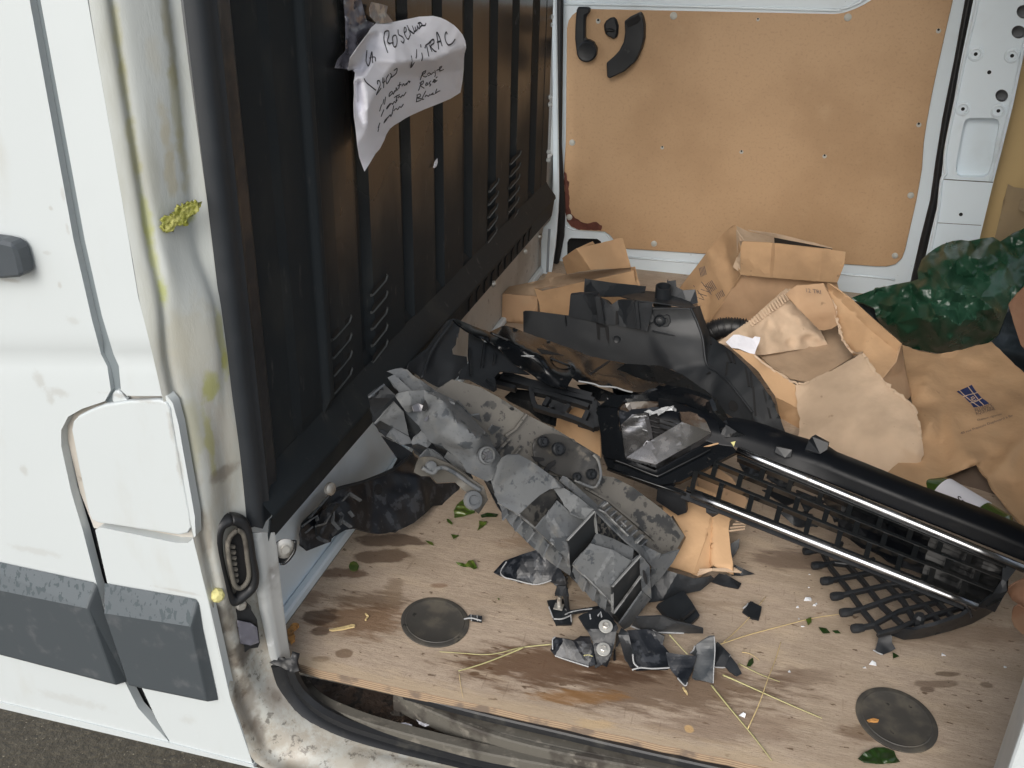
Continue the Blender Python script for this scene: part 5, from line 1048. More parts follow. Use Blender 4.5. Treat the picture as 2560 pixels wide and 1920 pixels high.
sweep('cover_ridge', smooth_path([TP(*px('V23', *q), .0) for q in [(450, 305), (700, 412), (1000, 540), (1300, 660)]], 4), circ(.002, 6), gl, GR, up=TP.n, smooth=True)
sweep('torn_edge', smooth_path([TP(*px('V23', *q), .014) for q in [(1390, 822), (1480, 835), (1560, 852), (1620, 875), (1720, 880), (1800, 892), (1880, 920), (1960, 938)]], 3), circ(.0014, 5), M['torn'], GR, up=TP.n)
facets('cover_slot', 'V23', [[(950, 470, .02), (1050, 490, .02), (1230, 545, .02), (1180, 535, .02), (1000, 525, .02)], [(1500, 735, .026), (1700, 605, .0), (1722, 612, .0), (1530, 745, .026)], [(780, 548, .014), (860, 540, .016), (945, 552, .016), (860, 562, .015)]], TP, M['void'], GR, h=.001, thick=.002)
facets('white_chip', 'V23', [[(778, 548, 0), (850, 541, 0), (945, 551, 0), (860, 561, 0)]], TP, M['torn'], GR, h=.018, thick=.001)
facets('left_support', 'V23', [[(222, 290, 0), (300, 312, .0), (380, 400, 0), (480, 430, 0), (600, 530, 0), (700, 640, 0), (870, 745, 0), (560, 710, 0), (495, 770, 0), (520, 910, 0), (490, 925, 0), (350, 860, .0), (230, 800, 0), (110, 790, 0), (130, 710, 0), (225, 620, 0), (215, 540, 0)]], TP, M['liner'], GR, h=-.025, spacing=14, nz=ln, smooth=True)
for a, b in (((385, 420), (360, 670)), ((500, 530), (485, 640)), ((410, 800), (495, 910)), ((225, 470), (240, 760))):
    sweep('support_rib', [TP(*px('V23', *a), -.022), TP(*px('V23', *b), -.022)], rect(.003, .006), M['plastic'], GR, up=TP.n)
# comb-like remains of the left half of the grille
def g3(k, q, h=0.0): return GP(*px(k, q[0], q[1]), h)
cb = [[(900, 885), (1240, 960), (1560, 1035)], [(880, 930), (1100, 975), (1380, 1060), (1500, 1100)], [(920, 1098), (1130, 1165), (1230, 1185), (1430, 1262), (1560, 1325)], [(885, 900), (900, 1000), (925, 1095)], [(1075, 1010), (1025, 1095)], [(1290, 1085), (1220, 1185)], [(1490, 1150), (1440, 1255)], [(590, 745), (880, 840), (1240, 905), (1530, 985)], [(560, 790), (900, 885)], [(1560, 1050), (1575, 1200), (1585, 1325)], [(1100, 1080), (1110, 1120)], [(540, 755), (505, 800), (510, 850), (720, 905)]]
bars('left_grille_bars', [[g3('V23', q, -.02) for q in l] for l in cb], rect(.0075, .014), M['plastic'], GR, GP.n)
facets('left_grille_plate', 'V23', [[(490, 760, 0), (590, 738, 0), (890, 830, 0), (1250, 890, 0), (1530, 970, 0), (1620, 1060, 0), (1600, 1140, 0), (1380, 1070, 0), (1330, 1080, .0), (1100, 1000, 0), (880, 960, 0), (860, 900, 0), (520, 850, 0)], [(1085, 1005, 0), (1290, 1080, 0), (1240, 1160, 0), (1070, 1090, 0)], [(1480, 1090, 0), (1600, 1130, 0), (1590, 1340, 0), (1540, 1340, 0), (1380, 1295, 0), (1370, 1250, 0), (1430, 1262, 0), (1460, 1200, 0)], [(1130, 1160, 0), (1230, 1180, 0), (1310, 1215, 0), (1305, 1250, 0), (1150, 1195, 0)]], GP, M['plastic'], GR, h=-.025, spacing=14, nz=ln, thick=.004)
facets('left_grille_back', 'V23', [[(600, 990, 0), (700, 900, 0), (880, 920, 0), (960, 1080, 0), (1160, 1190, 0), (1145, 1300, 0), (1000, 1250, 0), (850, 1130, 0), (640, 1030, 0)], [(1370, 860, .0), (1500, 850, 0), (1800, 960, 0), (1800, 1020, 0), (1600, 1030, 0), (1450, 960, 0)]], GP, gl, GR, h=-.05, spacing=20, nz=gn)
# badge surround
M['badge'] = pm('scuffed_chrome_badge', (.52, .51, .51), .2, metal=.95, var=[((.34, .32, .30), 10, .45, .7, (1, 1, 1), .6), ((.16, .15, .14), 70, .64, .74, (1, 1, 1), .5)], rvar=(.3, 30, .5, .65), bump=(50, .12, .0015))
facets('badge_surround', 'V21', [[(80, 300, 0), (200, 290, 0), (350, 320, 0), (375, 560, 0), (425, 780, 0), (455, 1025, 0), (300, 1050, 0), (200, 1040, 0), (135, 960, 0), (118, 700, 0), (85, 480, 0)],
      [(150, 1000, 0), (300, 1040, .0), (455, 1022, 0), (870, 1195, 0), (1250, 985, 0), (1640, 770, 0), (1700, 750, 0), (1800, 800, 0), (1930, 850, 0), (2010, 935, 0), (1600, 1150, .0), (1220, 1350, 0), (900, 1400, 0), (560, 1290, 0), (220, 1165, 0)],
      [(60, 330, 0), (300, 150, 0), (430, 152, 0), (690, 135, .005), (860, 92, .01), (1150, 80, .02), (1320, 120, .02), (1500, 180, .02), (1620, 230, .02), (1680, 380, .01), (1850, 560, .01), (2000, 660, .01), (2200, 745, .0), (2000, 770, 0), (1780, 770, 0), (1700, 740, 0), (1655, 650, -.005), (1600, 500, -.005), (1500, 380, -.005), (1300, 290, -.005), (1150, 262, -.005), (800, 235, -.005), (430, 250, 0), (360, 330, 0)]], GP, M['satin'], GR, h=.0, spacing=10, nz=None, thick=.010, bevel=.0015)
facets('inner_cover', 'V6', [[(900, 1100, 0), (1000, 1020, 0), (1250, 1035, 0), (1400, 1095, 0), (1500, 1165, 0), (1640, 1270, 0), (1720, 1400, 0), (1640, 1440, 0), (1400, 1300, 0), (1150, 1235, 0), (930, 1240, 0)]], TP, M['satin'], GR, h=-.03, spacing=16, nz=gn)
sweep('surround_bead', smooth_path([g3('V21', q, .004) for q in [(300, 1050), (500, 1120), (720, 1210), (880, 1268), (940, 1260), (1200, 1130), (1500, 980), (1640, 900)]], 4), circ(.0022, 8), gl, GR, up=GP.n, smooth=True)
sweep('surround_bead', [g3('V21', q, -.0) for q in [(215, 1165), (560, 1285), (900, 1400), (1300, 1530)]], circ(.0022, 8), gl, GR, up=GP.n, smooth=True)
facets('surround_lip', 'V21', [[(215, 1160, 0), (900, 1395, 0), (1360, 1545, 0), (1340, 1640, -.01), (860, 1440, -.01), (200, 1190, -.01)]], GP, M['plastic'], GR, h=-.006, spacing=14, nz=gn)
facets('surround_edge', 'V21', [[(380, 330, -.0), (430, 250, 0), (800, 235, 0), (1150, 262, 0), (1350, 310, 0), (980, 300, -.008), (720, 385, -.012), (560, 400, -.012), (400, 350, 0)]], GP, pm('painted_brown_reflection', (.05, .036, .026), .15, spec=.7), GR, h=-.006, spacing=12, nz=gn)  # brown reflection under the arch painted into the base colour
facets('badge_plate', 'V21', [[(360, 320, 0), (800, 240, 0), (1300, 290, 0), (1500, 380, 0), (1650, 640, 0), (1640, 780, 0), (870, 1200, 0), (440, 1040, 0)]], GP, M['patchy'], GR, h=-.014, spacing=14, nz=gn)
facets('badge_left_arm', 'V21', [[(400, 560, .0), (470, 500, .002), (560, 420, .004), (740, 400, .004), (760, 520, .004), (800, 790, .004), (640, 900, .002), (462, 1015, 0), (430, 800, 0)]], GP, M['badge'], GR, h=-.006, spacing=9, nz=crumple(.0015, 30, 2), thick=.003, smooth=True)
facets('badge_right_arm', 'V21', [[(475, 1012, .012), (650, 895, .014), (830, 770, .016), (1050, 640, .016), (1245, 522, .016), (1450, 600, .012), (1642, 680, .010), (1500, 770, .012), (1200, 930, .014), (885, 1112, .014)]], GP, M['badge'], GR, h=0, spacing=12, nz=None, thick=.004, bevel=.001)
facets('badge_rim', 'V21', [[(470, 1015, .011), (885, 1112, .013), (893, 1192, -.004), (860, 1194, -.004), (480, 1045, -.004)]], GP, M['chrome'], GR, spacing=12, smooth=True)
facets('badge_rim', 'V21', [[(885, 1112, .013), (1200, 930, .013), (1500, 770, .011), (1642, 682, .009), (1645, 765, -.004), (1260, 985, -.004), (893, 1192, -.004)]], GP, M['chrome_dirty'], GR, spacing=12, smooth=True)
facets('badge_top_arm', 'V21', [[(1190, 345, .0), (1350, 350, .0), (1480, 385, .0), (1580, 520, .004), (1648, 672, .008), (1450, 600, .010), (1265, 522, .014), (1235, 500, .012)]], GP, pm('chrome_with_painted_reflection', (.30, .22, .17), .22, metal=.8, var=[((.42, .4, .38), 20, .5, .62)]), GR, spacing=12)  # chrome tinted brown, the reflection is painted in
facets('badge_top_arm', 'V21', [[(1150, 340, .004), (1190, 345, .002), (1250, 500, .012), (1225, 530, .008), (1160, 420, -.002)], [(980, 370, .004), (1130, 315, .006), (1165, 345, .006), (1165, 415, .0), (1080, 410, .0), (960, 400, .0)]], GP, M['chrome'], GR, spacing=12)
facets('badge_centre', 'V21', [[(755, 420, 0), (1000, 400, 0), (1160, 410, 0), (1245, 520, 0), (820, 775, 0), (780, 600, 0)]], GP, M['void'], GR, h=-.004, thick=.002)
bars('badge_centre_slats', [[g3('V21', a, .001), g3('V21', b, .003)] for a, b in (((970, 448), (1180, 500)), ((880, 470), (1195, 555)), ((790, 500), (1110, 590)), ((790, 575), (1045, 635)), ((820, 655), (955, 692)))], rect(.0018, .002), M['chrome_dirty'], GR, GP.n)
sweep('badge_frame_edge', [g3('V21', q, .002) for q in [(745, 400), (770, 520), (800, 640), (815, 765)]], rect(.006, .004), M['chrome_dirty'], GR, up=GP.n)
facets('torn_chrome', 'V21', [[(715, 380, 0), (800, 355, .003), (850, 380, 0), (930, 345, .004), (1050, 310, .004), (1135, 302, .004), (1060, 345, .005), (1000, 385, .003), (940, 420, .005), (915, 440, 0), (900, 400, .004), (830, 420, 0), (800, 440, .004), (790, 400, .003)], [(545, 455, 0), (650, 440, .002), (740, 430, .003), (755, 445, .003), (600, 462, .001)], [(500, 580, 0), (600, 585, .003), (680, 570, .003), (700, 600, .002), (600, 600, .002)], [(700, 535, 0), (730, 540, .003), (725, 552, 0)], [(690, 620, .002), (760, 640, .004), (770, 655, .003), (720, 640, .002)]], GP, M['torn'], GR, h=.008, spacing=5, nz=crumple(.003, 60, 2), torn=1.2, thick=.001)
facets('yellow_clip', 'V21', [[(1920, 805, 0), (1985, 790, 0), (1960, 862, 0)]], GP, M['yellow'], GR, h=.003)
facets('gap_highlight', 'V21', [[(1540, 865, 0), (1700, 820, 0), (1780, 800, 0), (1740, 830, 0), (1620, 862, 0)]], GP, M['card_b'], GR, h=.002, thick=.001)
# upper beam running to the right
BT = [(-320, -160), (-60, -80), (120, -20), (240, -15), (420, 30), (600, 95), (735, 135), (860, 180), (905, 212), (1100, 290), (1350, 392), (1560, 475), (1900, 600), (2120, 690), (2280, 765)]
BB = [(-300, 60), (-100, 110), (100, 170), (225, 190), (400, 255), (700, 372), (1000, 492), (1250, 592), (1470, 680), (1800, 812), (2080, 925), (2280, 1005)]
def res_(L_, n):
    P_ = smooth_path([(a, b, 0) for a, b in L_], 6); d = [0]
    for a, b in zip(P_, P_[1:]): d.append(d[-1] + (b - a).length)
    out = []
    for i in range(n):
        s = d[-1] * i / (n - 1); k = max(j for j in range(len(d)) if d[j] <= s + 1e-9); k = min(k, len(P_) - 2)
        f = (s - d[k]) / max(1e-9, d[k + 1] - d[k]); q = P_[k].lerp(P_[k + 1], min(1, f)); out.append((q.x, q.y))
    return out
ta, tb = res_(BT, 50), res_(BB, 50); V = []; Fc = []
hp_ = [(0, -.004), (.05, .0), (.28, .0005), (.33, .005), (.55, .006), (.78, .0035), (.9, -.002), (1, -.02)]
for i, (a, b) in enumerate(zip(ta, tb)):
    kk = min(1, max(.25, (i - 12) / 12))
    for s, hh in hp_: V.append(g3('V10', (b[0] + (a[0] - b[0]) * s, b[1] + (a[1] - b[1]) * s), .002 + hh * kk))
n = len(hp_)
for i in range(49):
    for j_ in range(n - 1):
        k = i * n + j_; Fc.append((k, k + n, k + n + 1, k + 1))
mk('upper_beam', V, Fc, M['beam'], GR, smooth=True, thick=.003)
facets('clip', 'V10', [[(722, 140, .0), (745, 112, .012), (862, 158, .012), (852, 205, .006), (800, 235, .0), (700, 200, 0)], [(480, 205, .0), (500, 182, .006), (610, 205, .006), (600, 255, .0), (560, 262, .0), (490, 225, 0)]], GP, M['plastic'], GR, h=.012, thick=.01, bevel=.001)
sweep('beam_groove', smooth_path([g3('V10', q, -.02) for q in [(-300, -130), (-150, -40), (0, 20), (100, 30), (250, 30), (420, 80)]], 4), circ(.002, 6), gl, GR, up=GP.n, smooth=True)
# chrome strips and the brick-pattern mesh
TL, TR, BL, BR = (225, 205), (2230, 1035), (-85, 512), (1890, 1292)
def gq(x, wv):
    """point on line w (0 top strip, 1 bottom strip) at view column x"""
    yt = TL[1] + (TR[1] - TL[1]) * (x - TL[0]) / (TR[0] - TL[0]); yb_ = BL[1] + (BR[1] - BL[1]) * (x - BL[0]) / (BR[0] - BL[0])
    return (x, yt + (yb_ - yt) * wv)
hprof = [(-.0056, -.002), (-.005, .003), (-.0015, .0048), (.0025, .0042), (.0054, .001), (.005, -.003)]
sweep('chrome_strip', [g3('V10', gq(x, 0.0), .008) for x in (228, 400, 700, 1000, 1300, 1600, 1900, 2260)], hprof, M['chrome'], GR, up=GP.n, smooth=True)
sweep('chrome_strip', [g3('V10', gq(x, 1.0), .008) for x in (-88, 100, 400, 700, 1000, 1300, 1500, 1700, 1890)], hprof, M['chrome'], GR, up=GP.n, smooth=True)
for wv, x0, x1 in ((.045, 232, 2080), (.125, 232, 2080), (.36, 85, 2050), (.63, -40, 2000), (.95, -120, 1900)):
    sweep('grille_bar', [g3('V10', gq(x0 + (x1 - x0) * i / 8, wv), .0) for i in range(9)], rect(.0052 if wv > .05 else .006, .016, -.002), M['gloss'], GR, up=GP.n, bevel=.0006)
for xs_, w0, w1, lean in (((400, 592, 800, 1003, 1213, 1420, 1625, 1825), .125, .36, 24), ((72, 248, 445, 640, 840, 1050, 1243, 1455, 1680, 1880), .36, .63, 26), ((-68, 112, 320, 512, 716, 930, 1132, 1346, 1570, 1790), .63, .95, 28)):
    for x in xs_:
        a = gq(x + lean * .5, w0); b = gq(x - lean * .6, w1)
        sweep('grille_divider', [g3('V10', a, 0), g3('V10', b, 0)], rect(.0075, .014, -.002), M['gloss'], GR, up=GP.n)
facets('mesh_backing', 'V10', [[(1560, 800, 0), (1640, 760, 0), (2080, 980, 0), (2110, 1010, 0), (2100, 1180, 0), (2050, 1250, 0), (1960, 1290, 0), (1880, 1290, 0), (1650, 1190, 0), (1500, 1100, 0)]], GP, M['gloss'], GR, h=-.010, spacing=18, nz=gn, thick=.004)
facets('mesh_backing', 'V10', [[(950, 560, 0), (1200, 620, 0), (1600, 790, 0), (1560, 1080, 0), (1350, 1010, 0), (1150, 900, 0), (930, 780, 0)]], GP, M['beam'], GR, h=-.045, spacing=22, nz=crumple(.01, 18, 3), torn=4, thick=.004)
facets('end_bracket', 'V10', [[(2070, 975, .004), (2160, 1030, .004), (2090, 1120, .004), (2095, 1180, 0), (2010, 1330, -.03), (1940, 1300, -.01), (1890, 1292, .0), (2000, 1200, .0), (2060, 1100, .004)]], GP, M['plastic'], GR, h=.0, spacing=14, nz=gn)
facets('lower_tab', 'V10', [[(10, 575, 0), (112, 612, 0), (100, 650, 0), (60, 672, -.01), (15, 640, 0)]], GP, M['plastic'], GR, h=-.006, thick=.008)
facets('lower_tab', 'V10', [[(-320, 440, 0), (-200, 490, 0), (-130, 520, 0), (-120, 640, -.03), (-180, 660, -.04), (-330, 560, -.03)]], GP, M['plastic'], GR, h=-.006, thick=.008)
sweep('bottom_flange', [g3('V10', gq(x, 1.07), -.004) for x in (-150, 200, 600, 1000, 1400, 1800)], rect(.012, .003), M['plastic'], GR, up=GP.n)

# ---------------- lower mesh panel lying on the floor ----------------
LG = root('lower_grille_mesh', 'broken black diamond mesh panel on the plywood below the chrome grille', 'car grille', (.72, .33, 0))
def f3(q, h): return FL(*px('V10', q[0], q[1]), h)
rowsB = [[(705, 905), (830, 890), (960, 850)], [(765, 1005), (900, 985), (1030, 1000), (1180, 960)], [(830, 1112), (960, 1088), (1160, 1050), (1330, 1040)], [(900, 1218), (1030, 1190), (1260, 1140), (1460, 1120)], [(965, 1330), (1100, 1300), (1310, 1225), (1590, 1170)], [(1045, 1440), (1170, 1415), (1350, 1320), (1510, 1280), (1740, 1220)], [(1200, 1478), (1340, 1440), (1480, 1380), (1650, 1330), (1850, 1270)]]
rowsA = [[(815, 895), (880, 1020), (985, 1150), (1105, 1320), (1235, 1478)], [(950, 950), (1100, 1110), (1230, 1280), (1370, 1410)], [(1080, 960), (1230, 1100), (1380, 1250), (1480, 1420)], [(1230, 1010), (1350, 1130), (1560, 1310), (1640, 1410)], [(1400, 1080), (1560, 1200), (1740, 1380)], [(1590, 1160), (1750, 1260), (1850, 1340)]]
def hh_(q): return .022 + .03 * max(0, (q[0] - 900)) / 1000
for l in rowsB: sweep('mesh_bar', [f3(q, hh_(q)) for q in l], rect(.0055, .010, -.002), M['plastic'], LG, up=Vector((0, -.3, 1)), bevel=.001)
for l in rowsA: sweep('mesh_bar', [f3(q, hh_(q) - .001) for q in l], rect(.0065, .009, -.002), M['plastic'], LG, up=Vector((0, -.3, 1)), bevel=.001)
for q in (r[0] for r in rowsB[:6]):
    lathe('broken_bar_end', f3((q[0] + 30, q[1] - 2), hh_(q)), f3(q, hh_(q)) - f3((q[0] + 60, q[1] - 8), hh_(q)), [(.0055, -.006), (.0068, .004), (.006, .011), (.003, .0125)], M['plastic'], LG, n=8, smooth=False)
facets('curved_frame', 'V10', [[(1290, 1488, .01), (1380, 1520, .01), (1500, 1510, .012), (1700, 1460, .015), (1850, 1410, .02), (1960, 1350, .02), (2030, 1300, .03), (1990, 1285, .06), (1880, 1290, .07), (1780, 1360, .06), (1600, 1420, .05), (1460, 1452, .04), (1340, 1440, .03)]], FL, M['plastic'], LG, spacing=10, nz=gn, smooth=True, thick=.005)
facets('frame_tab', 'V10', [[(1215, 1460, .02), (1300, 1490, .02), (1300, 1540, .012), (1325, 1580, .008), (1290, 1600, .004), (1230, 1622, .002), (1180, 1600, .002), (1200, 1530, .01)]], FL, M['plastic'], LG, spacing=8, nz=gn, smooth=True)
sweep('torn_edge', [f3(q, .003) for q in [(1170, 1590), (1200, 1608), (1235, 1622)]], circ(.001, 5), M['torn'], LG)
sweep('frame_edge', smooth_path([f3(q, .072) for q in [(1735, 1255), (1790, 1270), (1830, 1310), (1848, 1365)]], 4), circ(.0012, 5), M['chrome_dirty'], LG)
lathe('frame_bolt', f3((1485, 1385), .045), Vector((0, -.2, 1)), [(.008, 0), (.008, .008), (.005, .012)], M['plastic'], LG, n=8, smooth=False)
# ---------------- dusty bumper frame (absorber) ----------------
AB = root('bumper_absorber', 'long dust covered grey plastic bumper frame with open ribbed cells at the centre', 'car part', (.2, .25, 0))
AP = S3('N', (924, 996, .345), (1534, 1545, .03), (1708, 1339, .10))
dn = crumple(.0015, 22, 4, ridge=False); DU = M['dusty']
def fa(name, k, polys, mat=None, h=0.0, **kw):
    kw.setdefault('spacing', 11); kw.setdefault('nz', dn); kw.setdefault('bevel', .0006)
    if len(polys) > 1:
        return [fa(name, k, [q_], mat, h, **kw) for q_ in polys]
    return facets(name, k, polys, AP, mat or DU, AB, h=h, **kw)
fa('back_plate', 'V9', [[(4, -230), (84, -281), (274, -229), (400, -160), (594, -40), (794, 60), (1106, 250), (1112, 385), (1200, 395), (1330, 462), (1500, 590), (1600, 672), (1690, 800), (1640, 892), (1500, 1000), (1250, 900), (1000, 700), (800, 540), (560, 360), (300, 160), (80, -40), (-60, -190)]], M['dusty2'], h=-.03, smooth=True)
for a_, b_ in (((470, 610), (430, 655)), ((560, 670), (510, 740)), ((640, 745), (590, 815)), ((730, 830), (690, 920)), ((820, 910), (790, 985)), ((985, 1075), (965, 1150)), ((1050, 1135), (1030, 1215)), ((1120, 1205), (1105, 1290))):
    p0, p1 = AP(*px('V9', *a_), .002), AP(*px('V9', *b_), -.006)
    sweep('cross_rib', [p0, p1], rect(.0022, .018, .004), DU, AB, up=AP.n)
for i in range(9):
    x_, y_ = 1090 + i * 36, 600 + i * 33
    sweep('rail_rib', [AP(*px('V9', x_, y_), .004), AP(*px('V9', x_ + 42, y_ - 38), .004)], rect(.0016, .008, .003), DU, AB, up=AP.n)
fa('frame_core', 'V24', [[(700, 200), (930, 90), (1200, 390), (1500, 670), (1660, 880), (1640, 900), (1440, 750), (1240, 710), (1090, 600), (850, 505), (745, 385)]], M['plastic'], h=-.035)
fa('frame_core', 'V9', [[(300, 400), (420, 300), (860, 400), (1060, 560), (1380, 920), (1455, 1230), (1240, 1410), (1190, 1368), (900, 1080), (640, 878), (490, 726), (400, 600)]], M['plastic'], h=-.03)
fa('plate_edge', 'V9', [[(1600, 672, .0), (1690, 800, .0), (1640, 892, 0), (1655, 905, -.02), (1700, 812, -.02), (1610, 660, -.02)]], M['plastic'], h=-.03)
for l in ([(594, -40), (520, 60), (450, 110)], [(480, 130), (380, 230)], [(560, 180), (470, 290)], [(1000, 470), (1160, 560), (1330, 700), (1480, 830)]):
    sweep('plate_rib', [AP(*px('V9', *q), -.026) for q in l], rect(.003, .006), M['dusty2'], AB, up=AP.n)
fa('top_cover', 'V8', [[(740, 492, 0), (800, 474, 0), (880, 480, .0), (925, 525, 0), (1000, 570, 0), (1100, 645, .0), (1080, 660, 0), (1000, 625, .01), (905, 635, .01), (850, 560, .005), (790, 515, .0)]])
fa('top_cover', 'V8', [[(745, 535, .012), (790, 514, .012), (912, 625, .012), (905, 640, .012), (838, 652, .012)]], h=.002)
fa('left_fin', 'V24', [[(685, 118, 0), (830, 2, .0), (940, 108, .0), (740, 285, -.03), (700, 205, -.02), (690, 150, -.01)]], M['plastic'], h=.03)
fa('left_fin', 'V24', [[(682, 120, .01), (830, -5, .01), (842, 8, .01), (690, 134, .01)]], h=.03)
fa('cell_wall', 'V24', [[(745, 378, .0), (925, 165, .01), (1015, 265, .005), (1065, 490, -.02), (905, 405, -.01), (795, 345, .0)], [(850, 492, -.02), (910, 408, -.02), (1070, 500, -.02), (1092, 560, -.02), (1000, 575, -.02)],
    [(1085, 548, .0), (1190, 428, .005), (1240, 500, .005), (1275, 562, .0), (1240, 602, .0), (1150, 560, .0), (1100, 572, 0)], [(1165, 692, -.01), (1245, 603, -.01), (1375, 690, -.01), (1430, 748, -.01), (1300, 730, -.02)], [(1395, 692, -.01), (1430, 640, .0), (1505, 680, .0), (1605, 800, .0), (1600, 850, -.01), (1500, 780, -.01)]])
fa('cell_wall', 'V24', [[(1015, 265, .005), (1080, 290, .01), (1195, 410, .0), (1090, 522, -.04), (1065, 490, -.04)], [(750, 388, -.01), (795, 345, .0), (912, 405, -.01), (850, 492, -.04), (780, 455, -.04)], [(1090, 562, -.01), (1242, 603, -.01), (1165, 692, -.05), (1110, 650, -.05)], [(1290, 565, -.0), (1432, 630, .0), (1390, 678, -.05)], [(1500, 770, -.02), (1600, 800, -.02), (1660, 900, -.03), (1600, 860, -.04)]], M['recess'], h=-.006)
pc, _ = sheet('main_cover', 'V8', [(790, 660, .0), (830, 640, .005), (890, 628, .01), (1000, 622, .01), (1100, 640, .01), (1160, 668, .005), (1220, 700, -.005), (1300, 790, -.01), (1400, 890, -.01), (1440, 930, -.01), (1482, 1020, -.01), (1532, 1090, .01), (1500, 1160, .015), (1470, 1238, .01), (1432, 1256, .0), (1290, 1190, -.01), (1260, 1130, -.01), (1210, 1080, -.01), (1120, 1010, -.01), (1040, 985, -.01), (990, 920, -.01), (960, 870, -.01), (890, 800, -.005), (840, 730, 0)], AP, DU, AB, h=.022, spacing=8,
      ctrl=[(900, 730, .02), (1000, 720, .005), (1050, 800, .03), (1200, 820, .035), (1100, 930, .012), (1300, 900, .036), (1250, 1000, .03), (1380, 960, .034), (1420, 920, .028), (1350, 1080, .016), (1450, 1120, .03), (1230, 1030, .005), (1130, 700, .028), (1060, 660, .026)], nz=crumple(.002, 25, 9), thick=.003, smooth=True, ang=50)
fa('end_cover', 'V9', [[(345, 400, .0), (360, 350, .01), (430, 270, .02), (470, 245, .02), (545, 238, .015), (640, 290, .005), (790, 400, .0), (862, 462, -.005), (830, 462, .01), (760, 478, .0), (690, 520, .0), (600, 600, .0), (545, 655, -.005), (400, 570, -.01), (370, 480, 0)]], h=.024, spacing=8, smooth=True)
sweep('cover_crease', smooth_path([AP(*px('V9', *q), .03) for q in [(352, 418), (368, 340), (430, 270)]], 4), circ(.0016, 6), DU, AB, up=AP.n, smooth=True)
sheet('round_hole', 'V8', [(990, 715), (1005, 690), (1018, 715), (1025, 745), (1000, 768), (985, 760)], AP, M['void'], AB, h=.046, thick=.002)
sheet('round_hole', 'V8', ell(1605, 752, 16, 10, 20), AP, M['void'], AB, h=-.028, thick=.002)
for k, x, y, r, hh in (('V8', 1430, 1075, .0115, .048), ('V9', 822, 200, .0095, -.004), ('V9', 1050, 375, .0075, -.004), ('V9', 715, 150, .008, -.006), ('V9', 950, 392, .006, -.006)):
    lathe('clip_boss', AP(*px(k, x, y), hh), AP.n, [(r, -.004), (r, .002), (r * .82, .004), (r * .7, .001), (r * .4, .001), (r * .35, .005), (.001, .005)], M['dusty'] if k == 'V8' else M['plastic'], AB, n=18)
bars('boss_webs', [[AP(*px('V8', 1400, 1055), .053), AP(*px('V8', 1462, 1095), .053)], [AP(*px('V8', 1450, 1045), .053), AP(*px('V8', 1412, 1105), .053)]], rect(.002, .004), M['chrome_dirty'], AB, AP.n)
# steel bracket fixed on the back plate
fa('steel_bracket', 'V9', [[(640, 180, -.008), (655, 130, -.008), (720, 98, -.008), (780, 92, -.008), (850, 108, -.008), (960, 170, -.008), (1060, 240, -.004), (1095, 285, 0), (1112, 385, 0), (1078, 462, 0), (1020, 455, -.002), (940, 420, -.008), (900, 402, -.01), (800, 372, -.01), (700, 310, -.008), (650, 262, -.008)]], pm('brownish_steel_bracket', (.045, .043, .04), .5, metal=.3, var=[((.02, .02, .02), 30, .5, .6), ((.1, .09, .075), 40, .6, .7)]), h=-.008, smooth=True)
fa('bracket_slot', 'V9', [[(715, 345), (750, 300), (800, 275), (802, 300), (770, 330), (740, 360)], [(630, 250), (720, 262), (725, 280), (660, 290)], [(945, 380), (965, 372), (972, 398), (952, 404)]], M['void'], h=-.0135, spacing=None, nz=None, thick=.001)
sweep('bracket_edge', smooth_path([AP(*px('V9', *q), -.006) for q in [(1060, 240), (1095, 285), (1112, 385), (1078, 462), (1020, 455), (930, 415)]], 3), circ(.0022, 6), DU, AB, up=AP.n, smooth=True)
# arm bracket lower left
fa('arm_bracket', 'V24', [[(1110, 832, 0), (1130, 770, .005), (1165, 705, .01), (1230, 688, .01), (1290, 690, .01), (1440, 750, .01), (1540, 815, .01), (1640, 885, .01), (1770, 968, .01), (1782, 1010, .01), (1812, 1090, .0), (1722, 1226, -.01), (1660, 1170, .0), (1605, 1115, .0), (1625, 1040, .0), (1560, 985, 0), (1500, 925, -.005), (1330, 932, -.01), (1290, 890, -.005), (1260, 870, -.0), (1180, 870, .0)]], pm('brown_grey_bracket', (.095, .09, .08), .5, metal=.2, var=[((.09, .085, .08), 14, .45, .6), ((.16, .145, .115), 30, .6, .7)], bump=(60, .1, .001)), h=.004, smooth=True, spacing=9)
sweep('arm_ridge', smooth_path([AP(*px('V24', *q), .016) for q in [(1190, 790), (1290, 840), (1330, 800), (1400, 790), (1500, 840), (1640, 940), (1740, 1000)]], 4), circ(.0028, 8), DU, AB, up=AP.n, smooth=True)
lathe('arm_boss', AP(*px('V24', 1270, 780), .012), AP.n, [(.008, 0), (.007, .004), (.003, .005)], DU, AB, n=12)
lathe('arm_boss', AP(*px('V24', 1665, 1095), .010), AP.n, [(.013, 0), (.012, .004), (.007, .005), (.006, .002), (.002, .002)], DU, AB, n=16)
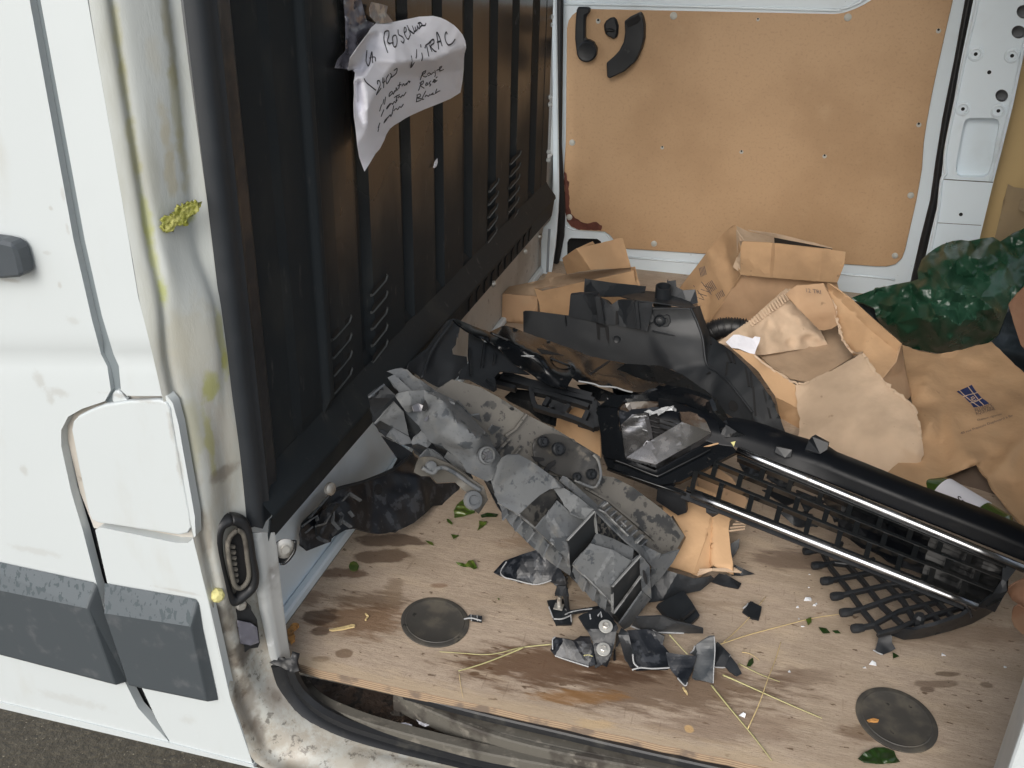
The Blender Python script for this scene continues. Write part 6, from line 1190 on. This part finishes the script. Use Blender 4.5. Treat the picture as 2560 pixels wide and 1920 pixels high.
# open cells at the lower end
fa('cell_side', 'V9', [[(400, 558, -.0), (545, 655, .0), (490, 728, -.01), (430, 640, -.01)], [(402, 575, -.02), (545, 658, -.02), (662, 756, -.01), (780, 866, -.01), (900, 1012, -.01), (908, 1082, -.03), (770, 990, -.03), (640, 880, -.03), (490, 730, -.03)], [(920, 1005, -.01), (1060, 1140, -.01), (1192, 1276, -.01), (1192, 1372, -.03), (1000, 1185, -.03), (908, 1085, -.03)]], h=.0)
fa('cell_face', 'V9', [[(662, 752, .01), (740, 650, .008), (810, 556, .005), (900, 640, .005), (1000, 690, .005), (880, 832, .02), (892, 1015, -.01), (780, 862, -.01)], [(780, 468, .005), (850, 466, .01), (955, 530, .014), (1052, 612, .014), (940, 640, .018), (900, 640, .01), (830, 540, .005)], [(920, 1002, .0), (980, 925, .005), (1042, 852, .008), (1200, 900, .015), (1330, 978, .02), (1372, 942, .02), (1190, 1152, .03), (1192, 1276, -.01), (1060, 1140, -.01)],
    [(1042, 850, -.005), (1082, 780, -.01), (1200, 820, -.01), (1340, 890, .0), (1330, 972, .004), (1180, 890, .0)], [(900, 640, .02), (940, 600, .01), (1065, 615, .03), (1000, 690, .02)], [(1240, 1412, -.01), (1400, 1186, .0), (1456, 1238, -.02), (1310, 1430, -.03), (1290, 1472, -.04)]], h=.012)
fa('cell_inside', 'V9', [[(545, 655, .0), (610, 590, .0), (700, 515, .0), (782, 478, .0), (812, 535, -.01), (740, 650, -.02), (662, 756, -.01)]], M['dusty2'], h=-.002)
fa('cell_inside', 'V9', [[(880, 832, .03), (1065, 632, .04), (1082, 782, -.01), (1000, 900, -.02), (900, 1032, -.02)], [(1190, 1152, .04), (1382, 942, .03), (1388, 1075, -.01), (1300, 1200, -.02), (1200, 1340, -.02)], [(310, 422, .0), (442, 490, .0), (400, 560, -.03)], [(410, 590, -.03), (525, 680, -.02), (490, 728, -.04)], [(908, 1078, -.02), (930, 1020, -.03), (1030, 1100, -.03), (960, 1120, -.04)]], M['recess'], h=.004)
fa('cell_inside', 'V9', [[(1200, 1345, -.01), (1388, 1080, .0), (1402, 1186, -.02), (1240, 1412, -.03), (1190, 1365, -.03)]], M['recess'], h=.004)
sweep('cell_lip', [AP(*px('V9', *q), h) for q, h in (((1198, 1335), .012), ((1300, 1200), .014), ((1388, 1078), .018))], rect(.002, .004), M['lip'], AB, up=AP.n)
fa('end_wall', 'V9', [[(1380, 925, .03), (1450, 1008, .02), (1462, 1236, -.01), (1402, 1186, .0), (1386, 1078, .01)]], M['dusty'], h=.008)
fa('end_slot', 'V9', [[(1402, 1035), (1415, 1040), (1432, 1090), (1436, 1140), (1418, 1130), (1404, 1080)]], M['void'], h=.026, spacing=None, nz=None, thick=.001)
fa('upper_rail', 'V9', [[(825, 420, .0), (850, 385, .0), (880, 398, .0), (1060, 560, .0), (1200, 690, .0), (1330, 800, .0), (1400, 860, .0), (1530, 925, .0), (1480, 1030, -.01), (1440, 985, .0), (1370, 905, .01), (1280, 832, .01), (1050, 602, .01), (950, 520, .005)]], h=.002)
fa('upper_rail', 'V9', [[(1462, 1034, -.01), (1530, 940, -.0), (1658, 898, .0), (1610, 985, -.01), (1540, 1075, -.02), (1462, 1160, -.03), (1456, 1080, -.02)]], h=.0)
for l in ([(1110, 600), (1150, 570)], [(1240, 700), (1275, 735)], [(1350, 850), (1400, 800)], [(1090, 620), (1130, 640), (1290, 800)]):
    sweep('rail_web', [AP(*px('V9', *q), .008) for q in l], rect(.002, .01), M['lip'], AB, up=AP.n)
for l, hh in (([(880, 832), (1066, 632)], .046), ([(1190, 1152), (1382, 940)], .052), ([(880, 832), (890, 1015)], .024), ([(1190, 1152), (1192, 1330)], .03), ([(1066, 632), (1082, 782)], .036), ([(545, 655), (662, 752), (780, 862)], .022)):
    sweep('cell_lip', [AP(*px('V9', *q), hh if i == 0 or hh > .04 else hh - .02) for i, q in enumerate(l)], rect(.0018, .004), M['lip'], AB, up=AP.n)
for l in ([(920, 1002), (1060, 1140), (1192, 1276)], [(402, 572), (545, 655), (662, 752)]):
    sweep('cell_lip', [AP(*px('V9', *q), .004) for q in l], rect(.0018, .005), M['lip'], AB, up=AP.n)
fa('broken_fins', 'V8', [[(1025, 680, .03), (1060, 650, .045), (1140, 700, .035), (1200, 760, .02), (1120, 750, .03)], [(1120, 650, .03), (1200, 690, .03), (1210, 712, .04), (1130, 680, .03)], [(1210, 712, .02), (1225, 700, .03), (1330, 800, .0), (1320, 815, .0)], [(1440, 900, -.01), (1470, 868, .0), (1530, 885, -.02), (1465, 935, -.02)], [(1320, 800, .0), (1380, 790, -.0), (1395, 850, -.02)]], h=0, torn=.8)
fa('pale_scrape', 'V24', [[(1090, 205, 0), (1150, 180, 0), (1200, 200, .002), (1180, 260, 0), (1110, 260, 0)], [(1200, 340, 0), (1290, 250, 0), (1310, 225, 0), (1300, 260, 0), (1225, 355, 0)]], M['chrome_dirty'], h=.0445, spacing=6, nz=None, thick=.0006)

# ---------------- black bracket lower left ----------------
BK = root('bumper_bracket', 'mottled black plastic bumper side bracket lying against the white step panel', 'car part', (.03, .3, 0))
BP = S3('N', (756, 1318, .12), (1071, 1275, .03), (952, 1199, .10))
facets('bracket_body', 'V24', [[(60, 1350, 0), (110, 1290, .01), (240, 1170, .01), (330, 1050, .01), (400, 990, .01), (470, 965, .01), (600, 935, .005), (740, 885, .0), (920, 805, -.0), (1010, 730, -.01), (1100, 670, -.01), (1150, 700, -.02), (1130, 780, -.01), (1180, 870, -.0), (1270, 880, -.0), (1320, 940, -.01), (1500, 930, -.02), (1610, 1030, -.03), (1590, 1080, -.03), (1480, 1130, -.03), (1290, 1150, -.02), (1220, 1220, -.01), (1110, 1310, -.01), (990, 1370, -.01), (860, 1405, -.01), (780, 1412, -.01), (700, 1400, -.01), (560, 1360, -.0), (470, 1375, .0), (340, 1450, .0), (330, 1490, -.01), (290, 1500, -.01), (100, 1575, -.02), (30, 1520, -.02), (35, 1430, -.01)]], BP, M['patchy'], BK, spacing=9, nz=crumple(.004, 16, 3, ridge=False), smooth=True, thick=.004)
sheet('bracket_hole', 'V24', ell(778, 992, 36, 52, -10), BP, M['void'], BK, h=.009, thick=.002)
sweep('bracket_rim', smooth_path([BP(*px('V24', *q), .010) for q in [(60, 1360), (80, 1300), (240, 1150), (330, 1040), (400, 985), (600, 932), (740, 882), (920, 802), (1010, 730), (1100, 670)]], 4), circ(.0028, 8), M['plastic'], BK, up=BP.n, smooth=True)
facets('rib_cluster', 'V24', [[(200, 1440, .0), (190, 1340, .01), (260, 1200, .02), (340, 1120, .02), (430, 1130, .015), (350, 1220, .015), (370, 1340, .0), (420, 1370, .0), (290, 1490, -.01)]], BP, M['plastic'], BK, h=.006, spacing=8, nz=crumple(.004, 40, 3), smooth=False)
bars('rib_edges', [[BP(*px('V24', *q), .02) for q in l] for l in ([(60, 1340), (140, 1280), (195, 1245), (200, 1290)], [(440, 1100), (500, 1030), (610, 1100)], [(330, 1130), (350, 1220), (345, 1300), (410, 1370)], [(190, 1340), (270, 1320), (320, 1230)], [(95, 1400), (150, 1350)], [(200, 1440), (230, 1465), (300, 1490)], [(420, 1280), (520, 1350)], [(415, 1210), (440, 1240), (415, 1330)], [(500, 1200), (540, 1250)], [(130, 1260), (300, 1060)])], rect(.002, .006), M['dusty'], BK, BP.n)
facets('dark_shadow_fin', 'V24', [[(810, 490, .0), (980, 570, .0), (1100, 650, .0), (1000, 740, -.01), (900, 820, -.01), (960, 700, -.01)]], BP, M['liner'], BK, h=-.02, spacing=14, nz=gn)
# dark fender piece upper left
UB = root('fender_bracket', 'black plastic fender bracket standing in the corner below the bulkhead', 'car part', (.03, .6, 0))
UP = S3('V8', (900, 470, .24), (1200, 560, .20), (1160, 150, .27))
facets('bracket_body', 'V8', [[(880, 472, 0), (900, 430, 0), (1020, 330, 0), (1090, 230, 0), (1160, 140, .0), (1205, 128, 0), (1245, 175, 0), (1240, 220, 0), (1222, 262, 0), (1215, 310, 0), (1190, 340, 0), (1195, 375, 0), (1225, 382, 0), (1290, 392, 0), (1300, 480, 0), (1240, 520, 0), (1200, 562, 0), (1112, 602, 0), (1080, 592, -.01), (1020, 560, -.01), (960, 522, -.01)]], UP, M['liner'], UB, spacing=10, nz=crumple(.006, 14, 6), smooth=True)
sweep('bracket_ridge', smooth_path([UP(*px('V8', *q), .01) for q in [(980, 540), (1010, 440), (1060, 330), (1130, 230), (1190, 150)]], 4), circ(.003, 8), M['liner'], UB, up=UP.n, smooth=True)
facets('pale_smear', 'V8', [[(1235, 500, 0), (1260, 475, 0), (1298, 470, 0), (1285, 505, 0), (1245, 525, 0)], [(1222, 240, 0), (1235, 232, 0), (1232, 265, 0)]], UP, M['dusty'], UB, h=.008, spacing=6, nz=crumple(.002, 60), thick=.001)

# ---------------- broken pieces on the floor ----------------
def shard(label, k, polys, mat, lab, noi=.002, edge=None, thick=.003, sp=8):
    t = root('broken_plastic_piece', label, 'plastic shard', FL(*px(k, polys[0][0][0], polys[0][0][1]), 0), 'black plastic shards scattered on the plywood floor')
    facets('shard_body', k, polys, FL, mat, t, spacing=sp, nz=crumple(noi, 26, len(label), ridge=False), thick=thick)
    for e in (edge or []):
        sweep('torn_edge', smooth_path([FL(*px(k, q[0], q[1]), q[2]) for q in e], 3), [(-.0008, -.0008), (.0008, -.0008), (.0005, .001), (-.0005, .0008)], M['torn'], t)
    return t
PL = M['plastic']; LI = M['liner']; PA = M['patchy']
t = shard('black bracket with two bolted grey washers lying below the dusty bumper frame', 'V16', [[(288, 965, .055), (330, 940, .055), (480, 895, .05), (605, 1030, .05), (602, 1090, .045), (582, 1200, .03), (555, 1300, .02), (522, 1386, .004), (480, 1368, .01), (425, 1396, .003), (412, 1300, .015), (405, 1180, .03), (360, 1080, .045)]], PL, '')
wp = Surf(on(*px('V16', 500, 1150), z=.036), Vector((.1, -.45, .9)))
for x, y in ((512, 1050), (492, 1240)):
    c = FL(*px('V16', x, y), .052 if y < 1100 else .030)
    lathe('washer', c, wp.n, [(.0093, 0), (.0093, .0012), (.0088, .0016), (.004, .0016)], M['washer'], t, n=24)
    lathe('bolt', c + wp.n * .0016, wp.n, [(.0048, 0), (.0048, .0035), (.0036, .004), (.0032, .003), (.001, .003)], M['steel'], t, n=6, smooth=False)
bars('torn_tabs', [[FL(*px('V16', 380, 950), .057), FL(*px('V16', 386, 985), .057)], [FL(*px('V16', 448, 960), .057), FL(*px('V16', 470, 930), .058), FL(*px('V16', 478, 970), .057)]], rect(.0016, .002), M['torn'], t, Vector((0, 0, 1)))
shard('black shard with a white broken edge left of the bolted bracket', 'V16', [[(65, 1250, .02), (70, 1150, .03), (92, 1134, .03), (170, 1150, .03), (240, 1170, .03), (270, 1160, .035), (300, 1140, .04), (380, 1140, .04), (400, 1200, .03), (425, 1370, .01), (372, 1384, .004), (90, 1292, .008)]], PA, '', edge=[[(92, 1290, .008), (180, 1322, .007), (370, 1382, .005)], [(72, 1240, .022), (70, 1160, .03), (92, 1136, .031)]])
t = shard('small black L shaped clip holding an upright stud', 'V16', [[(25, 832, .012), (160, 820, .014), (182, 900, .014), (228, 955, .006), (230, 1030, .003), (100, 1036, .003), (70, 980, .006), (42, 890, .01)], [(95, 785, .05), (112, 710, .06), (182, 714, .06), (192, 800, .05), (205, 925, .012), (180, 905, .014), (158, 800, .045)]], PL, '', edge=[[(80, 985, .008), (150, 985, .009), (225, 955, .009)], [(222, 950, .01), (228, 1015, .004)], [(40, 885, .013), (75, 975, .009)]])
lathe('stud_plate', FL(*px('V16', 122, 890), .014), Vector((0, 0, 1)), [(.009, 0), (.009, .002), (.001, .002)], M['steel'], t, n=4, smooth=False)
lathe('stud', FL(*px('V16', 125, 885), .014), Vector((0, 0, 1)), [(.0035, 0), (.0035, .016), (.0025, .018)], M['steel'], t, n=10)
shard('thin black strip reaching from the clip to under the dusty frame', 'V16', [[(170, 945, .012), (210, 915, .012), (470, 875, .02), (490, 890, .02), (230, 945, .01)]], PL, '', edge=[[(175, 950, .012), (240, 925, .012), (400, 900, .018)]])
shard('folded black strip with pale cracked ridge right of the bolted bracket', 'V16', [[(640, 1060, .05), (700, 1100, .05), (722, 1200, .04), (742, 1290, .03), (770, 1380, .01), (760, 1400, .004), (715, 1392, .006), (660, 1290, .02), (615, 1120, .045)], [(600, 1100, .03), (640, 1120, .04), (590, 1220, .02), (596, 1330, .002), (585, 1335, .002)]], PL, '', edge=[[(735, 1280, .032), (745, 1350, .018), (780, 1385, .012)]])
shard('large black tray shaped shard open towards the wet stain', 'V16', [[(690, 1080, .03), (860, 1070, .03), (1000, 1130, .03), (985, 1200, .02), (1060, 1290, .012), (1030, 1400, .006), (900, 1402, .005), (770, 1410, .004), (740, 1370, .006), (720, 1200, .02)]], PA, '', edge=[[(730, 1408, .006), (800, 1390, .01), (900, 1398, .008), (1040, 1390, .008)], [(735, 1275, .02), (750, 1340, .014), (775, 1385, .012)]])
shard('long grey topped shard with a white lower edge beside the bumper frame tip', 'V16', [[(725, 1042, .02), (762, 980, .05), (850, 972, .05), (980, 965, .05), (1100, 1020, .045), (1220, 1045, .04), (1322, 1075, .03), (1320, 1108, .02), (1170, 1108, .018), (900, 1112, .018), (800, 1082, .02)]], pm('grey_black_shard', (.03, .032, .035), .45, var=[((.11, .11, .11), 9, .45, .65)]), '', edge=[[(722, 1045, .022), (800, 1078, .022), (870, 1095, .022), (900, 1112, .02), (960, 1098, .022), (1160, 1104, .02)]])
shard('triangular dusty black shard pointing down over the wet stain', 'V16', [[(1010, 1262, .02), (1120, 1280, .022), (1265, 1292, .025), (1240, 1385, .015), (1172, 1542, .003), (1060, 1420, .006), (1035, 1390, .008)]], M['patchy'], '', edge=[[(1110, 1478, .005), (1170, 1540, .004), (1190, 1515, .006)]])
shard('upright black blade shard with a pale spine at the right of the shard heap', 'V16', [[(1205, 1272, .01), (1240, 1240, .02), (1260, 1200, .03), (1340, 1150, .04), (1412, 1128, .045), (1422, 1200, .035), (1410, 1360, .02), (1402, 1522, .003), (1320, 1500, .004), (1228, 1470, .005), (1245, 1380, .012), (1268, 1300, .02)]], pm('blue_grey_shard', (.026, .032, .038), .4, var=[((.07, .075, .08), 12, .45, .6)]), '', edge=[[(1412, 1135, .047), (1418, 1250, .035), (1408, 1400, .02), (1404, 1518, .005)], [(1250, 1210, .03), (1240, 1245, .022), (1215, 1268, .014)]])
shard('small square black shard behind the blade shaped piece', 'V16', [[(1422, 1190, .02), (1440, 1175, .022), (1495, 1230, .02), (1545, 1282, .015), (1505, 1382, .006), (1415, 1376, .006)]], PL, '', edge=[[(1420, 1384, .004), (1505, 1386, .004), (1520, 1320, .01), (1545, 1282, .014)]])
shard('grey pointed shard at the far right end of the shard heap', 'V16', [[(1540, 1285, .012), (1600, 1360, .008), (1642, 1440, .002), (1600, 1462, .002), (1540, 1420, .004), (1500, 1380, .006)]], LI, '')
t = shard('square dark grey plastic plate right of the bumper frame tip', 'V16', [[(945, 862, .02), (1050, 805, .02), (1160, 750, .02), (1230, 850, .018), (1292, 955, .012), (1215, 1028, .008), (1130, 995, .01), (1020, 962, .014)]], LI, '', thick=.008)
sweep('plate_ridge', [FL(*px('V16', 1140, 985), .016), FL(*px('V16', 1240, 905), .02)], rect(.005, .006), LI, t)
shard('long black pointed shard left of the bumper frame cells', 'V9', [[(370, 1052, .003), (440, 975, .012), (560, 930, .03), (690, 890, .045), (820, 1010, .03), (870, 1100, .02), (872, 1150, .01), (760, 1120, .008), (640, 1135, .004), (520, 1110, .005), (415, 1072, .005)]], PA, '', edge=[[(460, 980, .014), (418, 1050, .007), (450, 1088, .006), (500, 1100, .006), (640, 1135, .006), (720, 1125, .008), (770, 1105, .012)]])
shard('small black shard under the left lower edge of the dusty frame', 'V9', [[(760, 1090, .01), (880, 1080, .02), (870, 1180, .004), (790, 1140, .006)], [(800, 1210, .035), (815, 1140, .04), (880, 1160, .04), (860, 1215, .03)]], LI, '')
shard('curved black piece between the bumper cells and the cardboard carton', 'V9', [[(1455, 1080, .03), (1540, 1030, .04), (1640, 1060, .04), (1760, 1095, .03), (1880, 1080, .03), (1900, 1100, .02), (1800, 1180, .01), (1700, 1200, .008), (1540, 1250, .004), (1450, 1262, .004)]], LI, '')
shard('small dark tongue shaped shard under the corrugated carton edge', 'V9', [[(1870, 1115, .004), (1930, 1060, .012), (2000, 1080, .012), (2085, 1130, .004), (2065, 1166, .002), (1960, 1145, .003)]], PL, '')
shard('black pointed shard right of the corrugated carton edge', 'V9', [[(2020, 1072, .004), (2035, 998, .012), (2100, 1030, .01), (2178, 1066, .002), (2080, 1078, .002)]], PL, '')
shard('dark greenish shard standing behind the right side of the carton', 'V9', [[(2000, 960, .005), (2000, 860, .02), (2070, 820, .03), (2065, 880, .02), (2020, 960, .004)]], LI, '')
shard('small square black chip alone on the plywood right of the heap', 'V12', [[(975, 368, .004), (990, 345, .008), (1012, 320, .01), (1062, 345, .008), (1048, 402, .003), (1010, 392, .003)]], PL, '', edge=[[(978, 352, .006), (992, 342, .009), (1000, 330, .01)]], sp=5)
shard('tiny black clip with white core touching the left floor disc', 'V11', [[(1568, 612, .008), (1590, 596, .01), (1675, 608, .01), (1672, 650, .006), (1600, 640, .005)]], PL, '', edge=[[(1548, 628, .011), (1600, 622, .012), (1668, 640, .012)], [(1598, 600, .011), (1600, 640, .011)], [(1640, 605, .011), (1642, 640, .011)]], sp=5)
shard('long black shard lying in the shadow below the chrome strip', 'V10', [[(520, 640, .03), (620, 620, .04), (740, 650, .05), (800, 730, .04), (720, 740, .03), (620, 730, .02)], [(400, 480, .03), (560, 500, .04), (640, 560, .04), (560, 590, .03)]], PL, '')
shard('jumbled dark plastic pieces deep under the grille mesh', 'V10', [[(860, 640, .02), (1100, 560, .05), (1400, 760, .05), (1700, 900, .04), (1500, 1000, .02), (1100, 850, .02)], [(820, 520, .05), (1000, 600, .05), (1300, 640, .06), (900, 700, .04)], [(640, 480, .06), (840, 560, .05), (700, 640, .04)]], LI, '', noi=.012)
shard('black rubber lump under the left end of the chrome strip', 'V10', [[(480, 260, .08), (600, 300, .08), (700, 420, .07), (560, 480, .06), (430, 400, .06)], [(240, 280, .09), (400, 300, .08), (380, 420, .06), (300, 400, .06)]], LI, '', noi=.01)

# ---------------- leaves, stems, splinters, glass ----------------
def leaf(label, k, pts, mat=None, cup=.004, gr='green leaf scraps on the plywood floor'):
    o = facets('leaf', k, [pts], FL, mat or M['leafg'], None, h=.001, spacing=4, nz=lambda Q: .0015 + cup * abs(noise.noise(Q * 60)), thick=.0005, smooth=True)
    tag(o, label, 'leaf', gr)
leaf('round green leaf scrap between the wet stains left of the floor disc', 'V11', [(750, 265), (762, 238), (785, 228), (808, 236), (823, 262), (812, 290), (785, 300), (760, 290)])
leaf('curled green leaf lying above the left floor disc', 'V11', [(1490, 232), (1530, 240), (1560, 250), (1580, 225), (1612, 220), (1625, 250), (1640, 275), (1615, 285), (1590, 268), (1545, 268), (1505, 255)], cup=.012)
leaf('small triangular green leaf scrap near the top of the bare plywood', 'V11', [(1458, 42), (1512, 50), (1478, 72)])
leaf('short pointed green leaf scrap below the black side bracket', 'V11', [(1280, 85), (1325, 95), (1342, 120), (1310, 112)])
leaf('large dark green leaf caught under the arm of the dusty frame', 'V9', [(95, 625), (120, 580), (175, 535), (225, 560), (240, 640), (160, 665), (100, 676)], M['leafg'], .01)
leaf('dark green leaf beside the arm bracket tip', 'V9', [(280, 655), (330, 640), (400, 650), (390, 670), (320, 668), (290, 675)], M['leafd'])
leaf('tiny green leaf sliver left of the notched leaf scrap', 'V9', [(45, 682), (60, 685), (88, 712), (80, 722), (52, 705)])
leaf('notched green leaf scrap below the arm bracket', 'V9', [(270, 695), (300, 703), (325, 698), (318, 720), (258, 765), (272, 725)])
leaf('tiny three cornered green leaf scrap below the notched one', 'V9', [(78, 792), (132, 800), (92, 822)])
leaf('upright green leaf scrap beside the glass crumbs', 'V12', [(1255, 400), (1278, 390), (1280, 412), (1265, 427)])
leaf('serrated dark green leaf scrap right of the glass crumbs', 'V12', [(1310, 434), (1345, 440), (1362, 460), (1330, 462)], M['leafd'])
leaf('narrow dark green leaf scrap nearest the mesh panel teeth', 'V12', [(1370, 450), (1395, 448), (1408, 462), (1385, 462)], M['leafd'])
leaf('small dark green leaf scrap beside the mesh panel tab', 'V12', [(1636, 545), (1665, 562), (1638, 572)], M['leafd'])
leaf('small green leaf scrap between the grass stems', 'V12', [(995, 605), (1005, 580), (1022, 568), (1026, 590), (1010, 608)], M['leafd'])
leaf('big glossy dark green leaf in front of the right floor disc', 'V12', [(1483, 1012), (1510, 985), (1555, 963), (1600, 962), (1642, 978), (1652, 1005), (1668, 1025), (1630, 1033), (1570, 1036), (1510, 1030)], M['leafd'], .01)
leaf('tiny green speck above the stud clip', 'V11', [(1778, 483), (1796, 488), (1790, 498)])
leaf('thin green leaf strip above the notched pair', 'V12', [(1298, 372), (1328, 370), (1318, 376)], M['leafb'])
def stem(label, k, pts, mat=None, r=.0008, gr='loose grass stems on the plywood floor'):
    P_ = smooth_path([FL(*px(k, q[0], q[1]), (q[2] if len(q) > 2 else .002)) for q in pts], 5)
    o = sweep('grass_stem', P_, circ(r, 5), mat or M['grass'], None, smooth=True, taper=lambda t: 1.2 - .6 * t)
    tag(o, label, 'grass stem', gr)
stem('yellow grass stem ending at the front edge of the plywood', 'V12', [(840, 690), (900, 765), (1000, 885), (1060, 960), (1105, 1020)], r=.0011)
stem('pale grass stem running right from the blade shard', 'V12', [(890, 645, .006), (960, 675, .006), (1060, 720, .005), (1200, 782), (1325, 835)], r=.0011)
stem('thin brownish stem rising steeply across the other two', 'V12', [(1000, 880, .004), (1050, 770, .008), (1085, 670, .01), (1120, 580), (1145, 500)], M['straw'], r=.0007)
stem('short pale stem above the long one by the blade shard', 'V12', [(960, 595), (1050, 640), (1140, 675)])
stem('curved pale stem tip right of the grey pointed shard', 'V12', [(975, 545), (1010, 552), (1050, 580)], M['straw'], r=.0006)
stem('long fine stem sweeping up to the right towards the mesh panel', 'V12', [(880, 510, .01), (1000, 470), (1150, 430), (1290, 395), (1430, 375)], M['straw'], r=.0007)
stem('fine stem leading up to the lone black chip', 'V12', [(895, 500, .01), (940, 460), (1000, 400), (1080, 300)], M['straw'], r=.0006)
stem('bright yellow stem from the left shard towards the floor disc', 'V11', [(2160, 803, .01), (1950, 825), (1800, 862), (1690, 875), (1530, 865), (1380, 855)])
stem('bright yellow stem forking down to the left from the left shard', 'V11', [(1960, 825, .004), (1850, 872), (1700, 930), (1600, 962), (1510, 988)], r=.0011)
stem('short yellow stem crossing the tray shaped shard', 'V16', [(1040, 1115, .03), (1110, 1195, .028), (1190, 1280, .026)], r=.0009)
stem('tiny yellow stem pieces on the left black shard', 'V16', [(330, 1290, .03), (370, 1285, .03), (405, 1298, .03)], r=.0008)
stem('faint straw lying across the pale floor left of the wet stain', 'V18', [(545, 310), (560, 420), (580, 530)], M['straw'], r=.0004)
def chip(label, k, pts, mat=None, nm='wood_splinter', cat='splinter'):
    o = facets(nm, k, [[(x, y, .004) for x, y in pts]], FL, mat or M['straw'], None, spacing=4, nz=crumple(.001, 90), thick=.002)
    tag(o, label, cat)
chip('long pale wood splinter on the brown stain left of the floor disc', 'V11', [(615, 702), (700, 682), (780, 664), (795, 668), (790, 680), (700, 702), (640, 708)])
chip('bent straw bit on the brown stain above the long splinter', 'V11', [(868, 585), (890, 605), (872, 635), (864, 630), (880, 607), (862, 592)])
chip('orange wood splinter lying on the right floor disc', 'V12', [(1522, 842), (1550, 834), (1576, 840), (1572, 848), (1530, 850)], M['splinter'])
chip('small pale splinter below the triangular shard', 'V16', [(1150, 1550), (1162, 1552), (1195, 1605), (1190, 1612), (1170, 1590)])
for i, (k, x, y, s) in enumerate((('V12', 1262, 318, 13), ('V12', 1292, 342, 6), ('V12', 1218, 350, 5), ('V12', 1242, 432, 7), ('V12', 1548, 598, 12), ('V12', 975, 822, 10), ('V12', 1270, 205, 4), ('V12', 1268, 262, 4), ('V12', 1182, 632, 5), ('V12', 1860, 560, 8), ('V12', 1300, 335, 4), ('V12', 1512, 615, 6), ('V12', 1692, 838, 4), ('V12', 1225, 400, 4), ('V12', 2130, 612, 5))):
    c = FL(*px(k, x, y), 0); r = s * .00042
    V = [c + Vector((random.uniform(-r, r), random.uniform(-r, r), random.uniform(0, r * 1.2))) for _ in range(7)] + [c + Vector((r, 0, 0)), c + Vector((-r, -r * .4, 0))]
    bm = bmesh.new(); [bm.verts.new(q) for q in V]; bmesh.ops.convex_hull(bm, input=bm.verts)
    for vv in [v for v in bm.verts if not v.link_faces]: bm.verts.remove(vv)
    bm.verts.index_update()
    o = mk('glass_crumb', [v.co.copy() for v in bm.verts], [[v.index for v in f.verts] for f in bm.faces], M['glass'], None); bm.free()
    tag(o, 'small clear glass crumb glinting on the plywood right of the shards', 'glass crumb', 'glass crumbs on the plywood')
# debris in the step well
def flake(label, k, pts, mat, z=-.06, cup=.006, nm='dry_leaf', cat='dry leaf'):
    o = facets(nm, k, [pts], FL, mat, None, h=z, spacing=5, nz=crumple(cup, 70, len(label)), thick=.0008)
    tag(o, label, cat, 'leaf litter flakes in the step well')
flake('largest crumpled brown dry leaf at the lower edge of the step well', 'V18', [(1640, 1085), (1700, 1060), (1780, 1050), (1830, 1110), (1825, 1160), (1760, 1180), (1690, 1160)], M['leafb'], -.05)
flake('brown dry leaf beside the peach coloured flake', 'V18', [(1130, 990), (1200, 960), (1270, 1010), (1285, 1060), (1210, 1075), (1150, 1040)], M['leafb'])
flake('peach coloured paint flake against the inner step rail', 'V18', [(975, 930), (1050, 960), (1150, 965), (1130, 985), (1000, 1000)], M['card_b'], nm='paint_flake', cat='paint flake')
flake('white paint flake in the middle of the step well', 'V18', [(150, 720), (200, 715), (240, 745), (270, 780), (230, 800), (175, 775)], M['paper'], nm='paint_flake', cat='paint flake')
flake('pair of white paint flakes at the edge of the step well', 'V18', [(0, 765), (50, 760), (110, 780), (115, 800), (60, 800), (0, 785)], M['paper'], nm='paint_flake', cat='paint flake')
flake('whitish crumpled flake near the seal corner', 'V11', [(1040, 1275), (1080, 1250), (1130, 1240), (1160, 1275), (1120, 1300), (1060, 1295)], M['mastic'])
flake('dark brown dry leaf at the bottom frame edge', 'V18', [(1870, 1160), (1930, 1150), (2050, 1165), (2040, 1200), (1900, 1200)], M['leafb'], -.05)
flake('reddish brown dry leaf between the two rails', 'V18', [(1430, 1040), (1500, 1035), (1560, 1070), (1520, 1110), (1440, 1090)], pm('reddish_dry_leaf', (.1, .045, .03), .8, bump=(80, .5, .003)), -.055)
V = []; Fc = []
for i in range(900):
    x = random.uniform(-.03, .75); y = random.uniform(-.028, .02); c = Vector((x, y, -.076 + random.uniform(0, .012))); s = random.uniform(.0015, .0065)
    a = [c + Vector([random.uniform(-s, s) for _ in range(2)] + [random.uniform(-s * .5, s * .5)]) for _ in range(4)]
    b = len(V); V += a; Fc += [(b, b + 1, b + 2), (b + 1, b + 2, b + 3)]
o = mk('leaf_litter', V, Fc, pm('leaf_litter_brown', (.07, .045, .03), .8, var=[((.16, .11, .075), 60, .45, .6), ((.02, .015, .01), 80, .5, .6)]), None)
tag(o, 'dark brown mulch of crumbled leaves filling the door step well', 'leaf litter', kind='stuff')
V = []; Fc = []
for i in range(260):
    c = Vector((random.uniform(0, 1), random.uniform(.01, .6), .0012)); s = random.uniform(.0004, .0014)
    a = [c + Vector((random.uniform(-s, s), random.uniform(-s, s), random.uniform(0, s))) for _ in range(4)]
    b = len(V); V += a; Fc += [(b, b + 1, b + 2), (b + 1, b + 2, b + 3)]
o = mk('floor_crumbs', V, Fc, pm('crumb_mix', (.3, .25, .18), .8, var=[((.05, .04, .03), 50, .45, .6)]), None)
tag(o, 'fine dirt crumbs sprinkled over the plywood floor', 'dirt', kind='stuff')
